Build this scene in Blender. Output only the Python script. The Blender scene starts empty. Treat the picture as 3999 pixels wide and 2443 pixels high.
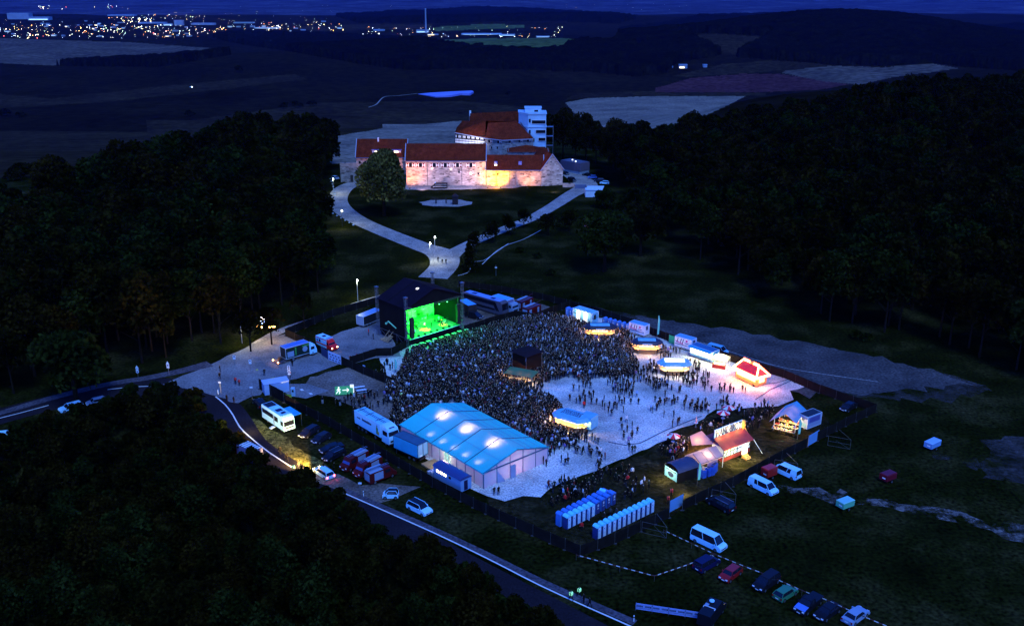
import bpy, bmesh, math, random
import numpy as np
from mathutils import Vector, Matrix
random.seed(7); rng = np.random.default_rng(7)
S = bpy.context.scene; C = S.collection
# ---------------------------------------------------------------- camera, world, exposure
FPX, CX, CY, HZ = 3700.0, 1999.5, 1221.5, -60.0
TH = math.atan((CY-HZ)/FPX); CH = 82.0
cam = bpy.data.cameras.new('camera'); co = bpy.data.objects.new('camera', cam); C.objects.link(co)
cam.sensor_width = 36; cam.lens = 36*FPX/3999; cam.clip_start = 1; cam.clip_end = 60000
co.location = (0, 0, CH); co.rotation_euler = (math.pi/2-TH, 0, 0); S.camera = co
S.render.engine = 'CYCLES'
S.cycles.use_denoising = True; S.cycles.max_bounces = 5; S.cycles.diffuse_bounces = 2; S.cycles.glossy_bounces = 2
S.cycles.transmission_bounces = 3; S.cycles.transparent_max_bounces = 4; S.cycles.volume_bounces = 0
S.cycles.sample_clamp_indirect = 2.0; S.cycles.caustics_reflective = False; S.cycles.caustics_refractive = False
S.view_settings.view_transform = 'Standard'; S.view_settings.look = 'None'; S.view_settings.exposure = 2.15
W = bpy.data.worlds.new('World'); S.world = W; W.use_nodes = True
nt = W.node_tree; bg = nt.nodes['Background']
sky = nt.nodes.new('ShaderNodeTexSky'); sky.sky_type = 'NISHITA'; sky.sun_disc = False
sky.sun_elevation = math.radians(2.0); sky.sun_rotation = math.radians(200); sky.ozone_density = 6
mx = nt.nodes.new('ShaderNodeMix'); mx.data_type = 'RGBA'; mx.blend_type = 'MULTIPLY'; mx.inputs[0].default_value = 1
nt.links.new(sky.outputs[0], mx.inputs[6]); mx.inputs[7].default_value = (0.58, 1.08, 2.6, 1)
nt.links.new(mx.outputs[2], bg.inputs[0]); bg.inputs[1].default_value = 0.14
sl = bpy.data.lights.new('sun', 'SUN'); so = bpy.data.objects.new('sun', sl); C.objects.link(so)
sl.energy = 0.5; sl.angle = math.radians(20); sl.color = (0.3, 0.55, 1.0)
so.rotation_euler = (math.radians(35), 0, math.radians(200-180)); so.location = (0, 0, 300)
# ---------------------------------------------------------------- pixel of the photograph -> point of the place
ct, st = math.cos(TH), math.sin(TH)
def ray(u, v):
    a = (u-CX)/FPX; b = -(v-CY)/FPX
    return (a, ct+b*st, -st+b*ct)
def P(u, v, z=0.0):
    d = ray(u, v); t = (z-CH)/d[2]; return Vector((d[0]*t, d[1]*t, z))
def PY(u, v, y):
    d = ray(u, v); t = y/d[1]; return Vector((d[0]*t, y, CH+d[2]*t))
def proj(x, y, z):
    zz = z-CH; dep = y*ct-zz*st; up = y*st+zz*ct
    return CX+FPX*x/dep, CY-FPX*up/dep
def sstep(a, b, x):
    t = np.clip((np.asarray(x, float)-a)/(b-a), 0, 1); return t*t*(3-2*t)
def inpoly(px, py, poly):
    px = np.asarray(px, float); py = np.asarray(py, float); r = np.zeros(px.shape, bool); n = len(poly)
    for i in range(n):
        x1, y1 = poly[i][:2]; x2, y2 = poly[(i+1) % n][:2]
        if y1 == y2: continue
        c = ((y1 > py) != (y2 > py)) & (px < (x2-x1)*(py-y1)/(y2-y1)+x1); r ^= c
    return r
def dpoly(px, py, pts):
    px = np.asarray(px, float); py = np.asarray(py, float); best = np.full(px.shape, 1e9)
    for i in range(len(pts)-1):
        x1, y1 = pts[i][:2]; x2, y2 = pts[i+1][:2]; dx, dy = x2-x1, y2-y1
        t = np.clip(((px-x1)*dx+(py-y1)*dy)/(dx*dx+dy*dy+1e-9), 0, 1)
        best = np.minimum(best, np.hypot(px-x1-t*dx, py-y1-t*dy))
    return best
# the wooded bank that falls away on the near side of the asphalt road
BANK = [P(*q) for q in [(-500,1850),(0,1722),(300,1640),(480,1570),(640,1545),(760,1565),(830,1660),(990,1810),(1200,1903),(1500,2078),(1900,2290),(2300,2515),(2900,2900)]]
BANKP = [p.to_tuple() for p in BANK]+[(BANK[-1].x, 20, 0), (-300, 20, 0), (-300, BANK[0].y, 0)]
def vnoise(x, y, s, seed=0):
    x = np.asarray(x)/s; y = np.asarray(y)/s; xi = np.floor(x).astype(int); yi = np.floor(y).astype(int)
    fx = x-xi; fy = y-yi; fx = fx*fx*(3-2*fx); fy = fy*fy*(3-2*fy)
    def h(a, b): return np.modf(np.abs(np.sin(a*127.1+b*311.7+seed*74.7)*43758.5453))[0]
    return (h(xi,yi)*(1-fx)+h(xi+1,yi)*fx)*(1-fy)+(h(xi,yi+1)*(1-fx)+h(xi+1,yi+1)*fx)*fy
def height(x, y):
    x = np.asarray(x, float); y = np.asarray(y, float)
    y0 = 440+190*sstep(90, 260, x)-120*sstep(-110, -260, x)
    z = -135*sstep(0, 1150, y-y0)
    z = z+13*sstep(70, 200, x)*sstep(260, 450, y)*(1-sstep(620, 950, y))
    z = z+5*np.exp(-((x+155)/30)**2-((y-440)/50)**2)
    far = sstep(900, 1700, y)
    z = z+far*(55*np.exp(-((x-50)/900)**2-((y-2750)/380)**2)+118*np.exp(-((x-1050)/650)**2-((y-3300)/700)**2)
        +60*np.exp(-((x-1600)/700)**2-((y-2100)/500)**2)+40*np.exp(-((x-600)/1500)**2-((y-5600)/500)**2)
        +12*(vnoise(x, y, 700, 3)-.5)*2+5*(vnoise(x, y, 260, 4)-.5)*2)
    z = z+sstep(9000, 15000, y)*(30+60*vnoise(x, y, 4000, 9))+sstep(14000, 26000, y)*(120+200*vnoise(x, y, 7000, 5))
    m = (y < 230) & (y > -50) & (np.abs(x) < 320)
    if m.any():
        ins = inpoly(x, y, BANKP) & m
        d = dpoly(x, y, [p.to_tuple() for p in BANK])
        z = z-np.where(ins, 12.5*sstep(0, 11, d), 0)
    return z
def H1(x, y): return float(height(np.array([x]), np.array([y]))[0])
def TT(u, v):
    d = ray(u, v); t = 60.0
    for _ in range(4000):
        x, y, z = d[0]*t, d[1]*t, CH+d[2]*t
        g = z-H1(x, y)
        if g < 0.05: break
        t += max(0.3, g*0.7)
        if t > 30000: break
    return Vector((d[0]*t, d[1]*t, H1(d[0]*t, d[1]*t)))
# ---------------------------------------------------------------- materials
MT = {}
def mat(name, col, rough=.6, metal=0.0, var=.18, scale=1.5, emit=None, es=1.0, alpha=None, spec=None):
    if name in MT: return MT[name]
    m = bpy.data.materials.new(name); m.use_nodes = True; n = m.node_tree.nodes; l = m.node_tree.links; b = n['Principled BSDF']
    b.inputs['Roughness'].default_value = rough; b.inputs['Metallic'].default_value = metal
    if spec is None and rough >= .8: spec = .03
    if spec is not None: b.inputs['Specular IOR Level'].default_value = spec
    c = (*col, 1)
    if var > 0:
        tc = n.new('ShaderNodeTexCoord'); no = n.new('ShaderNodeTexNoise'); no.inputs['Scale'].default_value = scale; no.inputs['Detail'].default_value = 5
        r = n.new('ShaderNodeMapRange'); r.inputs[1].default_value = .3; r.inputs[2].default_value = .7; r.inputs[3].default_value = 1-var; r.inputs[4].default_value = 1+var
        mi = n.new('ShaderNodeVectorMath'); mi.operation = 'SCALE'; mi.inputs[0].default_value = col
        l.new(tc.outputs['Object'], no.inputs['Vector']); l.new(no.outputs[0], r.inputs[0]); l.new(r.outputs[0], mi.inputs['Scale']); l.new(mi.outputs[0], b.inputs['Base Color'])
    else: b.inputs['Base Color'].default_value = c
    if emit: b.inputs['Emission Color'].default_value = (*emit, 1); b.inputs['Emission Strength'].default_value = es
    if alpha: b.inputs['Alpha'].default_value = alpha
    MT[name] = m; return m
def ramp2(name, stops, scale=.2, fine=None, rough=.95, detail=8, coord='Object', bump=0, fgain=.45):
    """ground-type material: colour ramp over large noise, multiplied by fine speckle"""
    m = bpy.data.materials.new(name); m.use_nodes = True; n = m.node_tree.nodes; l = m.node_tree.links; b = n['Principled BSDF']
    b.inputs['Roughness'].default_value = rough; b.inputs['Specular IOR Level'].default_value = 0
    tc = n.new('ShaderNodeTexCoord'); no = n.new('ShaderNodeTexNoise'); no.inputs['Scale'].default_value = scale; no.inputs['Detail'].default_value = detail; no.inputs['Roughness'].default_value = .62
    l.new(tc.outputs[coord], no.inputs['Vector'])
    cr = n.new('ShaderNodeValToRGB'); e = cr.color_ramp.elements
    for i, (p, c) in enumerate(stops):
        q = e[i] if i < 2 else e.new(p)
        q.position = p; q.color = (*c, 1)
    l.new(no.outputs[0], cr.inputs[0]); out = cr.outputs[0]
    if fine:
        f = n.new('ShaderNodeTexNoise'); f.inputs['Scale'].default_value = fine; f.inputs['Detail'].default_value = 3; l.new(tc.outputs[coord], f.inputs['Vector'])
        r = n.new('ShaderNodeMapRange'); r.inputs[1].default_value = .3; r.inputs[2].default_value = .7; r.inputs[3].default_value = 1-fgain; r.inputs[4].default_value = 1+fgain; r.clamp = False
        l.new(f.outputs[0], r.inputs[0]); sc = n.new('ShaderNodeVectorMath'); sc.operation = 'SCALE'
        l.new(out, sc.inputs[0]); l.new(r.outputs[0], sc.inputs['Scale']); out = sc.outputs[0]
        if bump:
            bp = n.new('ShaderNodeBump'); bp.inputs['Strength'].default_value = bump; bp.inputs['Distance'].default_value = .05
            l.new(f.outputs[0], bp.inputs['Height']); l.new(bp.outputs[0], b.inputs['Normal'])
    l.new(out, b.inputs['Base Color']); MT[name] = m; return m
def patchy(m, scale, lo, hi):
    """lets the ground below show through in a ragged pattern"""
    n = m.node_tree.nodes; l = m.node_tree.links; b = n['Principled BSDF']; tc = n.new('ShaderNodeTexCoord'); no = n.new('ShaderNodeTexNoise'); no.inputs['Scale'].default_value = scale; no.inputs['Detail'].default_value = 8; no.inputs['Roughness'].default_value = .65
    r = n.new('ShaderNodeMapRange'); r.inputs[1].default_value = lo; r.inputs[2].default_value = hi; l.new(tc.outputs['Object'], no.inputs['Vector']); l.new(no.outputs[0], r.inputs[0]); l.new(r.outputs[0], b.inputs['Alpha']); return m
def emis(name, col, s):
    if name in MT: return MT[name]
    m = bpy.data.materials.new(name); m.use_nodes = True; b = m.node_tree.nodes['Principled BSDF']
    b.inputs['Base Color'].default_value = (.4, .4, .4, 1); b.inputs['Emission Color'].default_value = (*col, 1); b.inputs['Emission Strength'].default_value = s*.75
    m.cycles.emission_sampling = 'NONE'; MT[name] = m; return m
# ---------------------------------------------------------------- mesh builder
class MB:
    def __init__(s): s.v = []; s.f = []; s.m = []; s.mats = []; s.sm = False
    def mi(s, m):
        if m not in s.mats: s.mats.append(m)
        return s.mats.index(m)
    def add(s, vs, fs, m):
        o = len(s.v); s.v += [tuple(v) for v in vs]; i = s.mi(m)
        for f in fs: s.f.append([k+o for k in f]); s.m.append(i)
        return s
    def box(s, x0, x1, y0, y1, z0, z1, m, R=None, at=(0, 0, 0)):
        vs = [Vector((x, y, z)) for z in (z0, z1) for y in (y0, y1) for x in (x0, x1)]
        if R is not None: vs = [R @ v for v in vs]
        vs = [v+Vector(at) for v in vs]
        return s.add(vs, [(0,2,3,1),(4,5,7,6),(0,1,5,4),(2,6,7,3),(0,4,6,2),(1,3,7,5)], m)
    def prism(s, pts, z0, z1, m, top=None):
        n = len(pts); top = top or pts
        vs = [(p[0], p[1], z0) for p in pts]+[(p[0], p[1], z1) for p in top]
        return s.add(vs, [list(range(n))[::-1], list(range(n, 2*n))]+[(i, (i+1) % n, n+(i+1) % n, n+i) for i in range(n)], m)
    def side(s, prof, y0, y1, m, taper=0, zt=1.0, zmax=2.0):
        """profile in x,z extruded in y; the upper part leans in by taper"""
        def yy(y, z):
            k = max(0, min(1, (z-zt)/(zmax-zt+1e-6)))*taper; c = (y0+y1)/2; return c+(y-c)*(1-k)
        n = len(prof); vs = [(x, yy(y0, z), z) for x, z in prof]+[(x, yy(y1, z), z) for x, z in prof]
        return s.add(vs, [list(range(n)), list(range(n, 2*n))[::-1]]+[(i, n+i, n+(i+1) % n, (i+1) % n) for i in range(n)], m)
    def tube(s, a, b, r, m, n=6, r2=None):
        a = Vector(a); b = Vector(b); d = (b-a)
        if d.length < 1e-6: return s
        d.normalize(); u = d.orthogonal().normalized(); w = d.cross(u); r2 = r if r2 is None else r2
        vs = [a+(u*math.cos(t)+w*math.sin(t))*r for t in [2*math.pi*i/n for i in range(n)]]+[b+(u*math.cos(t)+w*math.sin(t))*r2 for t in [2*math.pi*i/n for i in range(n)]]
        return s.add(vs, [list(range(n))[::-1], list(range(n, 2*n))]+[(i, (i+1) % n, n+(i+1) % n, n+i) for i in range(n)], m)
    def lathe(s, prof, c, m, n=12):
        vs = []; k = len(prof)
        for i in range(n):
            t = 2*math.pi*i/n
            for r, z in prof: vs.append((c[0]+r*math.cos(t), c[1]+r*math.sin(t), c[2]+z))
        fs = [(i*k+j, ((i+1) % n)*k+j, ((i+1) % n)*k+j+1, i*k+j+1) for i in range(n) for j in range(k-1)]
        return s.add(vs, fs, m)
    def sphere(s, c, r, m, n=8, sz=1.0):
        return s.lathe([(r*math.sin(math.pi*j/n)+1e-4, -r*sz*math.cos(math.pi*j/n)) for j in range(n+1)], c, m, n)
    def quad(s, a, b, c, d, m): return s.add([a, b, c, d], [(0, 1, 2, 3)], m)
    def mesh(s, name):
        me = bpy.data.meshes.new(name); me.from_pydata(s.v, [], s.f)
        for m in s.mats: me.materials.append(m)
        me.polygons.foreach_set('material_index', s.m)
        if s.sm: me.polygons.foreach_set('use_smooth', [True]*len(s.f))
        me.update(); return me
    def obj(s, name, parent=None, label=None):
        me = s.mesh(name)
        bm = bmesh.new(); bm.from_mesh(me); bmesh.ops.recalc_face_normals(bm, faces=bm.faces); bm.to_mesh(me); bm.free()
        return link(name, me, parent, label)
def link(name, me, parent=None, label=None):
    o = bpy.data.objects.new(name, me); C.objects.link(o)
    if parent is not None: o.parent = parent
    if label: o['label'] = label
    return o
def tag(o, label, cat, group=None, kind=None):
    if label: o['label'] = label
    if cat: o['category'] = cat
    if group: o['group'] = group
    if kind: o['kind'] = kind
    return o
def thing(name, label, cat, loc=(0, 0, 0), rz=0.0, group=None):
    o = bpy.data.objects.new(name, None); C.objects.link(o); o.location = loc; o.rotation_euler = (0, 0, rz); o.empty_display_size = .5
    return tag(o, label, cat, group)
def dup(root, loc, rz, label=None, group=None, scale=None):
    r = root.copy(); C.objects.link(r); r.location = loc; r.rotation_euler = (0, 0, rz)
    if label: r['label'] = label
    if group: r['group'] = group
    if scale: r.scale = (scale,)*3
    for ch in list(root.children):
        c = ch.copy(); C.objects.link(c); c.parent = r
        for g in ch.children:
            d = g.copy(); C.objects.link(d); d.parent = c
    return r
def edge(A, B, w, z=0.0, L=None):
    """near bottom (or top, at height z) edge from rear A to front B -> centre on the ground, heading, length; body lies on the far side"""
    a = P(*A, z); b = P(*B, z); d = b-a; d.z = 0; ln = d.length; d.normalize(); n = Vector((-d.y, d.x, 0))
    if n.y < 0: n = -n
    if L: m = (a+b)/2; a = m-d*L/2; b = m+d*L/2; ln = L
    c = (a+b)/2+n*w/2; c.z = 0
    return c, math.atan2(d.y, d.x), ln
def lamp(name, kind, loc, power, col, parent=None, radius=.15, target=None, angle=80, blend=.6, size=None):
    l = bpy.data.lights.new(name, kind); l.energy = power*.75; l.color = col
    o = bpy.data.objects.new(name, l); C.objects.link(o); o.location = loc
    if kind in ('POINT', 'SPOT'): l.shadow_soft_size = radius
    if kind == 'SPOT': l.spot_size = math.radians(angle); l.spot_blend = blend
    if kind == 'AREA': l.size = size or 1
    if target is not None: o.rotation_euler = (Vector(target)-Vector(loc)).to_track_quat('-Z', 'Y').to_euler()
    if parent is not None: o.parent = parent
    return o
# ---------------------------------------------------------------- ground
G_ = dict
grass = ramp2('grass', [(.3,(.004,.005,.0008)),(.5,(.011,.0125,.0025)),(.72,(.042,.036,.014))], .07, 1.6, fgain=.8)
field_dark = ramp2('field_soil', [(.3,(.007,.005,.003)),(.7,(.017,.012,.006))], .004, .05)
field_mid = ramp2('field_stubble', [(.3,(.016,.011,.008)),(.7,(.036,.026,.014))], .01, .08)
field_blue = ramp2('field_pale', [(.3,(.05,.04,.036)),(.7,(.11,.09,.07))], .006, .06)
field_bright = ramp2('field_harvested', [(.3,(.10,.085,.07)),(.7,(.24,.20,.15))], .02, .3)
field_pur = ramp2('field_ploughed', [(.3,(.045,.016,.02)),(.7,(.075,.03,.034))], .01, .08)
field_green = ramp2('field_green', [(.3,(.04,.06,.02)),(.7,(.08,.11,.04))], .004, .05)
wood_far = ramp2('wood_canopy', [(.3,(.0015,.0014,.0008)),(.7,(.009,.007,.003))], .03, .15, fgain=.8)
wood_floor = ramp2('wood_floor', [(.3,(.006,.006,.002)),(.7,(.012,.012,.005))], .2, 2)
far_plain_hazed = ramp2('far_plain_hazed', [(.35,(.022,.022,.05)),(.55,(.04,.045,.085)),(.7,(.08,.09,.15))], .0035, .03, fgain=.3)  # distance haze put into the ground colour as a bluer, lighter tint
FIELDS = [
 (field_blue, [(-300,140),(0,150),(500,165),(850,190),(870,205),(780,222),(500,240),(200,256),(0,247),(-300,245)]),
 (field_mid, [(-300,340),(200,385),(700,330),(1150,290),(1200,310),(900,345),(400,400),(0,420),(-300,420)]),
 (field_mid, [(-300,520),(600,490),(1250,400),(1800,395),(2060,420),(1850,470),(1300,530),(900,560),(0,720),(-300,760)]),
 (field_bright, [(1240,545),(1500,500),(1800,472),(1830,500),(1830,620),(1300,640),(1240,600)]),
 (field_bright, [(2210,402),(2300,383),(2560,376),(2910,375),(2860,405),(2760,450),(2630,492),(2480,520),(2330,490),(2240,440)]),
 (field_mid, [(2200,395),(2250,365),(2560,355),(2990,362),(2990,373),(2560,374),(2290,381)]),
 (field_pur, [(2560,345),(2700,305),(2900,288),(3050,290),(3320,330),(3200,350),(3000,360),(2560,360)]),
 (field_blue, [(3050,285),(3080,272),(3240,258),(3440,263),(3640,249),(3745,268),(3500,300),(3350,332),(3200,315)]),
 (field_mid, [(2820,250),(3000,236),(3200,248),(3230,258),(3060,278),(2900,288),(2700,300),(2620,300)]),
 (field_green, [(1620,160),(1900,150),(2200,150),(2390,165),(2380,190),(2250,200),(2000,205),(1800,185)]),
 (field_green, [(1700,105),(1900,95),(2050,97),(2050,110),(1700,122)]),
 (field_mid, [(2640,135),(2830,135),(3010,145),(2950,170),(2870,215),(2760,190)]),
 (field_mid, [(1100,110),(1400,95),(1690,97),(1690,110),(1250,122)]),
]
WOODS = [
 [(820,148),(900,134),(1250,140),(1450,150),(1600,160),(1750,185),(1950,206),(2180,208),(2210,185),(2260,168),(2400,172),(2420,120),(2600,95),(2650,130),(2830,215),(2650,245),(2600,290),(2480,300),(2300,280),(2060,275),(1850,268),(1600,275),(1400,250),(1150,205),(950,175)],
 [(2600,95),(2740,65),(3200,52),(3450,56),(3620,75),(3780,112),(4300,90),(4300,300),(3760,262),(3640,246),(3440,258),(3240,252),(3000,232),(2860,225),(2960,172),(3010,145),(2830,132),(2650,130)],
 [(1300,62),(1600,44),(1900,30),(2050,34),(2350,55),(2500,70),(2420,92),(2100,82),(1800,90),(1400,90)],
 [(620,262),(760,240),(900,215),(900,210),(700,235),(300,252),(200,258)],
]
az = np.radians(np.concatenate([np.linspace(-62, -31, 60, endpoint=False), np.linspace(-31, 31, 780, endpoint=False), np.linspace(31, 62, 61)]))
vv = np.concatenate([np.linspace(6000, 2600, 60, endpoint=False), np.linspace(2600, 700, 560, endpoint=False), np.linspace(700, 20, 420, endpoint=False)])
r0 = np.array([CH/math.tan(TH+math.atan((v-CY)/FPX)) for v in vv])
lo, hi = r0.copy(), r0
rr = []
for v in vv:   # ground range along the centre line, on a falling reference slope
    a = TH+math.atan((v-CY)/FPX); d = CH/math.tan(a)
    for _ in range(30): d = (CH+135*float(sstep(440, 1590, d)))/math.tan(a)
    rr.append(d)
rr = np.maximum.accumulate(np.array(rr)); rr = np.concatenate([[5, 12], rr, np.geomspace(rr[-1]*1.05, 48000, 50)])
A, R = np.meshgrid(az, rr); X = R*np.sin(A)/np.cos(A)*np.cos(A)/np.maximum(np.cos(A), .2)*1.0
X = R*np.tan(A); Y = R.copy(); Zg = height(X.ravel(), Y.ravel()).reshape(X.shape)
nr, na = X.shape
idx = np.arange(nr*na).reshape(nr, na)
quads = np.stack([idx[:-1,:-1], idx[:-1,1:], idx[1:,1:], idx[1:,:-1]], -1).reshape(-1, 4)
def cen(a): return ((a[:-1,:-1]+a[:-1,1:]+a[1:,1:]+a[1:,:-1])/4).ravel()
cx_, cy_, cz_ = cen(X), cen(Y), cen(Zg)
pu, pv = proj(cx_, cy_, cz_)
jit = 3*(vnoise(pu, pv, 9, 1)-.5)+5*(vnoise(pu, pv, 40, 2)-.5)
mi = np.zeros(len(quads), int)
far_ = cy_ > 440
for k, (m, poly) in enumerate(FIELDS): mi[inpoly(pu+jit, pv+jit*.4, poly) & far_] = k+2
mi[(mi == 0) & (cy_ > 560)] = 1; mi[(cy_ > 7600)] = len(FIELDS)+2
wood_mask = np.zeros(len(quads), bool)
for poly in WOODS: wood_mask |= inpoly(pu+jit, pv+jit*.4, poly) & (cy_ > 900)
def npmesh(name, V, Q, mats, mi=None, smooth=False):
    me = bpy.data.meshes.new(name); n = len(Q); k = Q.shape[1]
    me.vertices.add(len(V)); me.vertices.foreach_set('co', V.astype(np.float32).ravel())
    me.loops.add(n*k); me.loops.foreach_set('vertex_index', Q.astype(np.int32).ravel())
    me.polygons.add(n); me.polygons.foreach_set('loop_start', np.arange(0, n*k, k, dtype=np.int32))
    for m in mats: me.materials.append(m)
    if mi is not None: me.polygons.foreach_set('material_index', mi.astype(np.int32))
    if smooth: me.polygons.foreach_set('use_smooth', np.ones(n, bool))
    me.update(calc_edges=True); return me
V = np.stack([X.ravel(), Y.ravel(), Zg.ravel()], -1)
o = link('ground', npmesh('ground', V, quads, [grass, field_dark]+[m for m, _ in FIELDS]+[far_plain_hazed], mi, True)); tag(o, None, None, None, 'structure')
# far-off woods: canopies standing on the terrain
wq = quads[wood_mask]; used, inv = np.unique(wq, return_inverse=True); wq2 = inv.reshape(-1, 4)
cnt = np.bincount(wq.ravel(), minlength=nr*na)[used]
wx, wy = V[used, 0], V[used, 1]
zz = V[used, 2]-1+np.where(cnt >= 4, 15+7*vnoise(wx, wy, 28, 5)+5*vnoise(wx, wy, 12, 6), 0)
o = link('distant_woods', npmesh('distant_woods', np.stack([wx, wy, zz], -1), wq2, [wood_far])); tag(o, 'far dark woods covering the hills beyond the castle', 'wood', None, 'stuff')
# lake behind the castle
water = mat('lake_water', (.22, .24, .60), .5, 0, .1, .02)
def sheet(name, pts, z, m, kind='structure', jitter=0, seed=1, label=None, cat=None):
    r = random.Random(seed); q = []
    n = len(pts)
    for i in range(n):
        a = Vector(pts[i]); b = Vector(pts[(i+1) % n]); L = (b-a).length; k = max(1, int(L/2.5)) if jitter else 1
        for j in range(k):
            p = a.lerp(b, j/k)
            if jitter: p = p+Vector((r.uniform(-jitter, jitter), r.uniform(-jitter, jitter), 0))
            q.append((p.x, p.y, z))
    bm = bmesh.new(); vs = [bm.verts.new(p) for p in q]; f = bm.faces.new(vs); bmesh.ops.triangulate(bm, faces=[f], ngon_method='EAR_CLIP')
    bmesh.ops.recalc_face_normals(bm, faces=bm.faces)
    for f in bm.faces:
        if f.normal.z < 0: f.normal_flip()
    me = bpy.data.meshes.new(name); bm.to_mesh(me); bm.free(); me.materials.append(m)
    o = link(name, me)
    return tag(o, label, cat, None, kind)
lk = [TT(u, v) for u, v in [(1632,368),(1680,364),(1760,361),(1842,359),(1850,364),(1836,373),(1800,372),(1760,379),(1700,381),(1665,374)]]
lz = max(p.z for p in lk)+.5
mb = MB(); mb.prism([(p.x, p.y) for p in lk], lz-6, lz, water); tag(mb.obj('lake'), None, None, None, 'structure')
def strip(name, pts, w, z, m, kind='structure', ter=False, wf=None, label=None, cat=None):
    """ribbon of width w along points in the place; wf = list of widths"""
    mb = MB(); pts = [Vector(p) for p in pts]; q = []
    for i in range(len(pts)-1):
        a, b = pts[i], pts[i+1]; p0 = pts[max(i-1, 0)]; p3 = pts[min(i+2, len(pts)-1)]; k = max(2, int((b-a).length/3))
        for j in range(k):
            t = j/k; q.append((0.5*((2*a)+(b-p0)*t+(2*p0-5*a+4*b-p3)*t*t+(3*a-p0-3*b+p3)*t**3), (i+t)/(len(pts)-1)))
    q.append((pts[-1], 1)); L = []; Rr = []
    for i, (p, t) in enumerate(q):
        d = (q[min(i+1, len(q)-1)][0]-q[max(i-1, 0)][0]); d.z = 0; d.normalize(); n = Vector((-d.y, d.x, 0))
        ww = np.interp(t, np.linspace(0, 1, len(wf)), wf) if wf else w
        for s_, lst in ((1, L), (-1, Rr)):
            e = p+n*s_*ww/2; e.z = (H1(e.x, e.y) if ter else 0)+z; lst.append(e)
    vs = L+Rr; n = len(L)
    mb.add(vs, [(n+i, n+i+1, i+1, i) for i in range(n-1)], m)
    me = mb.mesh(name); o = link(name, me)
    return tag(o, label, cat, None, kind)
gravel = ramp2('gravel', [(.32,(.28,.275,.26)),(.5,(.54,.54,.51)),(.68,(.82,.82,.78))], .09, 3.0, fgain=.5, bump=.3)
gravel_dim = ramp2('gravel_worn', [(.3,(.07,.055,.045)),(.5,(.16,.13,.11)),(.7,(.26,.22,.19))], .1, 2.2, fgain=.5)
gravel_field = ramp2('gravel_field', [(.3,(.035,.032,.034)),(.7,(.10,.09,.09))], .12, 1.8, fgain=.5)
track_m = patchy(ramp2('track_earth', [(.3,(.05,.045,.04)),(.7,(.17,.15,.13))], .3, 1.6, fgain=.6), .35, .44, .58)
dusty_m = patchy(ramp2('dust_thin', [(.3,(.03,.026,.026)),(.7,(.085,.075,.072))], .2, 1.2, fgain=.5), .12, .40, .62)
tramp_m = patchy(ramp2('trampled_grass', [(.3,(.010,.010,.004)),(.7,(.055,.043,.022))], .35, 1.5, fgain=.6), .25, .30, .62)
litter_lit_m = patchy(ramp2('dry_grass_lit', [(.35,(.03,.03,.006)),(.65,(.22,.19,.05))], .9, 3, fgain=.7), .6, .30, .50)  # dry leaves; headlight brightness is also put into this paler colour
asphalt = ramp2('asphalt', [(.3,(.014,.011,.016)),(.7,(.027,.022,.028))], .1, 3, fgain=.3)
paving = ramp2('paving', [(.3,(.12,.12,.13)),(.7,(.26,.26,.27))], .15, 2.5, fgain=.35)
lane = ramp2('lane_gravel', [(.25,(.16,.145,.14)),(.75,(.42,.39,.36))], .2, 2.0, fgain=.5)
white_line = mat('line_paint', (.75, .75, .72), .6, 0, .1)
verge = ramp2('verge_dust', [(.3,(.05,.045,.06)),(.7,(.11,.10,.12))], .3, 2)
def PP(lst, z=0): return [P(u, v, z) for u, v in lst]
# asphalt road: from the left, past the junction and down to the bottom edge
rd = PP([(-700,1880),(-300,1720),(0,1625),(250,1560),(430,1520),(600,1515),(740,1540),(850,1620),(960,1740),(1110,1840),(1330,1955),(1600,2105),(1900,2265),(2250,2450),(2700,2690)])
strip('road', rd, 8, .03, asphalt, wf=[8,8,8,8,9,11,13,11,8.0,7.4,7.2,6.8,6.6,6.4,6.4])
ln = PP([(842,1548),(880,1580),(910,1620),(935,1665),(975,1705),(1050,1765),(1150,1830)]); strip('road_line', ln, .28, .045, white_line)
strip('road_line', PP([(1345,1925),(1500,1993),(1700,2082),(1900,2178),(2110,2285),(2300,2372),(2480,2452),(2700,2560)]), .26, .045, white_line)
strip('road_line', PP([(-300,1700),(0,1632),(190,1582)]), .26, .045, white_line)
strip('road_line', PP([(420,1521),(500,1512),(600,1507),(690,1511)]), .26, .045, white_line)
strip('footpath', PP([(-300,1690),(0,1612),(190,1557),(420,1500),(560,1478),(700,1450),(820,1420)]), 2.6, .05, verge, wf=[2.2,2.2,2.4,2.4,2.6,3,4])
strip('verge', PP([(1345,1912),(1500,1982),(1700,2070),(1900,2164),(2110,2268),(2300,2352),(2480,2430)]), 1.3, .04, verge)
# festival square and yards
sheet('gravel_square', PP([(1490,1380),(1600,1350),(1850,1290),(2200,1230),(2350,1245),(2540,1300),(2650,1345),(2760,1385),(2850,1400),(3010,1440),(3080,1472),(3150,1500),(3130,1525),(3095,1530),(3085,1558),(3040,1585),(2930,1592),(2800,1600),(2700,1650),(2560,1730),(2420,1800),(2280,1850),(2200,1885),(2100,1930),(1980,1950),(1890,1930),(1600,1750),(1520,1640),(1480,1560),(1500,1480)]), .012, gravel, jitter=.9, seed=3)
sheet('yard', PP([(830,1420),(980,1345),(1120,1300),(1250,1370),(1330,1420),(1200,1465),(1060,1500),(1010,1540),(900,1560),(850,1550),(760,1520),(640,1500)]), .04, paving, jitter=.4, seed=4)
sheet('forecourt', PP([(1250,1330),(1500,1230),(1560,1390),(1470,1395),(1360,1430),(1290,1400)]), .016, paving, jitter=.5, seed=5)
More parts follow.
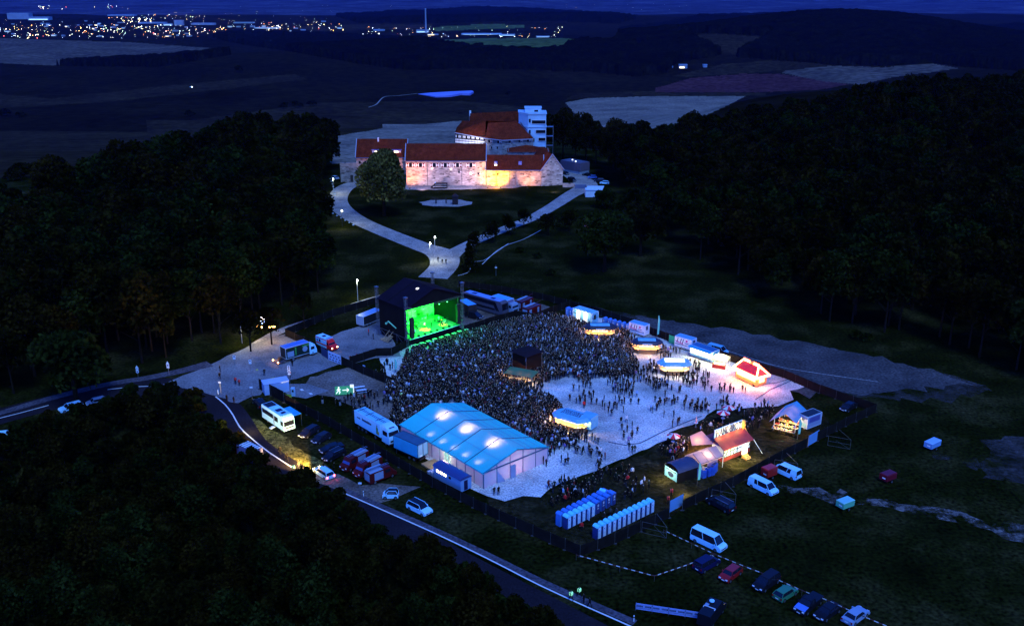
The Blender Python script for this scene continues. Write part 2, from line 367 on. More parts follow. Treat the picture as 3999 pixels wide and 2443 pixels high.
sheet('worn_ground', PP([(1200,1475),(1370,1435),(1500,1490),(1560,1560),(1520,1640),(1400,1600),(1290,1555),(1180,1500)]), .014, gravel_dim, jitter=.9, seed=6)
sheet('parking_yard', PP([(1130,1840),(1250,1850),(1330,1850),(1420,1890),(1560,1890),(1640,1905),(1520,1945),(1480,1960),(1340,1920)]), .035, gravel_dim, jitter=.5, seed=7)
sheet('concrete_pad', PP([(1060,1500),(1200,1498),(1286,1525),(1195,1556),(1130,1545),(1110,1530)]), .05, paving)
sheet('backstage_yard', PP([(1800,1170),(1960,1160),(2120,1190),(2200,1210),(1990,1235),(1850,1290),(1800,1280)]), .015, gravel_dim, jitter=.6, seed=8)
sheet('dusty_field', PP([(2480,1230),(2700,1262),(3000,1310),(3350,1375),(3600,1430),(3800,1500),(3500,1530),(3150,1545),(2960,1480),(2760,1400),(2560,1310)]), .008, gravel_field, jitter=1.5, seed=9)
for k, q in enumerate([[(3000,1900),(3300,1925),(3600,1970),(4050,2060),(4100,2140),(3850,2060),(3500,1995),(3200,1950)], [(3850,1720),(4050,1700),(4100,1900),(3880,1880),(3820,1800)], [(3600,1760),(3800,1780),(3780,1830),(3640,1800)], [(2160,1330),(2200,1300),(2300,1330),(2210,1345)]][:3]):
    sheet('worn_track', PP(q), .01+.004*k, track_m if k == 0 else dusty_m, jitter=1.6, seed=20+k)
sheet('trampled_meadow', PP([(2290,1870),(2430,1810),(2570,1735),(2700,1655),(2810,1605),(2940,1595),(3060,1575),(3190,1600),(3260,1660),(3190,1720),(3000,1815),(2860,1895),(2665,1988),(2500,2070),(2280,2165),(2120,2100),(1960,2020),(1890,1940),(2100,1935),(2210,1895)]), .006, tramp_m, jitter=.8, seed=31)
sheet('grass_strip_lit', PP([(955,1625),(1010,1640),(1080,1690),(1150,1735),(1230,1790),(1300,1828),(1250,1850),(1160,1822),(1080,1770),(1010,1710),(965,1665)]), .009, litter_lit_m, jitter=.5, seed=32)  # paler-coloured sheet laid along the strip the headlights light up
sheet('worn_meadow', PP([(2250,1190),(2500,1235),(2900,1300),(3300,1370),(3650,1445),(3900,1520),(3700,1560),(3350,1560),(3100,1500),(2900,1420),(2600,1320)]), .004, dusty_m, jitter=2, seed=33)
# lanes up to the castle
strip('castle_lane', PP([(1690,1085),(1735,1035),(1722,990),(1640,960),(1500,905),(1400,860),(1335,815),(1318,775),(1345,735),(1395,712),(1450,690)]), 7, .02, lane, wf=[9,9,10,8,7.5,7.5,8,8,8,8,9])
strip('castle_lane', PP([(1735,1010),(1790,975),(1870,935),(1980,890),(2080,850),(2160,805),(2230,760),(2290,725),(2250,690),(2200,665),(2160,640)]), 5, .026, lane, wf=[9,5.5,5,5,5.5,6,7,10,10,8,7])
sheet('castle_court', PP([(1420,705),(1600,712),(1900,718),(2110,716),(2000,735),(1870,738),(1650,742),(1500,735)]), .02, lane, jitter=.8, seed=10)
sheet('play_area', PP([(1635,790),(1680,782),(1800,780),(1840,790),(1840,798),(1790,806),(1690,806),(1650,800)]), .022, lane, jitter=.5, seed=11)
strip('path', PP([(1000,1345),(1100,1290),(1250,1240),(1400,1185),(1500,1155)]), 3, .02, lane)
strip('path', PP([(2113,898),(2043,935),(1986,954),(1940,979),(1883,1032)]), .16, .02, white_line)
strip('path', PP([(1986,950),(1921,996),(1888,1017),(1840,1022)]), .16, .024, white_line)
strip('path', PP([(1818,1032),(1837,1048),(1823,1066),(1788,1076)]), .18, .028, white_line)
strip('path', PP([(2600,1310),(2750,1340),(3000,1420),(3150,1450),(3430,1490)]), .3, .02, lane)
a_, b_ = TT(1440, 418), TT(1500, 375)
strip('field_track', [TT(u, v) for u, v in [(1440,420),(1470,408),(1500,380),(1560,374),(1630,366)]], 2.5, .4, lane, ter=True)
# ---------------------------------------------------------------- trees
leaf_a = ramp2('leaf_dark', [(.38,(.0028,.003,.0004)),(.68,(.024,.021,.004))], .13, .9, fgain=.6)
leaf_b = ramp2('leaf_green', [(.38,(.0032,.005,.0007)),(.68,(.025,.035,.007))], .13, .9, fgain=.6)
leaf_c = ramp2('leaf_olive', [(.38,(.0032,.0027,.0004)),(.68,(.030,.021,.004))], .15, .9, fgain=.6)
bark = mat('bark', (.014, .011, .008), .9)
def crown_mesh(name, R, Hc, z0, n, m, seed, lobes=9, leaf=.6, cone=False):
    r = np.random.default_rng(seed)
    if cone:
        t = r.random(n)**.7; zc = z0+Hc*(1-t); rad = R*t*(.75+.35*np.sin(t*40)); th = r.random(n)*2*np.pi; rr_ = rad*r.random(n)**.35
        c = np.stack([rr_*np.cos(th), rr_*np.sin(th), zc], -1)
    else:
        lb = []
        for i in range(lobes):
            a = 2*np.pi*i/lobes+r.random(); h = r.random(); q = R*(.35+.35*r.random())*(1-.5*h)
            lb.append((q*np.cos(a), q*np.sin(a), z0+Hc*(.25+.55*h), R*(.42+.2*r.random())))
        lb.append((0, 0, z0+Hc*.72, R*.5)); lb = np.array(lb)
        k = r.integers(0, len(lb), n); d = r.normal(size=(n, 3)); d /= np.linalg.norm(d, axis=1)[:, None]
        d[:, 2] = np.where(d[:, 2] < -.4, -d[:, 2], d[:, 2])
        rr_ = (lb[k, 3]*(.72+.34*r.random(n)))[:, None]; c = lb[k, :3]+d*rr_*np.array([1, 1, .85*Hc/(1.6*R)])
    u = r.normal(size=(n, 3)); u /= np.linalg.norm(u, axis=1)[:, None]; w = np.cross(u, r.normal(size=(n, 3))); w /= np.linalg.norm(w, axis=1)[:, None]
    s = leaf*(.6+.8*r.random(n))[:, None]
    V = np.concatenate([c-u*s, c+w*s*.6, c+u*s, c-w*s*.6]); Q = np.stack([np.arange(n), n+np.arange(n), 2*n+np.arange(n), 3*n+np.arange(n)], -1)
    return npmesh(name, V, Q, [m])
def trunk_mesh(name, h, r0_, seed, limbs=5, R=3):
    mb = MB(); rn = random.Random(seed); mb.tube((0, 0, -.5), (0, 0, h*.5), r0_, bark, 7, r0_*.7); mb.tube((0, 0, h*.5), (.2, .1, h), r0_*.7, bark, 6, r0_*.25)
    for i in range(limbs):
        a = 2*math.pi*i/limbs+rn.random(); z = h*(.4+.4*rn.random()); mb.tube((0, 0, z), (R*.6*math.cos(a), R*.6*math.sin(a), z+h*.25), r0_*.35, bark, 5, r0_*.1)
    return mb.mesh(name)
def maketree(name, label, cat, loc, R, Hc, z0, n, m, seed, leaf=.6, group=None, cone=False, trunk=True):
    t = thing(name, label, cat, loc, 0, group)
    link('crown', crown_mesh('crown', R, Hc, z0, n, m, seed, leaf=leaf, cone=cone), t)
    if trunk: link('trunk', trunk_mesh('trunk', z0+Hc*.55, max(.12, R*.07), seed, R=R), t)
    return t
VAR = []
for i, (m, R, Hc, z0) in enumerate([(leaf_a, 4.6, 11, 4.6), (leaf_b, 4.0, 10.5, 4.6), (leaf_c, 5.2, 12, 4.4), (leaf_a, 3.2, 13.5, 4.4), (leaf_b, 5.0, 12, 4.3)]):
    VAR.append((crown_mesh('crown', R, Hc, z0, 2600, m, 100+i, leaf=.44, lobes=[8,12,10,6,14][i]), trunk_mesh('trunk', z0+Hc*.5, .26, i, R=R)))
def scatter(poly, sp, seed, xr=None, zfun=None):
    """jittered grid inside a world polygon"""
    r = np.random.default_rng(seed); xs = [p[0] for p in poly]; ys = [p[1] for p in poly]
    gx, gy = np.meshgrid(np.arange(min(xs), max(xs), sp), np.arange(min(ys), max(ys), sp)); gx = gx+(np.arange(gx.shape[0]) % 2)[:, None]*sp/2
    gx = gx.ravel()+r.uniform(-.38, .38, gx.size)*sp; gy = gy.ravel()+r.uniform(-.38, .38, gy.size)*sp
    k = inpoly(gx, gy, poly); return gx[k], gy[k]
WL = [tuple(P(u, v)[:2]) for u, v in [(-900,1700),(0,1555),(430,1440),(850,1378),(950,1290),(1170,1195),(1285,1120),(1255,930),(1228,830),(1240,740),(1290,690),(1310,650),(1230,618)]]
WL += [tuple(P(u, v)[:2]) for u, v in [(1100,632),(900,655),(830,705),(620,770),(400,825),(0,925),(-700,1080)]]
WLL = [(p.x, p.y) for p in BANK]+[(30, 62), (-60, 62), (-150, 80), (-190, 130)]
WR = [tuple(P(u, v)[:2]) for u, v in [(2290,650),(2420,720),(2480,800),(2560,900),(2700,1010),(2900,1110),(3100,1210),(3350,1290),(3700,1390),(4100,1500)]]
WR += [(260, 190), (420, 300), (520, 560), (340, 620), (240, 565), (160, 508), (102, 486), (66, 460), (48, 445)]
trees = []   # x, y, z, rot, scale, zone
for zone, poly, sp, sc in (('L', WL, 7.0, (.85, 1.35)), ('B', WLL, 4.6, (.50, .82)), ('R', WR, 8.0, (.85, 1.3))):
    x, y = scatter(poly, sp, ord(zone)); z = height(x, y)
    d = dpoly(x, y, [p.to_tuple() for p in BANK])
    for i in range(len(x)):
        s = rng.uniform(*sc)
        if zone == 'L' and y[i] > 330 and x[i] > -175: s *= 1.22
        if zone == 'R' and x[i] < 110 and y[i] > 400: s *= 1.15
        if zone == 'B':
            if d[i] < 1.2: continue
            s = min(s, (4.3-z[i])/16.5)
        u_, v_ = proj(x[i], y[i], z[i])
        if u_ < -500 or u_ > 4500 or v_ > 3600: continue
        trees.append((x[i], y[i], z[i]-.2, rng.random()*6.28, s, zone, u_, v_))
def near(t): return math.dist((t[0], t[1], t[2]+8), (0, 0, CH))/t[4]
trees.sort(key=near)
ZL = {'L': ('broadleaf tree inside the dark wood left of the castle lane', 'trees of the wood left of the castle lane'),
      'B': ('broadleaf tree in the dark canopy on the bank below the road', 'trees on the bank below the asphalt road'),
      'R': ('broadleaf tree in the dark wood on the right hillside', 'trees of the wood on the right hillside')}
vis = [t for t in trees if -60 < t[6] < 4060 and t[7] < 2900]
ind = set(id(t) for t in vis[:290]); nI = 0
for t in trees:
    if id(t) in ind:
        k = nI % 5; nI += 1; lab, grp = ZL[t[5]]
        e = thing('broadleaf_tree', lab, 'tree', t[:3], t[3], grp); e.scale = (t[4],)*3
        link('crown', VAR[k][0], e); link('trunk', VAR[k][1], e)
rest = [t for t in trees if id(t) not in ind]
def gn_scatter(name, pts, meshes, label, cat):
    """one object that instances meshes on its points (attributes rz, sc, ix)"""
    col = bpy.data.collections.new(name+'_kinds')
    for i, me in enumerate(meshes): col.objects.link(bpy.data.objects.new('%s_kind%02d' % (name, i), me))
    me = bpy.data.meshes.new(name); n = len(pts); me.vertices.add(n); P_ = np.array(pts, np.float32)
    me.vertices.foreach_set('co', P_[:, :3].ravel())
    for nm, k, ty in (('rz', 3, 'FLOAT'), ('sc', 4, 'FLOAT'), ('ix', 5, 'INT')):
        at = me.attributes.new(nm, ty, 'POINT'); at.data.foreach_set('value', P_[:, k].astype(np.int32 if ty == 'INT' else np.float32))
    o = link(name, me); tag(o, label, cat, None, 'stuff')
    g = bpy.data.node_groups.new(name, 'GeometryNodeTree'); g.interface.new_socket('Geometry', in_out='INPUT', socket_type='NodeSocketGeometry'); g.interface.new_socket('Geometry', in_out='OUTPUT', socket_type='NodeSocketGeometry')
    N = g.nodes; Lk = g.links; gi = N.new('NodeGroupInput'); go = N.new('NodeGroupOutput'); ip = N.new('GeometryNodeInstanceOnPoints'); ci = N.new('GeometryNodeCollectionInfo')
    ci.inputs[0].default_value = col; ci.inputs['Separate Children'].default_value = True; ci.inputs['Reset Children'].default_value = True
    Lk.new(gi.outputs[0], ip.inputs['Points']); Lk.new(ci.outputs[0], ip.inputs['Instance']); ip.inputs['Pick Instance'].default_value = True
    def attr(nm, ty):
        a = N.new('GeometryNodeInputNamedAttribute'); a.data_type = ty; a.inputs['Name'].default_value = nm; return a.outputs[0]
    Lk.new(attr('ix', 'INT'), ip.inputs['Instance Index']); cx = N.new('ShaderNodeCombineXYZ'); Lk.new(attr('rz', 'FLOAT'), cx.inputs[2]); er = N.new('FunctionNodeEulerToRotation'); Lk.new(cx.outputs[0], er.inputs[0]); Lk.new(er.outputs[0], ip.inputs['Rotation'])
    Lk.new(attr('sc', 'FLOAT'), ip.inputs['Scale']); Lk.new(ip.outputs[0], go.inputs[0])
    md = o.modifiers.new('scatter', 'NODES'); md.node_group = g; return o
FV = [crown_mesh('crown', R, Hc, z0-3, 2000, m, 200+i, leaf=.52) for i, (m, R, Hc, z0) in enumerate([(leaf_a, 5, 11, 7), (leaf_b, 4.5, 10, 7.5), (leaf_c, 5.4, 11.5, 7), (leaf_a, 4.2, 11, 8)])]
for zone, nm, lab in (('L', 'left_woodland', 'dense dark broadleaf wood left of the castle'), ('R', 'right_woodland', 'dense dark broadleaf wood covering the right hillside'), ('B', 'bank_woodland', 'dark broadleaf canopy filling the lower left corner')):
    q = [(t[0], t[1], t[2], t[3], t[4], i % 4) for i, t in enumerate(rest) if t[5] == zone]
    if q: gn_scatter(nm, q, FV, lab, 'wood')
gx, gy = scatter(WLL, 2.1, 99); gd = dpoly(gx, gy, [p.to_tuple() for p in BANK]); k_ = (gd < 17) & (gd > .6); gx, gy = gx[k_], gy[k_]; gz = height(gx, gy)
BV = [crown_mesh('crown', R, Hc, .1, 420, m, 300+i, leaf=.34, lobes=5) for i, (m, R, Hc) in enumerate([(leaf_a, 1.9, 3.4), (leaf_c, 2.2, 4.0), (leaf_b, 1.7, 3.0)])]
gn_scatter('bank_shrubs', [(a, b, c-.1, rng.random()*6.28, rng.uniform(.7, 1.25), i % 3) for i, (a, b, c) in enumerate(zip(gx, gy, gz))], BV, 'dark undergrowth filling the edge of the bank below the road', 'undergrowth')
print('TREES', len(trees), len(vis))
# leaf litter floor under the woods
for nm, poly in (('L', WL), ('R', WR)):
    pass
# single trees told apart in the photograph
def tr(u, v, R, Hc, z0, n, m, seed, label, **k):
    p = P(u, v); p.z = H1(p.x, p.y); return maketree(k.pop('name', 'broadleaf_tree'), label, 'tree', p, R, Hc, z0, n, m, seed, **k)
tr(1500, 842, 10.0, 23, 1.8, 8500, ramp2('leaf_lit', [(.35,(.02,.02,.004)),(.65,(.14,.12,.03))], .2, .9, fgain=.6), 11, 'large round tree standing on the grass in front of the castle wall', leaf=.62)  # floodlit crown: the light is put into a brighter leaf colour
tr(300, 1570, 8.5, 12, 3, 3500, leaf_b, 12, 'big rounded tree beside the road at the far left, cars behind it', leaf=.6)
tr(980, 1372, 3.4, 6.5, 3.5, 1300, leaf_c, 13, 'left of the two trees on the path with lit lights in the crown', leaf=.42)
tr(1062, 1345, 3.4, 6, 3.5, 1200, leaf_c, 14, 'right of the two trees on the path with lit lights in the crown', leaf=.42)
tr(1190, 1285, 3.2, 6, 4, 1000, leaf_a, 15, 'slim tree behind the black fence left of the stage', leaf=.45)
tr(2360, 1060, 9.5, 15, 3, 4500, leaf_b, 16, 'big spreading tree at the edge of the meadow right of the lanes', leaf=.62)
tr(2500, 1000, 8, 14, 3, 3200, leaf_a, 17, 'tall tree behind the big spreading tree right of the lanes', leaf=.62)
tr(2362, 812, 5.0, 6.5, .6, 1500, leaf_b, 18, 'bushy tree covering the white shed below the castle car park', leaf=.5)
tr(2470, 870, 6.5, 10, 2, 2000, leaf_b, 28, 'broad tree right of the tree over the white shed', leaf=.55)
for i, (u, v, R, h) in enumerate([(1832, 1058, 3.6, 11), (1852, 985, 2.6, 7), (1922, 948, 3.0, 7), (1988, 916, 3.0, 7), (2046, 890, 3.0, 7), (2140, 918, 4.2, 8), (2222, 905, 4, 8)]):
    tr(u, v, R, h*.85, .8, 700, leaf_a, 40+i, ['dark conical tree at the fork where the lanes meet', 'first small tree up the lane from the fork', 'second small tree up the lane from the fork', 'third small tree up the lane from the fork', 'fourth small tree up the lane from the fork', 'wide dark tree below the lane bend', 'dark tree beside the parked cars below the lane bend'][i], leaf=.4, name='lane_tree', group='trees lining the right lane', cone=i < 1)
for i, (u, v, R, Hc) in enumerate([(2250, 640, 6, 17), (2200, 610, 7, 19), (2160, 560, 6.5, 17), (1960, 520, 5.5, 14), (2330, 640, 6, 17), (2400, 655, 6.5, 18), (2120, 540, 7, 19), (2290, 600, 7, 19), (2060, 530, 6, 16)]):
    p = P(u, v, 0); y = min(p.y, 470); x = (u-2000)/3700*(y*ct+70*st); z = H1(x, y)-1
    maketree('broadleaf_tree', ['tree right behind the white castle tower', 'tall tree towering behind the right side of the castle', 'tree crown showing over the castle tower roof', 'tree crown rising behind the red palace roof', 'tree behind the grey hall at the wood edge', 'tall tree at the wood edge above the grey hall', 'dark crown left of the wood behind the tower', 'big crown between the tower and the grey hall', 'small crown peeping over the palace ridge'][i], 'tree', (x, y, z), R, Hc, 5, 2600, [leaf_a, leaf_c][i % 2], 60+i, leaf=.6)
# bushes out on the far fields
for i, (u, v, R, h, lab) in enumerate([(935, 283, 11, 16, 'lone round tree on the far field at upper left'), (740, 455, 9, 9, 'dark bush on the far field left of the castle wood'), (1110, 425, 10, 10, 'left thicket on the far field above the wood'), (1160, 420, 11, 11, 'middle thicket on the far field above the wood'), (1215, 415, 10, 9, 'right thicket on the far field above the wood'), (20, 455, 12, 12, 'dark thicket at the left edge of the far fields'), (80, 460, 9, 9, 'smaller thicket beside the one at the left edge'), (1985, 372, 7, 8, 'dark round bush right of the lake'), (380, 590, 4, 5, 'small bush on the near field at left'), (150, 690, 7, 6, 'bush above the wood at the left edge'), (90, 680, 6, 5, 'low bush at the far left above the wood'), (220, 665, 6, 5, 'bush cluster on the slope above the left wood'), (60, 705, 5, 4, 'lowest bush on the slope at the left edge')]):
    p = TT(u, v); maketree('field_bush', lab, 'bush', p, R, h, .5, 900, leaf_a, 80+i, leaf=R*.11, trunk=False)
for i, (u, v) in enumerate([(2910, 418), (2935, 410), (2880, 425), (2850, 440), (2955, 400), (2800, 458), (2990, 398)]):
    y = 492.0; d = ray(u, v); x = d[0]/d[1]*y; t = maketree('conifer', 'dark conifer on the crest of the right wood, in a ragged row', 'tree', (x, y, H1(x, y)), 3, 14, 3, 600, leaf_a, 95+i, leaf=.8, group='conifers on the crest of the right wood', cone=True)
for i, (u, v) in enumerate([(2030, 985), (2100, 1010), (2150, 1075), (2240, 1180), (3340, 1320), (3380, 1330)]):
    p = P(u, v); maketree('field_bush', 'low scrubby bush on the dark meadow, one of several', 'bush', p, 1.6, 1.8, .1, 260, leaf_b, 120+i, leaf=.3, trunk=False, group='low bushes on the meadow')
# ---------------------------------------------------------------- people
skin = mat('skin', (.62, .38, .24), .6, 0, .05); hairs = [mat('hair_dark', (.035, .022, .014), .7, 0, .05), mat('hair_fair', (.30, .21, .10), .7, 0, .05), mat('hair_grey', (.30, .29, .28), .7, 0, .05)]
def posed(seed, pose):
    """joints of a standing figure, 1.75 m"""
    r = random.Random(seed); j = {}; sw = 0
    step = {'stand': .0, 'walk': .30, 'armsup': .0, 'talk': .05, 'lean': .02, 'ride': .2}[pose]
    j['pel'] = (0, 0, .95); j['spi'] = (.0+.01, 0, 1.18); j['che'] = (.02, 0, 1.38); j['nec'] = (.03, 0, 1.52); j['hea'] = (.05, 0, 1.64); j['top'] = (.045, 0, 1.71)
    for s in (-1, 1):
        k = 'lr'[s > 0]; f = step*s
        j['hip'+k] = (0, .10*s, .90); j['kne'+k] = (f*.6+.03, .11*s, .50); j['ank'+k] = (f, .12*s, .10); j['toe'+k] = (f+.15, .14*s, .04)
        j['sho'+k] = (.0, .19*s, 1.42)
        if pose == 'armsup' and (s > 0 or r.random() < .7): j['elb'+k] = (.10, .30*s, 1.62); j['wri'+k] = (.14, .24*s, 1.88); j['han'+k] = (.15, .23*s, 1.98)
        elif pose in ('talk', 'lean') and s > 0 or pose == 'lean': j['elb'+k] = (.03, .28*s, 1.16); j['wri'+k] = (.26, .18*s, 1.22); j['han'+k] = (.34, .14*s, 1.27)
        else: j['elb'+k] = (-f*.35-.02, .26*s, 1.15); j['wri'+k] = (-f*.5+.05, .27*s, .90); j['han'+k] = (-f*.5+.08, .26*s, .81)
    return j
RAD = dict(pel=.155, spi=.14, che=.165, nec=.065, hea=.098, top=.075, hip=.10, kne=.062, ank=.045, toe=.045, sho=.075, elb=.048, wri=.034, han=.042)
ED = [('pel','spi'),('spi','che'),('che','nec'),('nec','hea'),('hea','top')]
for k in 'lr': ED += [('pel','hip'+k),('hip'+k,'kne'+k),('kne'+k,'ank'+k),('ank'+k,'toe'+k),('che','sho'+k),('sho'+k,'elb'+k),('elb'+k,'wri'+k),('wri'+k,'han'+k)]
def body_mesh(pose, seed, bulk=1.0):
    j = posed(seed, pose); ks = list(j); me = bpy.data.meshes.new('b'); me.from_pydata([j[k] for k in ks], [(ks.index(a), ks.index(b)) for a, b in ED], [])
    o = bpy.data.objects.new('b', me); C.objects.link(o); m = o.modifiers.new('s', 'SKIN'); m.use_smooth_shade = True
    for i, k in enumerate(ks):
        rr_ = RAD.get(k, RAD.get(k[:3])); b = bulk if k[:3] in ('pel', 'spi', 'che', 'sho', 'elb') else 1
        sv = me.skin_vertices[0].data[i]; sv.radius = (rr_*b*(.72 if k in ('che', 'spi', 'pel') else 1), rr_*b*(1.15 if k in ('che', 'pel') else 1)) ; sv.use_root = k == 'pel'
    o.modifiers.new('u', 'SUBSURF').levels = 1
    dg = bpy.context.evaluated_depsgraph_get(); ev = o.evaluated_get(dg); out = bpy.data.meshes.new_from_object(ev)
    bpy.data.objects.remove(o); bpy.data.meshes.remove(me)
    wr = [Vector(j['han'+k]) for k in 'lr']; idx = []
    for p in out.polygons:
        c = p.center
        if c.z > 1.55 and abs(c.y) < .13: mi_ = 1 if (c.x < .075 or c.z > 1.69) else 0      # hair / face
        elif min((c-w).length for w in wr) < .085: mi_ = 0
        elif c.z > .88 or abs(c.y) > .215: mi_ = 2
        elif c.z > .09: mi_ = 3
        else: mi_ = 4
        idx.append(mi_)
    out.materials.clear(); out.polygons.foreach_set('use_smooth', [True]*len(idx)); return out, idx
shoe = mat('shoe', (.015, .013, .012), .6, 0, .05)
POSES = ['stand', 'talk', 'walk', 'lean', 'armsup', 'stand']
BOD = [body_mesh(p, i, 1+.06*(i % 3)) for i, p in enumerate(POSES)]
CLO = [('black jacket', (.012,.009,.008), (.010,.009,.012)), ('dark coat, jeans', (.018,.013,.011), (.03,.035,.06)), ('brown jacket', (.06,.034,.02), (.012,.012,.014)),
       ('grey top', (.08,.075,.075), (.02,.02,.03)), ('dark green jacket', (.022,.032,.018), (.012,.012,.012)), ('white shirt', (.75,.75,.78), (.015,.015,.02)),
       ('pale blue jacket', (.35,.50,.75), (.02,.022,.035)), ('dark red jacket', (.20,.02,.02), (.012,.012,.014)), ('bright red top', (.75,.03,.03), (.015,.015,.018)),
       ('violet top', (.24,.17,.42), (.02,.02,.03)), ('black coat, pale trousers', (.012,.012,.014), (.55,.52,.48))]
CM = [(mat('cloth%02d' % i, a, .85, 0, .12, 9), mat('trousers%02d' % i, b, .85, 0, .12, 9)) for i, (_, a, b) in enumerate(CLO)]
PCACHE = {}
def pmesh(b, c, h):
    k = (b, c, h)
    if k not in PCACHE:
        me = BOD[b][0].copy(); me.name = 'person'
        for m in (skin, hairs[h], CM[c][0], CM[c][1], shoe): me.materials.append(m)
        me.polygons.foreach_set('material_index', BOD[b][1])
        PCACHE[k] = me
    return PCACHE[k]
PW = ['standing', 'gesturing', 'walking', 'leaning', 'waving', 'standing']
NP = [0]
def person(x, y, rz, c, b, where, group, h=0, z=0.0, sc=None, label=None):
    o = link('person', pmesh(b, c, h)); o.location = (x, y, z); o.rotation_euler = (0, 0, rz); s = sc or random.uniform(.94, 1.05); o.scale = (s, s, s); NP[0] += 1
    return tag(o, label or 'person in %s %s %s' % (CLO[c][0], PW[b], where), 'person', group)
WT = [18, 16, 9, 8, 8, 5, 3, 3, 1.5, 2, 4]
def pick(): return random.choices(range(len(CLO)), WT)[0]
BLOCK = []   # (poly) world footprints that people keep out of
def blocked(x, y): return any(bool(inpoly(np.array([x]), np.array([y]), b)[0]) for b in BLOCK)
# ---------------------------------------------------------------- vehicles
tyre = mat('tyre', (.012, .012, .012), .8, 0, .1); rim = mat('rim', (.35, .36, .4), .35, .8, .05)
glass = mat('dark_glass', (.01, .012, .02), .06, 0, 0); plastic = mat('black_plastic', (.012, .012, .014), .6, 0, .1)
plate = mat('number_plate', (.8, .8, .78), .5, 0, .03); hl = mat('headlight_lens', (.75, .78, .8), .15, 0, 0); tl = mat('tail_lens', (.35, .01, .01), .2, 0, 0)
paint = lambda n, c, r=.3: mat('paint_'+n, c, r, 0, .05, .6, spec=.12 if max(c) < .15 else .35)
WHITE = (.42, .85, 1.0)
white = paint('white', WHITE); black = paint('black', (.010, .010, .014)); navy = paint('navy', (.012, .012, .055)); red = paint('red', (.32, .012, .012)); dred = paint('fire_red', (.10, .008, .008))
green_p = paint('green', (.04, .20, .09)); silver = paint('silver', (.24, .34, .46)); blue_p = paint('blue', (.10, .22, .62)); grey_p = paint('grey', (.018, .016, .022))
def wheel(t, x, y, r=.33, w=.22, rm=rim):
    mb = MB(); s = 1 if y > 0 else -1
    mb.tube((x, y-s*w/2, r), (x, y+s*w/2, r), r, tyre, 12); o = mb.obj('wheel', t)
    m2 = MB(); m2.tube((x, y+s*w/2, r), (x, y+s*(w/2+.02), r), r*.62, rm, 10); m2.obj('rim', o)
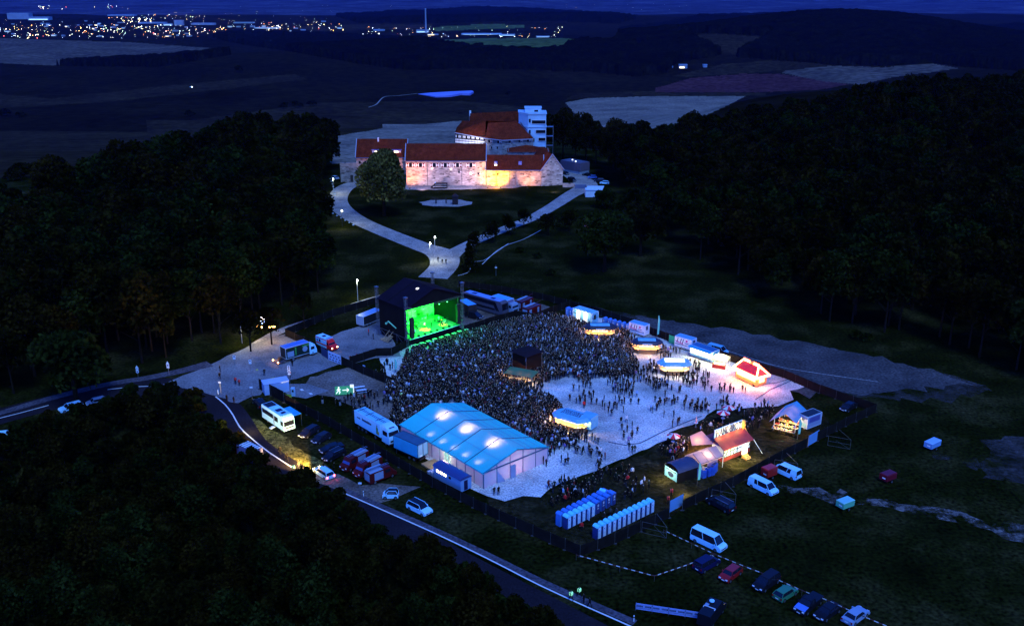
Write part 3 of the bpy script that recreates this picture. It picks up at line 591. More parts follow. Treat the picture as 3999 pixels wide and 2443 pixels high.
def car(label, A, B, col, kind='hatch', cat='car', name='parked_car', group=None, L=None, roofm=None, lit=False, rails=False, hoodm=None, nosnap=None, stripe=None):
    D = dict(hatch=(4.0,1.72,1.46,.95,.24,.36,.02,.14), estate=(4.6,1.78,1.48,.95,.25,.38,.01,.10), suv=(4.5,1.85,1.70,1.06,.24,.35,.02,.09), mpv=(4.7,1.85,1.74,1.02,.18,.36,.01,.06), smart=(2.7,1.56,1.54,.98,.14,.36,.04,.14), saloon=(4.5,1.78,1.42,.94,.26,.40,.14,.26), pickup=(5.2,1.85,1.75,1.08,.24,.37,.42,.44), van=(4.9,1.92,1.95,1.10,.14,.28,.0,.03), minibus=(5.3,1.95,2.3,1.15,.13,.26,.0,.02))
    l, w, hr, zw, fh, fw, rb, rt = D[kind]; l = L or l
    c, a, _ = edge(A, B, w, 0, l); t = thing(name, label, cat, c, a, group); h = l/2
    b = MB(); zb = .28
    prof = [(-h+.05, zb), (-h, zb+.25), (-h+.02, zw-.02), (h-fh*l, zw), (h-fh*l*.5, zw-.07), (h-.14, zw-.20), (h, zw-.42), (h, zb+.1), (h-.12, zb)]
    if kind == 'pickup': prof = [(-h+.05, zb+.1), (-h, zb+.3), (-h, zw-.02)]+prof[3:]
    b.side(prof, -w/2, w/2, col, .06, zw-.25, zw); b.obj('body', t)
    if hoodm:
        m = MB(); m.side([(h-fh*l, zw+.012), (h-fh*l*.5, zw-.055), (h-.16, zw-.19), (h-.16, zw-.22), (h-fh*l*.5, zw-.09), (h-fh*l, zw-.03)], -w/2*.88, w/2*.88, hoodm); m.obj('bonnet', t)
    x0, x1 = -h+rb*l, h-fh*l; X0, X1 = -h+rt*l, h-fw*l; wi, wo = w/2-.06, w/2-.24
    g = MB(); g.add([(x0,-wi,zw),(x1,-wi,zw),(x1,wi,zw),(x0,wi,zw),(X0,-wo,hr-.05),(X1,-wo,hr-.05),(X1,wo,hr-.05),(X0,wo,hr-.05)], [(0,1,5,4),(1,2,6,5),(2,3,7,6),(3,0,4,7)], glass)
    r_ = MB(); r_.prism([(X0-.05,-wo-.03),(X1+.05,-wo-.03),(X1+.05,wo+.03),(X0-.05,wo+.03)], hr-.06, hr, roofm or col, [(X0+.02,-wo+.03),(X1-.03,-wo+.03),(X1-.03,wo-.03),(X0+.02,wo-.03)]); rf = r_.obj('roof', t)
    if rails or roofm:
        q = MB(); cc = rim if rails else col
        for s in (-1, 1): q.box(X0, X1, s*(wo+.01)-.03, s*(wo+.01)+.03, hr-.01, hr+.06, cc)
        q.obj('roof_rails', t)
    p = g
    for s in (-1, 1):
        for (xa, xb) in ((x0, X0), (x1, X1)): p.tube((xa, s*wi, zw), (xb, s*wo, hr-.04), .045, col, 4)
        xm = (X0+X1)/2; p.tube(((x0+x1)/2-.1, s*(wi+.01), zw), (xm-.1, s*(wo+.01), hr-.04), .045, plastic if kind not in ('van', 'minibus') else col, 4)
    if kind in ('van', 'minibus'):
        for s in (-1, 1):
            p.add([(x0, s*(wi+.012), zw), (x0+(x1-x0)*.30, s*(wi+.012), zw), (X0+(X1-X0)*.30, s*(wo+.012), hr-.05), (X0, s*(wo+.012), hr-.05)], [(0, 1, 2, 3)], col) if kind == 'van' else None
    g.obj('windows', t)
    for x in (-h+.17*l, h-.17*l):
        for s in (-1, 1): wheel(t, x, s*(w/2-.10))
    for s in (-1, 1):
        m = MB(); m.box(h-.10, h+.02, s*(w/2-.30)-.17, s*(w/2-.30)+.17, zw-.40, zw-.25, emis('headlight_on', (1, .85, .55), 30) if lit else hl); m.obj('headlight', t)
        m = MB(); m.box(-h-.02, -h+.06, s*(w/2-.16)-.12, s*(w/2-.16)+.12, zw-.35, zw-.05, emis('taillight_on', (1, .03, .04), 14) if lit else tl); m.obj('taillight', t)
        m = MB(); m.box(x1-.45, x1-.25, s*(w/2+.08)-.08, s*(w/2+.08)+.08, zw+.02, zw+.18, col); m.obj('wing_mirror', t)
    m = MB(); m.box(h-.01, h+.03, -.26, .26, .42, .54, plate); m.box(-h-.03, -h+.01, -.26, .26, .52, .64, plate); m.obj('number_plate', t)
    m = MB(); m.box(h-.02, h+.015, -w*.3, w*.3, zw-.62, zw-.45, plastic); m.obj('grille', t)
    if stripe:
        m = MB()
        for s in (-1, 1): m.box(-h+.2, h-.5, s*(w/2)-.008, s*(w/2)+.008, .62, .78, stripe)
        m.obj('side_stripe', t)
    return t
car('white estate with lit red tail lights driving on the road beside the red fire vans', (1268,1876), (1228,1849), white, 'estate', lit=True, rails=True, L=4.7)
car('small white two-seat car with a black roof on the grass by the road', (1557,1951), (1492,1951), white, 'smart', roofm=black)
car('white off-road car with dark roof panel beside the small two-seat car', (1590,1988), (1655,2021), white, 'suv', roofm=black)
car('dark car parked behind the white motorhome', (1012,1602), (985,1572), black, 'estate')
car('grey car nearest the motorhome, first of four parked along the fence', (1252,1682), (1192,1718), grey_p, 'estate', group='dark cars parked between motorhome and fire vans')
car('grey-blue estate, second of four parked along the fence', (1298,1709), (1238,1741), grey_p, 'hatch', group='dark cars parked between motorhome and fire vans')
car('black car, third of four parked along the fence', (1340,1757), (1268,1778), black, 'saloon', group='dark cars parked between motorhome and fire vans')
car('black estate with bright roof rails beside the first red fire van', (1345,1779), (1290,1806), black, 'estate', rails=True, group='dark cars parked between motorhome and fire vans')
car('black off-road car with chrome roof rails below the fence brace', (2835,2005), (2764,1968), black, 'suv', rails=True, L=5.0)
car('blue-white panel van parked on the meadow in front of the black fence', (2920,1897), (3010,1942), white, 'van', 'van', 'panel_van', L=5.2)
car('blue-white minibus facing the fence behind the red trailer', (3100,1879), (3018,1842), white, 'van', 'van', 'minibus', L=5.0)
car('blue-white high van beside the dotted barrier tape', (2697,2110), (2808,2163), white, 'minibus', 'van', 'panel_van', L=5.6)
RG = 'cars parked in a row along the barrier tape at lower right'
car('dark blue car at the top end of the parked row', (2738,2246), (2815,2202), navy, 'mpv', L=4.4, group=RG)
car('red hatchback, second in the parked row', (2895,2243), (2848,2279), red, 'hatch', group=RG)
car('black people carrier with bright headlamps, third in the parked row', (3050,2270), (2975,2322), black, 'mpv', group=RG)
car('green hatchback, fourth in the parked row', (3058,2356), (3112,2322), green_p, 'hatch', group=RG, L=3.9)
car('pickup with pale blue bonnet and open black bed in the parked row', (3215,2352), (3142,2412), black, 'pickup', 'pickup', 'pickup_truck', group=RG, hoodm=blue_p, roofm=black)
car('black car between the pickup and the pale blue car', (3282,2390), (3222,2432), black, 'saloon', group=RG)
car('pale blue car at the lower right end of the parked row', (3332,2450), (3392,2405), silver, 'saloon', group=RG)
car('black car parked against the fence in the dark right corner of the ground', (3352,1590), (3305,1615), black, 'saloon')
CG = 'cars parked beside the castle'
car('black off-road car parked against the castle gable', (2200,700), (2255,716), black, 'suv', group=CG, rails=True)
car('black car nearest the gable behind the off-road car', (2185,676), (2220,688), black, 'hatch', group=CG)
car('black car nearest the grey hall', (2306,690), (2272,686), black, 'saloon', group=CG)
car('blue-silver car second from the grey hall', (2335,698), (2293,699), blue_p, 'hatch', group=CG)
car('black car with a roof box between the silver and white cars', (2358,712), (2320,711), black, 'estate', group=CG, rails=True)
car('white hatchback at the front of the castle car park', (2380,721), (2340,720), white, 'hatch', group=CG)
car('pale car half hidden by the left wood near the castle gate', (1290,697), (1318,705), silver, 'hatch', group=CG)
car('pale car standing behind the big rounded tree at far left', (310,1598), (258,1612), white, 'estate')
car('pale car behind the trees right of the big rounded tree', (400,1580), (365,1588), silver, 'hatch')
car('white car with a lit tail lamp at the left edge among the trees', (-20,1722), (42,1716), white, 'hatch', lit=True)
for i, (A, B, m, l) in enumerate([((2330,880),(2285,895),red,'red car under the trees below the lane'), ((2365,908),(2320,915),white,'white car under the trees below the lane'), ((2450,905),(2415,912),silver,'silver car deep under the trees below the lane')]): car(l, A, B, m, 'hatch', group='cars under the trees below the lane')
# --- big box vehicles
def cab(t, x0, x1, w, h, col, name='cab', low=.55):
    m = MB(); m.side([(x0, low), (x0, h-.05), (x0+.3, h), (x1-.45, h), (x1-.08, h*.62), (x1, h*.5), (x1, low)], -w/2, w/2, col, .06, h*.5, h); c = m.obj(name, t)
    g = MB(); k = h*.62; g.add([(x1-.42, -w*.43, h-.16), (x1-.42, w*.43, h-.16), (x1-.05, w*.46, k), (x1-.05, -w*.46, k)], [(0, 1, 2, 3)], glass)
    for s in (-1, 1): g.box(x0+.35, x1-.6, s*w*.485-.012, s*w*.485+.02, h*.58, h*.84, glass)
    g.obj('windows', c)
    q = MB(); q.box(x1-.01, x1+.03, -w*.36, w*.36, low+.35, low+.75, plastic); q.box(x1-.05, x1+.05, -w*.5, w*.5, low-.15, low+.12, plastic); q.obj('grille', c)
    for s in (-1, 1):
        q = MB(); q.box(x1-.02, x1+.04, s*w*.4-.18, s*w*.4+.18, low+.15, low+.32, hl); q.obj('headlight', c)
    return c
def boxbody(t, x0, x1, w, z0, z1, col, roof=None, name='cargo_box', edge_m=None):
    m = MB(); m.box(x0, x1, -w/2, w/2, z0, z1, col); b = m.obj(name, t)
    if roof:
        m = MB(); m.box(x0+.06, x1-.06, -w/2+.06, w/2-.06, z1, z1+.03, roof); m.obj('roof', b)
    if edge_m:
        m = MB()
        for y in (-w/2, w/2):
            for z in (z0, z1): m.tube((x0, y, z), (x1, y, z), .05, edge_m, 4)
            for x in (x0, x1): m.tube((x, y, z0), (x, y, z1), .05, edge_m, 4)
        for x in (x0, x1):
            for z in (z0, z1): m.tube((x, -w/2, z), (x, w/2, z), .05, edge_m, 4)
        m.obj('frame', b)
    return b
def chassis(t, x0, x1, w, axles, r=.5):
    m = MB(); m.box(x0, x1, -w*.3, w*.3, r*.9, r*1.6, plastic); m.obj('chassis', t)
    for x in axles:
        for s in (-1, 1): wheel(t, x, s*(w/2-.15), r, .28)
dark_edge = mat('edge_dark', (.02, .03, .05), .5, 0, .1); bright_edge = mat('edge_bright', (.7, .8, .85), .5, 0, .05)
lettering = mat('lettering_dark', (.02, .03, .10), .6, 0, .05); teal = mat('tarpaulin_cyan', (.03, .40, .62), .6, 0, .12, .5); teal_dark = mat('tarpaulin_dark', (.03, .10, .16), .6, 0, .2, .6)
# motorhome
c, a, L = edge((1022,1634), (1114,1695), 2.4, 0, 8.8); t = thing('motorhome', 'long white motorhome parked on the lit grass strip by the road', 'motorhome', c, a)
m = MB(); h = L/2; m.side([(-h,.5),(-h,3.2),(-h+.1,3.3),(h-1.0,3.3),(h-.35,3.05),(h-.1,2.5),(h-.12,1.3),(h,1.1),(h,.45)], -1.2, 1.2, white, .05, 2.6, 3.3); b = m.obj('body', t)
m = MB(); m.add([(h-.09,-1.08,2.35),(h-.09,1.08,2.35),(h-.09,1.1,1.35),(h-.09,-1.1,1.35)], [(0,1,2,3)], glass)
for s in (-1, 1): m.box(-h+.3, 0.2, s*1.195-.02, s*1.195+.02, 1.75, 2.65, glass); m.box(.75, 2.1, s*1.195-.02, s*1.195+.02, 1.55, 2.55, glass); m.box(h-1.2, h-.3, s*1.195-.02, s*1.195+.02, 1.45, 2.3, glass)
m.obj('windows', b)
m = MB(); m.box(-h+.3, -h+2.4, -1.0, 1.0, 3.3, 3.34, black); m.box(-h+3.0, -h+3.6, -.2, .9, 3.3, 3.42, white); m.box(-h+4.4, -h+5.5, -.6, .6, 3.3, 3.40, navy); m.box(-h+6.2, -h+6.9, -.4, .5, 3.3, 3.4, navy); m.obj('roof_hatches', b)
m = MB(); m.box(.3, .7, -1.22, -1.19, .6, 2.6, silver); m.box(.1, .9, -1.75, -1.2, .15, .22, bright_edge); m.box(.1, .9, -2.2, -1.7, .02, .08, bright_edge); m.obj('entry_door', b)
m = MB(); m.box(h-.02, h+.04, -.9, .9, .9, 1.15, plastic); m.obj('grille', b)
m = MB(); m.box(-h+3.5, h-.8, 1.2, 3.2, 2.62, 2.66, teal); m.tube((-h+3.6,3.15,0),(-h+3.6,3.15,2.6),.03,rim,4); m.tube((h-.9,3.15,0),(h-.9,3.15,2.6),.03,rim,4); m.obj('awning', t)
chassis(t, -h+.3, h-.4, 2.3, (-h+2.2, h-1.3), .42)
# semi-trailer lorry with dark wording and a picture of bottles
c, a, L = edge((1403,1679), (1503,1738), 2.5, 0, 11.5); t = thing('beer_lorry', 'white lorry with dark wording on its side standing behind the cyan trailer', 'lorry', c, a); h = L/2
b = boxbody(t, -h, h-2.7, 2.5, 1.1, 3.8, white, paint('lorry_roof', (.22, .62, .80)))
m = MB(); rn = random.Random(4)
x = -h+.9
for wd, hh in ((1.1, .32), (0, 0), (3.0, .55)):
    xe = x+wd
    while x < xe: w_ = rn.uniform(.13, .26); m.box(x, x+w_, -1.275, -1.25, 2.55, 2.55+hh*rn.choice((.7, .7, 1)), lettering); x += w_+.05
    x += .3
m.obj('wording', b)
m = MB(); m.box(h-4.1, h-3.5, -1.28, -1.25, 1.5, 2.8, mat('print_green', (.10, .25, .05), .5)); m.box(h-3.9, h-3.7, -1.285, -1.25, 2.8, 3.3, mat('print_brown', (.12, .06, .02), .5)); m.box(h-3.7, h-3.2, -1.29, -1.25, 1.45, 2.1, mat('print_gold', (.5, .35, .05), .5)); m.obj('bottle_picture', b)
m = MB()
for y in (-.18, .18): m.box(-h+.1, h-2.8, y-.05, y+.05, 3.83, 3.87, dark_edge)
for x in (-h+.9, -h+3.6, -h+6.8): m.box(x-.07, x+.07, -1.0, 1.0, 3.83, 3.88, dark_edge)
m.obj('roof_struts', b)
cab(t, h-2.4, h, 2.45, 3.5, white); m = MB(); m.side([(h-2.4,3.5),(h-2.3,3.95),(h-1.3,3.85),(h-.7,3.5)], -1.15, 1.15, white, .1, 3.5, 3.95); m.box(h-.9, h-.6, -.6, .6, 3.5, 3.6, lettering); m.obj('wind_deflector', t)
chassis(t, -h+.2, h-.4, 2.4, (-h+1.2, -h+2.5, -h+3.8, h-1.1, h-4.6))
# cyan trailer box beside the tent
c, a, L = edge((1536,1697), (1631,1738), 2.5, 3.75); t = thing('storage_trailer', 'cyan box trailer standing against the big white tent', 'trailer', c, a); h = L/2
b = boxbody(t, -h, h, 2.5, 1.15, 3.7, teal, teal_dark, edge_m=dark_edge)
m = MB(); m.box(h, h+.03, -1.1, -.02, 1.3, 3.6, paint('door_cyan', (.25, .50, .66))); m.box(h, h+.03, .02, 1.1, 1.3, 3.6, paint('door_cyan', (.25, .50, .66))); m.box(h+.03, h+.07, -.05, .05, 1.3, 3.6, dark_edge); m.box(h+.02, h+.06, -.8, -.2, 1.2, 1.5, bright_edge); m.obj('rear_doors', b)
chassis(t, -h+.1, h-.1, 2.4, (h-1.2, h-2.4), .45)
m = MB(); m.tube((-h+.3,-.9,0),(-h+.3,-.9,1.1),.07,rim,5); m.tube((-h+.3,.9,0),(-h+.3,.9,1.1),.07,rim,5); m.obj('landing_leg', t)
# site wagon with a row of lit windows
c, a, L = edge((1696,1872), (1797,1930), 2.4, 0, 7.4); t = thing('site_wagon', 'pale blue site wagon with lit side windows beside the big tent', 'site wagon', c, a); h = L/2; sw = paint('wagon_blue', (.20, .38, .60))
m = MB(); m.box(-h, h, -1.2, 1.2, .5, 2.75, sw); b = m.obj('wall', t)
m = MB(); m.side([(0,0)]*3, 0, 0, navy) if 0 else None
pr = [(1.3*math.cos(q), 2.72+.42*math.sin(q)) for q in [math.pi*i/8 for i in range(9)]]
m.add([(x, y, z) for x in (-h-.1, h+.1) for y, z in pr], [list(range(9)), list(range(9, 18))[::-1]]+[(i, i+1, 10+i, 9+i) for i in range(8)], paint('wagon_roof', (.035, .055, .17))); m.obj('roof', t)
wl = emis('window_warm', (1, .72, .34), 3.0)
for i, x in enumerate((-h+1.2, -h+2.2, -h+3.2, -h+4.5)):
    m = MB(); m.box(x-.3, x+.3, -1.225, -1.19, 1.9, 2.35, wl if i < 3 else glass); m.obj('window', b)
m = MB(); m.box(h-.01, h+.03, -.45, .35, .6, 2.4, navy); m.obj('door', b); chassis(t, -h+.2, h-.2, 2.2, (-h+1.5, h-1.5), .36)
# red fire vans with ladders on their equipment boxes
def firevan(label, A, B):
    c, a, L = edge(A, B, 2.0, 0, 5.6); t = thing('fire_van', label, 'fire van', c, a, 'red fire vans parked in the yard'); h = L/2
    m = MB(); m.side([(h-2.6,.4),(h-2.6,2.35),(h-1.3,2.35),(h-.75,1.35),(h-.1,1.1),(h,.8),(h,.35)], -.98, .98, dred, .12, 1.3, 2.35); b = m.obj('cab', t)
    g = MB(); g.add([(h-1.27,-.74,2.25),(h-1.27,.74,2.25),(h-.74,.86,1.37),(h-.74,-.86,1.37)], [(0,1,2,3)], paint('screen', (.05, .08, .25), .1))
    for s in (-1, 1): g.box(h-2.4, h-1.3, s*.93-.02, s*.93+.03, 1.4, 2.0, glass)
    g.obj('windows', b)
    m = MB(); m.box(-h, h-2.65, -1.0, 1.0, .4, 2.3, dred); b = m.obj('equipment_box', t)
    m = MB()
    for s in (-1, 1): m.box(-h+.9, h-2.85, s*1.0-.02, s*1.0+.02, .7, 2.1, silver)
    m.box(-h-.02, -h+.02, -.75, .75, .7, 2.1, silver); m.obj('roller_shutters', b)
    m = MB(); m.box(-h+.1, h-2.8, -.9, .9, 2.3, 2.34, silver); m.obj('roof', b)
    m = MB()
    for y in (-.25, .15): m.tube((-h-.5, y, 2.6), (h-1.1, y, 2.6), .04, rim, 4)
    for i in range(12): x = -h-.4+i*(L-.9)/12; m.tube((x, -.25, 2.6), (x, .15, 2.6), .03, rim, 4)
    m.box(-h+.3, h-2.4, .35, .75, 2.45, 2.6, silver); m.obj('ladder', t)
    m = MB(); m.box(h-.01, h+.03, -.25, .25, .45, .57, plate); m.obj('number_plate', t)
    for s in (-1, 1):
        q = MB(); q.box(h-.08, h+.02, s*.72-.15, s*.72+.15, .8, .98, hl); q.obj('headlight', t)
    for x in (-h+1, h-.95):
        for s in (-1, 1): wheel(t, x, s*.88, .36)
firevan('red fire van with ladder, first beside the black cars', (1437,1806), (1362,1846))
firevan('red fire van with ladder, middle one of the three', (1490,1829), (1412,1871))
firevan('red fire van seen from behind, nearest the small white car', (1461,1893), (1538,1862))
# ambulance
c, a, L = edge((1238,1352), (1291,1374), 2.1, 0, 6.0); t = thing('ambulance', 'white and red ambulance with its door open in the yard left of the stage', 'ambulance', c, a); h = L/2; sig = paint('signal_red', (.85, .02, .015))
m = MB(); m.box(-h, h-1.9, -1.05, 1.05, .45, 2.75, white); b = m.obj('body', t)
m = MB(); m.box(-h-.02, h-1.88, -1.07, 1.07, 2.45, 2.62, sig); m.box(-h-.02, h-1.88, -1.07, 1.07, 1.05, 1.35, sig); m.obj('red_stripes', b)
m = MB(); m.side([(h-1.9,.45),(h-1.9,2.4),(h-1.45,2.35),(h-.95,1.45),(h-.1,1.15),(h,.9),(h,.4)], -1.0, 1.0, sig, .1, 1.4, 2.4); cb = m.obj('cab', t)
g = MB(); g.add([(h-1.42,-.8,2.25),(h-1.42,.8,2.25),(h-.94,.9,1.47),(h-.94,-.9,1.47)], [(0,1,2,3)], glass)
for s in (-1, 1): g.box(h-1.85, h-1.2, s*.97-.02, s*.97+.03, 1.45, 2.0, glass)
g.obj('windows', cb)
m = MB(); m.box(-h+1.6, -h+2.3, -.4, .4, 2.75, 2.9, navy); m.box(h-2.2, h-1.95, -.8, .8, 2.75, 2.9, blue_p); m.obj('roof_hatch', b)
m = MB(); m.box(-h+1.3, -h+1.9, -1.09, -1.05, 1.6, 2.2, glass); m.box(-h+.5, -h+.7, -1.09, -1.05, 1.5, 2.2, navy); m.box(-h+.35, -h+.85, -1.09, -1.05, 1.75, 1.95, navy); m.obj('side_emblem', b)
for s in (-1, 1):
    q = MB(); q.box(h-.06, h+.03, s*.75-.16, s*.75+.16, .8, 1.0, emis('lamp_warm_small', (1, .7, .35), 6)); q.obj('headlight', t)
for x in (-h+1.2, h-1.0):
    for s in (-1, 1): wheel(t, x, s*.9, .36)
# open delivery lorry with picture side
c, a, L = edge((1132,1415), (1228,1387), 2.5, 0, 8.2); t = thing('delivery_lorry', 'delivery lorry with open back and a green picture on its side', 'lorry', c, a); h = L/2; pic = paint('picture_dark', (.012, .03, .02))
b = boxbody(t, -h, h-2.0, 2.5, 1.0, 3.6, pic, blue_p, edge_m=bright_edge)
m = MB(); m.box(-h-.02, -h+.02, -1.1, 1.1, 1.1, 3.5, plastic); m.obj('open_back', b)
m = MB(); m.lathe([(.0, 0), (.75, 0)], (0, 0, 0), silver, 14)
m.v = [(v[0]*.9+.9, -1.275, v[1]*.9+2.3) for v in m.v]; m.box(-1.7, -1.35, -1.28, -1.25, 1.4, 3.3, paint('picture_green', (.05, .30, .06))); m.box(-h+.4, -2.0, -1.275, -1.25, 1.3, 2.6, silver); m.box(.2, 2.0, -1.27, -1.25, 2.9, 3.3, paint('picture_green', (.05, .30, .06))); m.obj('side_picture', b)
cab(t, h-1.9, h, 2.3, 2.7, white); chassis(t, -h+.2, h-.4, 2.3, (-h+1.9, h-1.1), .48)
m = MB(); m.box(-h-2.1, -h-.1, -1.2, 1.2, .55, .65, mat('ramp_steel', (.10, .10, .14), .4, .3)); m.box(-h-1.2, -h-.5, -.5, .4, .65, 1.4, plastic); m.obj('loading_ramp', t)
m = MB(); m.box(-h-2.15, -h-2.0, 1.0, 1.2, .65, .8, emis('amber', (1, .35, .05), 25)); m.box(-h-2.15, -h-2.0, -1.2, -1.0, .65, .8, emis('amber', (1, .35, .05), 25)); m.obj('warning_lamps', t)
# tour coach, lorries and trucks behind the stage
c, a, L = edge((1812,1141), (1957,1181), 2.55, 3.9, 14.0); t = thing('tour_coach', 'long double-deck tour coach with dark lower side behind the stage', 'coach', c, a); h = L/2; cg = paint('coach_grey', (.09, .085, .11)); cr_ = paint('coach_roof', (.20, .30, .62))
m = MB(); m.side([(-h,.4),(-h,3.8),(-h+.15,3.9),(h-.9,3.9),(h-.25,3.5),(h-.05,2.2),(h,1.2),(h,.35)], -1.27, 1.27, cg, .04, 3.2, 3.9); b = m.obj('body', t)
m = MB()
for s in (-1, 1): m.box(-h+.1, h-2.4, s*1.262-.02, s*1.262+.02, 2.55, 3.55, glass); m.box(-h+3.8, h-2.6, s*1.265-.02, s*1.265+.02, 1.2, 1.75, glass); m.add([(h-3.6,s*1.29,3.6),(h-2.4,s*1.29,3.6),(h-1.0,s*1.29,1.2),(h-2.2,s*1.29,1.2)], [(0,1,2,3)], glass)
m.box(h-.16, h-.02, -1.15, 1.15, 1.4, 3.3, glass); m.obj('windows', b)
m = MB(); m.box(-h+.3, h-1.2, -1.12, 1.12, 3.9, 3.93, cr_); m.box(-h+2.4, -h+3.8, -.5, .5, 3.93, 4.0, navy); m.box(h-4.9, h-3.6, -.5, .5, 3.93, 4.0, navy); m.obj('roof', b)
chassis(t, -h+.3, h-.4, 2.4, (-h+2.6, -h+4.0, h-2.9), .5)
c, a, L = edge((1926,1157), (1996,1178), 2.5, 3.6, 7.6); t = thing('box_lorry', 'white box lorry parked beyond the tour coach', 'lorry', c, a); h = L/2
b = boxbody(t, -h, h-1.9, 2.5, .9, 3.6, paint('box_grey', (.15, .16, .28)), paint('roof_cyan', (.10, .42, .78)), edge_m=bright_edge); cab(t, h-1.8, h, 2.4, 2.9, silver); chassis(t, -h+.2, h-.3, 2.3, (-h+1.6, h-1.0), .48)
car('white van nose beside the box lorry behind the coach', (2012,1205), (2045,1212), white, 'hatch', group=None)
c, a, L = edge((1795,1175), (1822,1190), 2.5, 3.4, 5.5); t = thing('box_lorry', 'lorry with bright blue roof half hidden by the right stage tower', 'lorry', c, a); h = L/2
b = boxbody(t, -h, h, 2.6, .9, 3.4, plastic, paint('roof_cyan', (.10, .42, .78))); chassis(t, -h+.2, h-.3, 2.3, (-h+1.0, h-1.0), .45)
car('dark car beside the blue-roofed lorry right of the stage', (1822,1240), (1865,1250), grey_p, 'mpv')
for i, (A, B, l) in enumerate([((2066,1243),(2110,1226),'dark red equipment truck with pale shutters behind the crowd'), ((2040,1215),(2080,1198),'dark red equipment truck behind the first red one')]):
    c, a, L = edge(A, B, 2.3, 0, 5.2); t = thing('equipment_truck', l, 'truck', c, a, 'red trucks behind the crowd'); h = L/2
    b = boxbody(t, -h, h, 2.3, .5, 2.6, dred, paint('red_roof', (.10, .02, .03)))
    m = MB(); m.box(-h+.5, -h+1.4, -1.17, -1.14, .8, 2.2, silver); m.box(h-1.5, h-.8, -1.17, -1.14, .8, 2.2, silver); m.box(-h-.02, -h+.01, -.8, .8, .8, 2.2, silver); m.obj('shutters', b)
    m = MB(); m.tube((-h+.5,-.5,2.7),(h+.8,-.2,3.3),.06,dred,5); m.box(-h+.5, h-.5, .3, .9, 2.6, 2.85, silver); m.obj('boom', t); chassis(t, -h+.2, h-.2, 2.1, (-h+1, h-1), .42)
c, a, L = edge((1433,1232), (1478,1214), 2.4, 3.0, 7); t = thing('cargo_trailer', 'box trailer with pale blue roof left of the stage', 'trailer', c, a); h = L/2
b = boxbody(t, -h, h, 2.4, .7, 3.0, plastic, paint('roof_blue2', (.12, .30, .70)), edge_m=bright_edge); m = MB(); m.box(-h-.02, -h+.01, -1.1, 1.1, .8, 2.9, silver); m.obj('rear_doors', b); chassis(t, -h+.2, h-.2, 2.2, (-h+1.4, -h+2.5), .42)
# small trailers
def smalltrailer(label, A, B, col, w=1.6, zt=1.7, roof=None, z0=.55, name='small_trailer', L=None):
    c, a, L = edge(A, B, w, 0, L); t = thing(name, label, 'trailer', c, a); h = L/2
    m = MB(); m.prism([(-h,-w/2),(h,-w/2),(h,w/2),(-h,w/2)], z0, zt-.12, col); b = m.obj('box', t)
    m = MB(); m.prism([(-h-.04,-w/2-.04),(h+.04,-w/2-.04),(h+.04,w/2+.04),(-h-.04,w/2+.04)], zt-.12, zt, roof or col, [(-h+.08,-w/2+.1),(h-.08,-w/2+.1),(h-.08,w/2-.1),(-h+.08,w/2-.1)]); m.obj('lid', b)
    m = MB(); m.box(-h-.03, -h+.02, -w*.3, w*.1, z0+.35, z0+.6, plate); m.obj('number_plate', t)
    m = MB(); m.tube((h, 0, .5), (h+1.1, 0, .45), .05, rim, 5); m.obj('drawbar', t)
    for s in (-1, 1): wheel(t, 0, s*(w/2+.05), .3, .18)
    return t
smalltrailer('small blue-white box trailer alone on the right meadow', (3636,1765), (3672,1748), paint('tr_blue', (.16, .34, .60)), roof=paint('tr_blue2', (.30, .50, .80)))
smalltrailer('small dark red box trailer alone on the right meadow', (3462,1892), (3498,1878), paint('tr_red', (.14, .01, .02)), L=2.6)
smalltrailer('small pale green box trailer alone on the right meadow', (3293,2000), (3333,1985), paint('tr_green', (.12, .50, .28)), roof=paint('tr_green2', (.25, .62, .55)), L=2.6)
smalltrailer('red box trailer between the two blue-white vans', (2996,1877), (3034,1862), paint('tr_red2', (.42, .02, .015)), zt=2.1)
c, a, L = edge((3185,1672), (3210,1655), 2.1, 0, 3.4); c, a, L = edge((3150,1682), (3204,1661), 2.2, 0, 4.2); t = thing('sales_cabin', 'small pale cabin trailer with dark roof right of the blue marquee', 'cabin', c, a); h = L/2; pale = paint('cabin_pale', (.30, .38, .55))
b = boxbody(t, -h, h, 2.2, .4, 2.9, pale, mat('roof_black', (.015, .015, .02), .6), edge_m=bright_edge); m = MB(); m.box(-h+.5, h-.5, -1.13, -1.09, 1.5, 2.6, paint('panel_violet', (.10, .10, .30))); m.obj('side_panel', b)
m = MB(); m.box(-h-.04, -h, -.9, .9, .6, 1.4, mat('print_teal', (.2, .42, .5), .5)); m.lathe([(0, 0), (.3, 0)], (0, 0, 0), lettering, 10); m.v[-20:] = [(-h-.05, v[0], v[1]+2.1) for v in m.v[-20:]]; m.obj('printed_end', b)
# lorry on the road among the trees at left
c, a, L = edge((1000,1803), (930,1765), 2.3, 0, 6.0); c, a, L = edge((985,1818), (905,1776), 2.3, 0, 7.0); t = thing('fire_engine', 'red lorry with pale slatted roof on the road behind the near trees', 'lorry', c, a); h = L/2
b = boxbody(t, -h, h-2.2, 2.3, .5, 2.8, paint('box_lilac', (.16, .14, .26)), navy)
m = MB()
for i in range(6): x = -h+.3+i*.7; m.box(x, x+.4, -1.0, 1.0, 2.84, 2.92, bright_edge)
m.obj('roof_slats', b); cab(t, h-2.1, h, 2.2, 2.5, dred)
for s in (-1, 1):
    q = MB(); q.box(h-.02, h+.06, s*.8-.12, s*.8+.12, .7, .9, emis('taillight_on', (1, .03, .04), 14)); q.obj('tail_lamp', t)
chassis(t, -h+.2, h-.2, 2.1, (-h+1.2, h-1.1), .45)
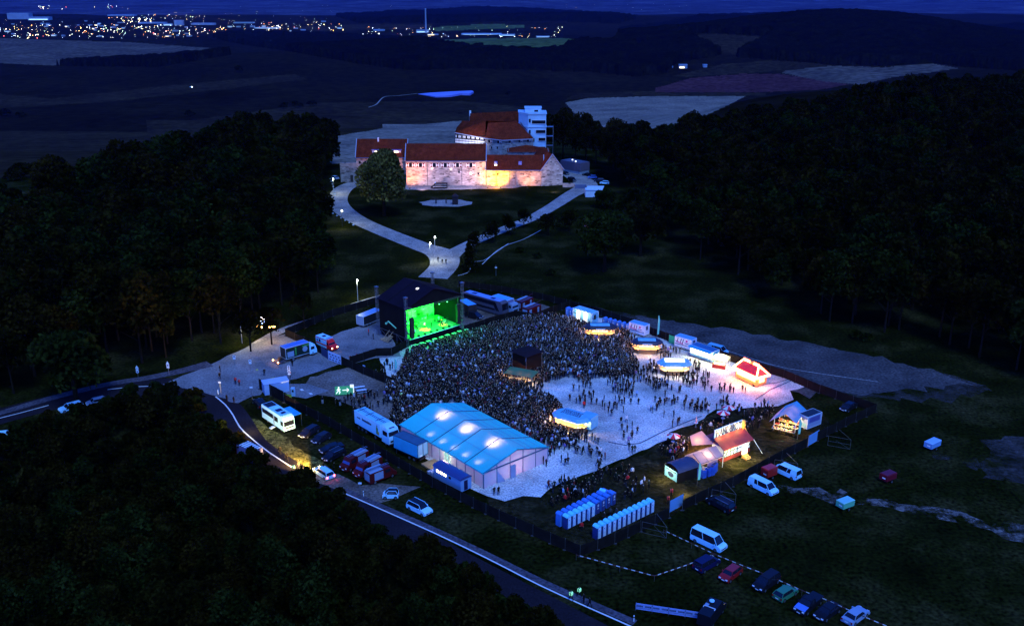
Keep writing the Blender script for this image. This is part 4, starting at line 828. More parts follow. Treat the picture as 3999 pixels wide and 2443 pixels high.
# dark van and red container in front of the castle wall
c, a, L = edge((1750,738), (1680,738), 2.2, 0, 7.0); t = thing('fire_engine', 'black van with bright stripes and blue lights in front of the castle', 'fire engine', c, a); h = L/2
m = MB(); m.side([(-h,.4),(-h,2.5),(h-1.6,2.5),(h-1.0,1.5),(h,1.1),(h,.4)], -1.1, 1.1, black, .08, 1.4, 2.5); b = m.obj('body', t)
m = MB()
for s in (-1, 1): m.box(-h+.3, h-.8, s*1.1-.02, s*1.1+.03, 1.0, 1.12, bright_edge); m.box(-h+.3, h-1.8, s*1.08-.02, s*1.08+.03, 1.9, 1.98, bright_edge)
m.obj('side_stripes', b); m = MB(); m.box(h-1.9, h-1.7, -.5, .5, 2.5, 2.62, emis('beacon_blue', (.1, .3, 1), 1.5)); m.obj('beacon', b); chassis(t, -h+.2, h-.2, 2.0, (-h+1.3, h-1.1), .42)
c, a, L = edge((1680,713), (1722,713), 2.2, 0, 4.6); t = thing('red_container', 'red container with white rim against the castle wall', 'container', c, a); h = L/2; b = boxbody(t, -h, h, 2.2, .2, 2.7, paint('cont_red', (.5, .02, .02)), silver, edge_m=bright_edge)
c, a, L = edge((2770,2470), (2838,2375), 2.0, 0, 5.8); t = thing('expedition_van', 'black camper van with a round white lamp on its roof at the bottom edge', 'van', c, a); h = L/2
m = MB(); m.side([(-h,.5),(-h,2.3),(h-1.5,2.3),(h-1.0,1.4),(h,1.1),(h,.5)], -1, 1, black, .1, 1.3, 2.3); b = m.obj('body', t); m = MB(); m.lathe([(0,0),(.35,0),(.35,.12),(0,.12)], (.3,.2,2.5), white, 12); m.tube((.3,.2,2.3),(.3,.2,2.5),.05,rim,5); m.box(-.9,-.3,.3,.8,2.3,2.4,silver); m.obj('roof_lamp', b)
m = MB(); m.tube((-.9,-.8,2.35),(-.9,.8,2.35),.05,bright_edge,4); m.tube((-.9,-.8,2.35),(-1.3,-.8,2.35),.05,bright_edge,4); m.tube((-.9,.8,2.35),(-1.3,.8,2.35),.05,bright_edge,4); m.obj('roof_bar', b); chassis(t, -h+.2, h-.2, 1.9, (-h+1.2, h-1.1), .4)
# ---------------------------------------------------------------- stage
fl, fr = P(1592, 1329, 1.5), P(1797, 1267, 1.5); e1 = fr-fl; SW = e1.length; SA = math.atan2(e1.y, e1.x); SD = 11.0
cloth_b = mat('black_cloth', (.012, .010, .010), .9, 0, .2, .6); truss = mat('truss_alu', (.14, .15, .18), .35, .5, .1); roofc = mat('stage_roof', (.012, .008, .016), .9, 0, .12, .3)
st_ = thing('concert_stage', 'large black covered concert stage lit green inside, facing the crowd', 'stage', (fl.x, fl.y, 0), SA)
E2 = Vector((-math.sin(SA), math.cos(SA), 0)); E1 = Vector((math.cos(SA), math.sin(SA), 0)); O_ = Vector((fl.x, fl.y, 0))
def SL(x, y, z): return O_+E1*x+E2*y+Vector((0, 0, z))
deck_m = mat('stage_deck', (.16, .17, .16), .5, 0, .2, .8); drop_m = ramp2('backdrop', [(.40,(.03,.04,.03)),(.56,(.85,.85,.6))], .26, 1.0, fgain=.3)
m = MB(); m.box(0, SW, 0, SD, 1.3, 1.5, deck_m); m.box(.1, SW-.1, .1, SD-.1, .2, 1.3, cloth_b); m.obj('deck', st_)
m = MB(); m.box(0, SW, -.06, 0, 1.38, 1.54, bright_edge); m.obj('deck_edge', st_)
EH, RH = 9.6, 13.0
m = MB(); m.box(-.15, -.05, 0, SD, 1.25, EH, cloth_b); m.obj('side_wall', st_); m = MB(); m.box(SW+.05, SW+.15, 0, SD, 1.2, EH, cloth_b); m.obj('side_wall', st_)
m = MB(); m.box(0, SW, SD-.1, SD, 1.2, EH, cloth_b); m.obj('back_wall', st_); m = MB(); m.box(.6, SW-.6, SD-1.3, SD-1.25, 1.5, 9.4, drop_m); m.obj('backdrop', st_)
m = MB(); X = SW/2; o_ = .5
V_ = [(-o_, -o_, EH), (X, -o_, RH), (SW+o_, -o_, EH), (-o_, SD+o_, EH), (X, SD+o_, RH), (SW+o_, SD+o_, EH)]
V_ += [(a, b, c-.22) for a, b, c in V_]
m.add(V_, [(0, 1, 4, 3), (1, 2, 5, 4), (6, 9, 10, 7), (7, 10, 11, 8), (0, 6, 7, 1), (1, 7, 8, 2), (3, 4, 10, 9), (4, 5, 11, 10), (0, 3, 9, 6), (2, 8, 11, 5)], roofc)
for k in (.33, .66): m.tube((-o_, SD*k, EH+.03), (X, SD*k, RH+.03), .06, cloth_b, 4); m.tube((SW+o_, SD*k, EH+.03), (X, SD*k, RH+.03), .06, cloth_b, 4)
m.box(X-2.2, X-1.5, 3.5, 4.0, RH-1.05, RH-.6, emis('roof_lamp', (1, 1, .95), .9)); m.obj('roof', st_)
m = MB(); m.add([(-.1,-.1,EH-.1),(X,-.1,RH-.1),(SW+.1,-.1,EH-.1),(SW+.1,-.1,EH-.5),(-.1,-.1,EH-.5),(-.1,.1,EH-.1),(X,.1,RH-.1),(SW+.1,.1,EH-.1),(SW+.1,.1,EH-.5),(-.1,.1,EH-.5)], [(0,1,2,3,4),(9,8,7,6,5),(0,5,6,1),(1,6,7,2),(2,7,8,3),(3,8,9,4),(4,9,5,0)], cloth_b); m.obj('front_gable', st_)
for x, y in ((-.5, -.4), (SW+.5, -.4), (-.5, SD+.3), (SW+.5, SD+.3)):
    m = MB()
    for dx in (-.25, .25):
        for dy in (-.25, .25): m.tube((x+dx, y+dy, 0), (x+dx, y+dy, 12.4), .05, truss, 4)
    for i in range(24):
        z = i*.5; s = 1 if i % 2 else -1
        m.tube((x-.25*s, y-.25, z), (x+.25*s, y-.25, z+.5), .03, truss, 3); m.tube((x-.25, y-.25*s, z), (x-.25, y+.25*s, z+.5), .03, truss, 3); m.tube((x-.25*s, y+.25, z), (x+.25*s, y+.25, z+.5), .03, truss, 3)
    m.box(x-.4, x+.4, y-.4, y+.4, 12.3, 12.6, truss)
    if y < 0: m.tube((x, y, EH+.2), (x+(1.6 if x > 0 else 1.3), y-.6, EH+.1), .1, truss, 4); m.tube((x, y, EH+.6), (x+1.5, y-.5, EH+.1), .06, truss, 4)
    m.obj('tower', st_)
m = MB()
for z in (8.8, 9.15): m.tube((0, -.1, z), (SW, -.1, z), .05, truss, 4)
for i in range(30): m.tube((i*SW/30, -.1, 8.8 if i % 2 else 9.15), ((i+1)*SW/30, -.1, 9.15 if i % 2 else 8.8), .03, truss, 3)
m.obj('front_truss', st_)
m = MB()
for k in range(6): m.box(SW*.42+k*.0, SW*.42+.9, 4.6+k*.28, 4.88+k*.28, 1.5, 1.7+k*.17, deck_m); m.box(SW*.16, SW*.16+1.6, 2.6+k*.32, 2.92+k*.32, 1.5, 1.7+k*.16, deck_m)
m.box(SW*.5, SW*.78, 6.0, 8.8, 1.5, 2.6, deck_m); m.box(SW*.12, SW*.36, 5.2, 8.6, 1.5, 2.4, deck_m); m.box(SW*.80, SW*.95, 5.4, 8.4, 1.5, 2.3, deck_m); m.obj('riser', st_)
m = MB(); m.box(-2.2, -.2, 6.5, 8.2, 0, .3, mat('wood_step', (.45, .30, .16), .7)); 
for k in range(6): m.box(-2.4+k*.3, -2.1+k*.3, 5.0, 6.4, .2+k*.2, .3+k*.2, mat('wood_step', (.45, .30, .16), .7))
m.tube((-2.6, 5.0, .9), (-.5, 5.0, 2.6), .06, MT['wood_step'], 4); m.tube((-2.6, 6.4, .9), (-.5, 6.4, 2.6), .06, MT['wood_step'], 4); m.obj('stairs', st_)
m = MB()
for y in (0.3, 3.5, 7, 10.5): m.tube((-.6, y, 0), (-.6, y, 2.4), .05, truss, 4)
m.tube((-.6, .3, 2.2), (-.6, 10.5, 2.2), .05, truss, 4); m.tube((-.6, .3, .2), (-.6, 3.5, 2.2), .04, truss, 4); m.tube((-.6, 7, .2), (-.6, 10.5, 2.2), .04, truss, 4); m.obj('scaffold', st_)
m = MB(); m.tube((-.8, 7.2, 4.2), (-.8, 6.4, 4.9), .18, mat('slide_green', (.25, .75, .40), .5), 6); m.tube((-.8, 6.4, 4.9), (-.8, 3.4, 3.9), .14, MT['slide_green'], 6); m.sphere((-.8, 7.4, 4.1), .3, MT['slide_green'], 6); m.obj('green_hose', st_)
for s, x in ((0, 1.0), (1, SW-1.0)):
    t = thing('line_array', ['hanging black speaker column at the left front of the stage', 'hanging black speaker column at the right front of the stage'][s], 'loudspeaker', SL(x, -.5, 2.2), SA, 'hanging speaker columns of the stage')
    m = MB()
    for k in range(12): m.box(-.5, .5, -.35+.02*k*(.1), .35, k*.42, k*.42+.38, plastic)
    m.obj('cabinets', t); m = MB(); m.tube((0, 0, 5), (0, 0, 6.6), .05, truss, 4); m.box(-.5, .5, -.1, .1, 4.95, 5.1, truss); m.obj('hanger', t)
for i in range(9):
    p = SL(.3+i*(SW-.6)/8, -2.6+.15*math.sin(i*3), 0); t = thing('subwoofer', 'bass speaker with pale square rim before the stage, one of a row of nine', 'loudspeaker', p, SA, 'bass speakers before the stage')
    m = MB(); m.box(-.55, .55, -.45, .45, 0, 1.0, plastic); m.obj('cabinet', t); m = MB()
    for a0, a1, b0, b1 in ((-.5,.5,-.4,-.24),(-.5,.5,.24,.4),(-.5,-.34,-.24,.24),(.34,.5,-.24,.24)): m.box(a0, a1, b0, b1, 1.0, 1.05, mat('rim_pale', (.55, .60, .50), .6))
    m.obj('rim', t)
for i in range(7):
    t = thing('stage_monitor', 'wedge speaker on the front edge of the stage, one of seven', 'loudspeaker', SL(1.8+i*(SW-3)/7, .45, 1.52), SA, 'wedge speakers on the stage edge'); m = MB(); m.side([(-.3,0),(-.3,.35),(.1,.4),(.3,.1),(.3,0)], -.25, .25, plastic); m.obj('cabinet', t)
def drumkit(x, y, z, lab):
    t = thing('drum_kit', lab, 'drum kit', SL(x, y, z), SA-1.57); k = mat('drum_shell', (.4, .42, .4), .3); cy = mat('cymbal', (.6, .55, .3), .25, .8)
    m = MB(); m.tube((.5,-.3,.35),(.5,.3,.35),.35,k,10); m.tube((.2,-.6,0),(.2,-.6,.6),.25,k,8); m.tube((.3,.55,.4),(.3,.55,.7),.2,k,8); m.tube((-.1,.7,0),(-.1,.7,.6),.28,k,8); m.obj('drums', t)
    m = MB()
    for a, b, h in ((.6,-.9,1.2),(.6,.9,1.25),(-.2,-1.1,1.0),(0,1.2,1.1)): m.tube((a,b,0),(a,b,h),.02,truss,4); m.lathe([(0,0),(.3,-.04)],(a,b,h),cy,10)
    m.obj('cymbals', t)
drumkit(SW*.64, 7.2, 2.6, 'drum kit on the middle riser of the green stage'); drumkit(SW*.87, 4.2, 1.5, 'drum kit at the right side of the green stage')
t = thing('keyboard', 'keyboard desk on the left riser of the green stage', 'keyboard', SL(SW*.24, 5.6, 2.4), SA); m = MB(); m.box(-1, 1, -.25, .25, .85, 1.0, bright_edge); m.obj('desk', t); m = MB(); m.tube((-.8,0,0),(.8,0,.85),.04,plastic,4); m.tube((.8,0,0),(-.8,0,.85),.04,plastic,4); m.obj('frame', t)
for i, (x, y, z, c_, b_, l) in enumerate([(3.4, 1.6, 1.5, 5, 1, 'singer in white top leaning at the left front of the green stage'), (9.6, 3.0, 1.5, 0, 3, 'musician in black at the middle of the green stage playing a guitar'), (8.2, 3.9, 1.5, 5, 1, 'musician in pale top between the yellow-lit crates on stage'), (11.2, 6.4, 2.6, 0, 3, 'dark guitarist on the raised middle riser'), (4.6, 6.4, 2.4, 0, 3, 'keyboard player on the left riser'), (13.6, 5.0, 1.5, 6, 3, 'musician in blue at the right of the stage'), (6.4, 4.6, 1.5, 2, 3, 'musician in brown left of the stage middle'), (12.4, 2.4, 1.5, 0, 2, 'dark figure walking at the right front of the stage')]):
    p = SL(x, y, z); person(p.x, p.y, SA-1.57+.4*math.sin(i*2), c_, b_, '', 'people on the stage', z=z, label=l)
lamp('stage_light', 'AREA', SL(SW*.5, 3, 8.6), 2600, (.0, 1, .02), st_, target=SL(SW*.5, 6, 1.5), size=9).parent = None
for x, pw in ((.1, 11000), (.3, 11000), (.52, 11000), (.75, 9000)): lamp('stage_light', 'SPOT', SL(SW*x, 1.2, 3.5), pw*.55, (.012, 1, .01), None, .3, SL(SW*(x-.05), SD-1.3, 6.0), 95)
lamp('stage_light', 'SPOT', SL(SW*.52, 1.0, 8.2), 5000, (1, .62, .03), None, .15, SL(SW*.47, 3.2, 1.5), 26)
lamp('stage_light', 'SPOT', SL(SW*.8, 1.0, 8.2), 3500, (.9, .9, .03), None, .15, SL(SW*.80, 2.8, 1.5), 22)
lamp('stage_light', 'SPOT', SL(SW*.5, -.6, 8.4), 1200, (.05, 1, .1), None, .3, SL(SW*.5, -4.5, 0), 100)
for k in (.3, .5): lamp('stage_light', 'SPOT', SL(SW*k, 2.0, 8.5), 1800, (.02, 1, .08), None, .3, SL(SW*k, 5.5, 1.5), 75)
for i, x in enumerate((.15, .3, .45, .6, .75)):
    t = thing('stage_spotlight', 'lit green stage lamp on the front truss, one of five', 'spotlight', SL(SW*x, -.1, 8.5), SA, 'lamps on the front truss'); m = MB(); m.tube((0, 0, 0), (0, .1, .3), .18, plastic, 7); m.obj('housing', t); m = MB(); m.tube((0, -.01, -.05), (0, 0, 0), .16, emis('green_lens', (.1, 1, .2), 6), 7); m.obj('lens', t)
BLOCK.append([tuple(SL(x, y, 0)[:2]) for x, y in ((-3, -4), (SW+2, -4), (SW+2, SD+1), (-3, SD+1))])
# ---------------------------------------------------------------- big tent
T0, T1, T2 = P(1888, 1907), P(2122, 1809), None
TA = math.atan2(T1.y-T0.y, T1.x-T0.x); TW = 15.0; TL = 25.0; u1 = Vector((math.cos(TA), math.sin(TA), 0)); u2 = Vector((-math.sin(TA), math.cos(TA), 0))
def fabric(name, dcol, tcol, trans):
    m = bpy.data.materials.new(name); m.use_nodes = True; n = m.node_tree.nodes; l = m.node_tree.links; n.remove(n['Principled BSDF']); out = n['Material Output']
    d = n.new('ShaderNodeBsdfDiffuse'); t = n.new('ShaderNodeBsdfTranslucent'); a = n.new('ShaderNodeAddShader'); no = n.new('ShaderNodeTexNoise'); no.inputs['Scale'].default_value = 1.4; no.inputs['Detail'].default_value = 6
    r = n.new('ShaderNodeMapRange'); r.inputs[3].default_value = .75; r.inputs[4].default_value = 1.2; sc = n.new('ShaderNodeVectorMath'); sc.operation = 'SCALE'; sc.inputs[0].default_value = dcol
    l.new(no.outputs[0], r.inputs[0]); l.new(r.outputs[0], sc.inputs['Scale']); l.new(sc.outputs[0], d.inputs[0]); t.inputs[0].default_value = (*[c*trans for c in tcol], 1)
    l.new(d.outputs[0], a.inputs[0]); l.new(t.outputs[0], a.inputs[1]); l.new(a.outputs[0], out.inputs[0]); MT[name] = m; return m
f_roof = fabric('tent_roof', (.03, .58, .56), (1, .85, .82), .006); f_wall = fabric('tent_wall', (.30, .36, .50), (1, .72, .70), .07); beam = mat('tent_beam', (.02, .10, .20), .5, 0, .1); seam = mat('tent_seam', (.015, .09, .16), .6)
def tri_h(): 
    mid = T0+u1*TW/2; lo_, hi_ = 3, 12
    for _ in range(30):
        q = (lo_+hi_)/2
        if proj(mid.x, mid.y, q)[1] > 1752: lo_ = q
        else: hi_ = q
    return q
TE, TR = 3.0, tri_h(); print('tent ridge', TR)
tent = thing('marquee_tent', 'huge white-blue marquee glowing from inside beside the crowd', 'tent', T0, TA)
m = MB(); o_ = .25
rn = random.Random(77)
for sd in (0, 1):   # cloth hangs a little between the frames
    NX, NY = 8, 50; vs = []
    for j in range(NY+1):
        y = -o_+(TL+2*o_)*j/NY; sag = abs(math.sin(math.pi*y/5))
        for i in range(NX+1):
            k = i/NX; x = -o_+(TW/2+o_)*k; z = TE-.05+(TR-TE+.1)*k-sag*.16*math.sin(math.pi*min(1, max(0, k)))-rn.random()*.025
            vs.append((x if sd == 0 else TW-x, y, z))
    m.add(vs, [(j*(NX+1)+i, j*(NX+1)+i+1, (j+1)*(NX+1)+i+1, (j+1)*(NX+1)+i) for j in range(NY) for i in range(NX)], f_roof)
m.sm = True; m.obj('roof', tent)
m = MB()
for k in range(1, 5):
    y = 5*k
    for x0, x1 in ((-o_, TW/2), (TW+o_, TW/2)): m.tube((x0, y, TE-.02), (x1, y, TR+.08), .07, seam, 4)
for k in (.25, .5, .75):
    pass
for x0, xr in ((TW*.25, 1), (TW*.75, 1), (TW*.88, 1), (TW*.65, 1)): z_ = TE+(TR-TE)*(1-abs(x0-TW/2)/(TW/2))+.06; m.tube((x0, -o_, z_), (x0, TL+o_, z_), .03, mat('roof_fold', (.05, .26, .50), .6), 3)
m.obj('roof_seams', tent)
def wallseg(pts, nm='wall'):
    m = MB(); m.add(pts, [tuple(range(len(pts)))], f_wall); return m.obj(nm, tent)
wallseg([(0,0,0),(TW,0,0),(TW,0,TE),(TW/2,0,TR),(0,0,TE)]); wallseg([(0,TL,0),(TW,TL,0),(TW,TL,TE),(TW/2,TL,TR),(0,TL,TE)])
wallseg([(0,0,0),(0,9.4,0),(0,9.4,TE),(0,0,TE)]); wallseg([(0,11.2,0),(0,TL,0),(0,TL,TE),(0,11.2,TE)]); wallseg([(TW,0,0),(TW,TL,0),(TW,TL,TE),(TW,0,TE)])
m = MB()
for x in (0, 3, 6, 9, 12, 15): zt = TE+(TR-TE)*(1-abs(x-TW/2)/(TW/2)); m.tube((x, -.04, 0), (x, -.04, zt), .07 if x not in (0,) else .12, beam, 4)
m.tube((0, -.06, TE), (TW, -.06, TE), .13, beam, 4); m.tube((0, -.06, TE-.05), (TW/2, -.06, TR-.1), .12, beam, 4); m.tube((TW, -.06, TE-.05), (TW/2, -.06, TR-.1), .12, beam, 4)
for y in (2.5, 5, 7.5, 10, 12.5, 15, 20, 25): m.tube((-.04, y, 0), (-.04, y, TE), .06, beam, 4)
m.tube((-.08, 0, TE-.1), (-.08, TL, TE-.1), .12, beam, 4); m.obj('frame', tent)
m = MB(); m.box(5.9, 7.0, -.45, -.1, 0, 2.4, f_wall); m.add([(3.0,-.1,2.5),(4.6,-.5,.05),(3.0,-.15,.05)], [(0,1,2)], f_wall); m.obj('entrance_flap', tent)
def TLc(x, y, z): return T0+u1*x+u2*y+Vector((0, 0, z))
for x, y in ((5.6, 5.0), (5.6, 12.6), (5.6, 20)):
    z_ = TE+(TR-TE)*(x/(TW/2)); lamp('tent_lamp', 'SPOT', TLc(x+.8, y, z_-1.3), 10000, (1, .80, .76), None, .25, TLc(x+.8, y, 9), 130, .9)
for i, y in enumerate((3.2, 6.8, 10.2, 13.6, 17.4)):
    x = 1.5; z_ = TE+(TR-TE)*(x/(TW/2)); lamp('tent_lamp', 'SPOT', TLc(x, y, z_-.9), 700, (.9, .9, 1), None, .12, TLc(x, y, 9), 120, .9)
for y in (3, 10, 18): lamp('tent_lamp', 'POINT', TLc(TW/2, y, 1.7), 650, (1, .62, .62), None, .4)
lamp('tent_lamp', 'POINT', TLc(-1.2, 10.3, 2.6), 90, (1, .75, .25), None, .1)
m = MB(); m.box(-3.2, -.3, 9, 14, .02, .3, mat('pallet_wood', (.30, .22, .12), .8)); m.obj('entrance_floor', tent)
BLOCK.append([tuple(TLc(x, y, 0)[:2]) for x, y in ((-4, -.8), (TW+.8, -.8), (TW+.8, TL+.8), (-4, TL+.8))])
rn = random.Random(3)
for i in range(9):
    p = TLc(-2.2-.9*(i % 3), 8.2+1.0*(i//3), 0); t = thing('drinks_crate', 'stack of pale drinks crates by the side entrance of the big tent', 'crate', p, TA+rn.uniform(-.2, .2), 'crate stacks beside the big tent')
    m = MB(); k = rn.choice((2, 3)); 
    for q in range(k): m.box(-.38, .38, -.28, .28, q*.34, q*.34+.30, [silver, pale, MT['edge_bright']][q % 3])
    m.obj('crates', t)
# ---------------------------------------------------------------- stalls
warm = lambda s=1: emis('warm_panel%d' % s, (1, .50, .14), .75*s)
def stall(label, cpx, L, Wd, rz, fas, top, warm_s=1, name='drinks_stall', z0=2.35, z1=2.95, pw=120, pattern=0, group='round drinks stalls on the square', trailer=False, lcol=(1, .55, .16)):
    c = P(*cpx); t = thing(name, label, 'stall', c, rz, group); h, w = L/2, Wd/2; e = min(w, h)*.62
    def oc(s, k=0): return [(-h*s, -w*s*.35), (-h*s+e*s, -w*s), (h*s-e*s, -w*s), (h*s, -w*s*.35), (h*s, w*s*.35), (h*s-e*s, w*s), (-h*s+e*s, w*s), (-h*s, w*s*.35)]
    m = MB(); m.prism(oc(1.0), z0, z1, fas, oc(.80)); r = m.obj('roof', t)
    m = MB(); m.box(-h*.55, h*.55, -w*.38, w*.42, z1, z1+.14, top); m.obj('roof_panel', r)
    m = MB()
    for q in range(2): 
        x = -1.1
        while x < 1.1: wd = .12; m.box(x, x+wd, -w*.93+.0-.03, -w*.93+.02, z0+.12, z0+.34, bright_edge if fas is not teal else lettering, None, (0, 0, 0)) if q == 0 else None; x += .19
    for v in range(len(m.v)): a, b, c_ = m.v[v]; m.v[v] = (a, -w*(1-.2*(c_-z0)/(z1-z0))+b+w*.93, c_)
    m.obj('fascia_lettering', r)
    m = MB(); m.prism(oc(.80), 0, 1.1, mat('counter_wood', (.20, .11, .05), .6)); m.prism(oc(.86), 1.1, 1.17, mat('counter_top', (.45, .32, .18), .5)); m.obj('counter', t)
    m = MB(); m.box(-h*.45, h*.45, -w*.2, w*.2, 1.17, z0-.05, warm(warm_s)); m.obj('lit_backbar', t)
    m = MB()
    q = oc(.9)
    for k in range(8):
        a, b = q[k], q[(k+1) % 8]; n = max(2, int(math.dist(a, b)/1.0))
        for j in range(n): x = a[0]+(b[0]-a[0])*j/n; y = a[1]+(b[1]-a[1])*j/n; m.sphere((x, y, z0-.12), .11, emis('bulb_warm', (1, .45, .10), 5), 5)
    m.obj('light_chain', t)
    m = MB()
    for x, y in oc(.84): m.tube((x, y, 0), (x, y, z0), .04, rim, 4)
    m.obj('posts', t)
    for x in (-h*.62, h*.62): lamp('stall_lamp', 'POINT', c+Matrix.Rotation(rz, 3, 'Z') @ Vector((x, -w*.55, z0-.35)), pw, lcol, None, .1)
    lamp('stall_lamp', 'POINT', c+Matrix.Rotation(rz, 3, 'Z') @ Vector((0, -w*.98, z0-.3)), pw, lcol, None, .1)
    BLOCK.append([tuple((c+Matrix.Rotation(rz, 3, 'Z') @ Vector((x*1.05, y*1.05, 0)))[:2]) for x, y in oc(1)]); return t
brown = mat('fascia_brown', (.035, .018, .022), .6, 0, .15); dnavy = mat('fascia_navy', (.02, .018, .045), .6, 0, .15); cy = mat('stall_cyan', (.16, .48, .66), .6, 0, .12, .8); cyl = mat('roof_panel_cyan', (.22, .58, .74), .5, 0, .25, 1.2)
stall('dark brown-roofed drinks stall nearest the toilet container, pale panel on top', (2342, 1312), 8.6, 4.6, -.02, brown, cyl, 1)
stall('dark navy-roofed drinks stall between the two striped trailers, pale panel on top', (2524, 1372), 7.6, 4.4, -.06, dnavy, cyl, 1)
t = stall('light blue drinks stall with glowing white roof window near the red hut', (2632, 1455), 7.8, 4.6, -.04, cy, emis('rooflight', (1, .93, .85), 1.0), 2, pw=110, lcol=(1, .72, .35))
t2 = stall('light blue drinks stall with dark roof wording at the end of the big tent', (2232, 1668), 8.2, 4.6, -.62, cy, cyl, 2, pw=180)
m = MB(); rn = random.Random(9)
for r_ in range(4):
    x = -2.1
    while x < 2.1: wd = rn.uniform(.2, .5); m.box(x, x+wd, -.85+r_*.48, -.6+r_*.48, 3.09, 3.13, lettering); x += wd+.12
m.obj('roof_lettering', t2)
t = thing('refrigerated_trailer', 'pale blue trailer box joined to the stall at the end of the big tent', 'trailer', P(2297, 1672), -.62); m = MB(); m.box(-1.2, 1.4, -1.3, 1.3, .5, 3.0, cy); b = m.obj('box', t); m = MB(); m.box(-1.0, -.3, -1.33, -1.3, .7, 2.6, pic); m.box(-.9, -.4, -1.35, -1.33, .9, 1.6, mat('print_yellow', (.7, .6, .05), .5)); m.obj('side_poster', b)
for s in (-1, 1): wheel(t, .1, s*1.2, .33)
def striped(label, A, B, L=4.6):
    c, a, L = edge(A, B, 2.2, 0, L); t = thing('sales_trailer', label, 'trailer', c, a, 'white striped sales trailers'); h = L/2
    pw_ = paint('trailer_white', (.62, .70, .86)); b = boxbody(t, -h, h, 2.2, .5, 3.0, pw_, paint('trailer_roof', (.16, .40, .66)), edge_m=bright_edge)
    m = MB(); m.box(-h+.1, h-.1, -1.13, -1.1, 1.15, 1.3, lettering)
    for x in (-h+.5, -h+1.4, -h+2.0): m.add([(x,-1.12,1.5),(x+.22,-1.12,1.5),(x+.5,-1.12,2.7),(x+.28,-1.12,2.7)], [(0,1,2,3)], lettering)
    m.add([(-h+.2,-1.125,2.0),(-h+.2,-1.125,1.75),(-h+2.3,-1.125,1.35),(-h+2.3,-1.125,1.6)], [(0,1,2,3)], mat('print_magenta', (.45, .04, .30), .5)); m.box(h-1.6, h-1.1, -1.125, -1.1, 2.1, 2.6, MT['print_magenta']); m.box(h-1.9, h-.8, -1.12, -1.1, 1.7, 1.85, lettering); m.box(h, h+.02, -.4, .4, 1.7, 2.7, lettering); m.obj('painted_stripes', b)
    for x in (-.35, .4):
        for s in (-1, 1): wheel(t, x, s*1.0, .33)
    BLOCK.append([tuple((c+Matrix.Rotation(a, 3, 'Z') @ Vector((x*h*1.1, y*1.4, 0)))[:2]) for x, y in ((-1,-1),(1,-1),(1,1),(-1,1))])
striped('white trailer with dark slanted stripes beside the row of blue toilets', (2462,1303), (2508,1316)); striped('white trailer with dark slanted stripes and twin axle beside the snack trailer', (2640,1358), (2692,1373))
# snack trailer, the van behind it, pop-up gazebo
c, a, L = edge((2700, 1392), (2775, 1418), 2.4, 0, 6.4); t = thing('snack_trailer', 'blue-white snack trailer with raised flaps and bright yellow counter', 'trailer', c, a); h = L/2
b = boxbody(t, -h, h, 2.4, .4, 2.9, cy, paint('snack_roof', (.04, .12, .24)), edge_m=bright_edge)
m = MB(); m.add([(-h,-1.2,2.9),(h,-1.2,2.9),(h,-2.4,2.75),(-h,-2.4,2.75),(-h,-1.2,2.82),(h,-1.2,2.82),(h,-2.4,2.67),(-h,-2.4,2.67)], [(0,1,2,3),(7,6,5,4),(0,4,5,1),(3,2,6,7),(0,3,7,4),(1,5,6,2)], teal); m.obj('flap', b)
m = MB(); m.box(-h+.2, h-.2, -1.24, -1.2, 1.15, 2.3, emis('counter_yellow', (1, .78, .30), 2.2)); m.box(-h, -h+.6, -1.3, -1.22, 2.3, 2.8, MT['paint_signal_red'] if 'paint_signal_red' in MT else red); m.obj('serving_window', b)
m = MB(); m.box(-h+.1, h-.1, -1.6, -1.2, 1.05, 1.12, silver); m.obj('shelf', b)
for x in (-2, 0, 2): lamp('stall_lamp', 'POINT', c+Matrix.Rotation(a, 3, 'Z') @ Vector((x, -2.0, 2.3)), 110, (1, .85, .45), None, .1)
BLOCK.append([tuple((c+Matrix.Rotation(a, 3, 'Z') @ Vector((x*h*1.05, y, 0)))[:2]) for x, y in ((-1,-1.6),(1,-1.6),(1,1.5),(-1,1.5))])
car('pale blue van parked behind the snack trailer', (2758,1372), (2830,1392), cy, 'van', 'van', 'panel_van')
c = P(2812, 1432); gz = thing('gazebo', 'cream pop-up gazebo glowing yellow beside the snack trailer', 'gazebo', c, -.45); fg = fabric('gazebo_cloth', (.50, .48, .34), (1, .85, .45), .45)
m = MB()
for i in range(4):
    p = [(-1.8,-1.6),(1.8,-1.6),(1.8,1.6),(-1.8,1.6)]; a_, b_ = p[i], p[(i+1) % 4]; m.add([(*a_, 2.3), (*b_, 2.3), (0, 0, 3.3), (*a_, 2.05), (*b_, 2.05)], [(0, 1, 2), (3, 4, 1, 0)], fg)
m.obj('canopy', gz); m = MB()
for x in (-1.75, 1.75):
    for y in (-1.55, 1.55): m.tube((x, y, 0), (x, y, 2.3), .04, bright_edge, 4)
m.obj('poles', gz); m = MB(); m.box(-1.5, 1.5, -1.3, -.7, .9, 1.0, red); m.box(-1.5, 1.5, -1.3, -1.25, 0, .9, red); m.box(-1.2, 1.2, -1.2, -.8, 1.0, 1.25, emis('counter_yellow', (1, .78, .30), 2.2)); m.obj('counter', gz)
lamp('stall_lamp', 'POINT', c+Vector((0, 0, 2.4)), 160, (1, .8, .35), None, .12); lamp('stall_lamp', 'POINT', c+Vector((0, -1.6, 1.8)), 100, (1, .8, .4), None, .12)
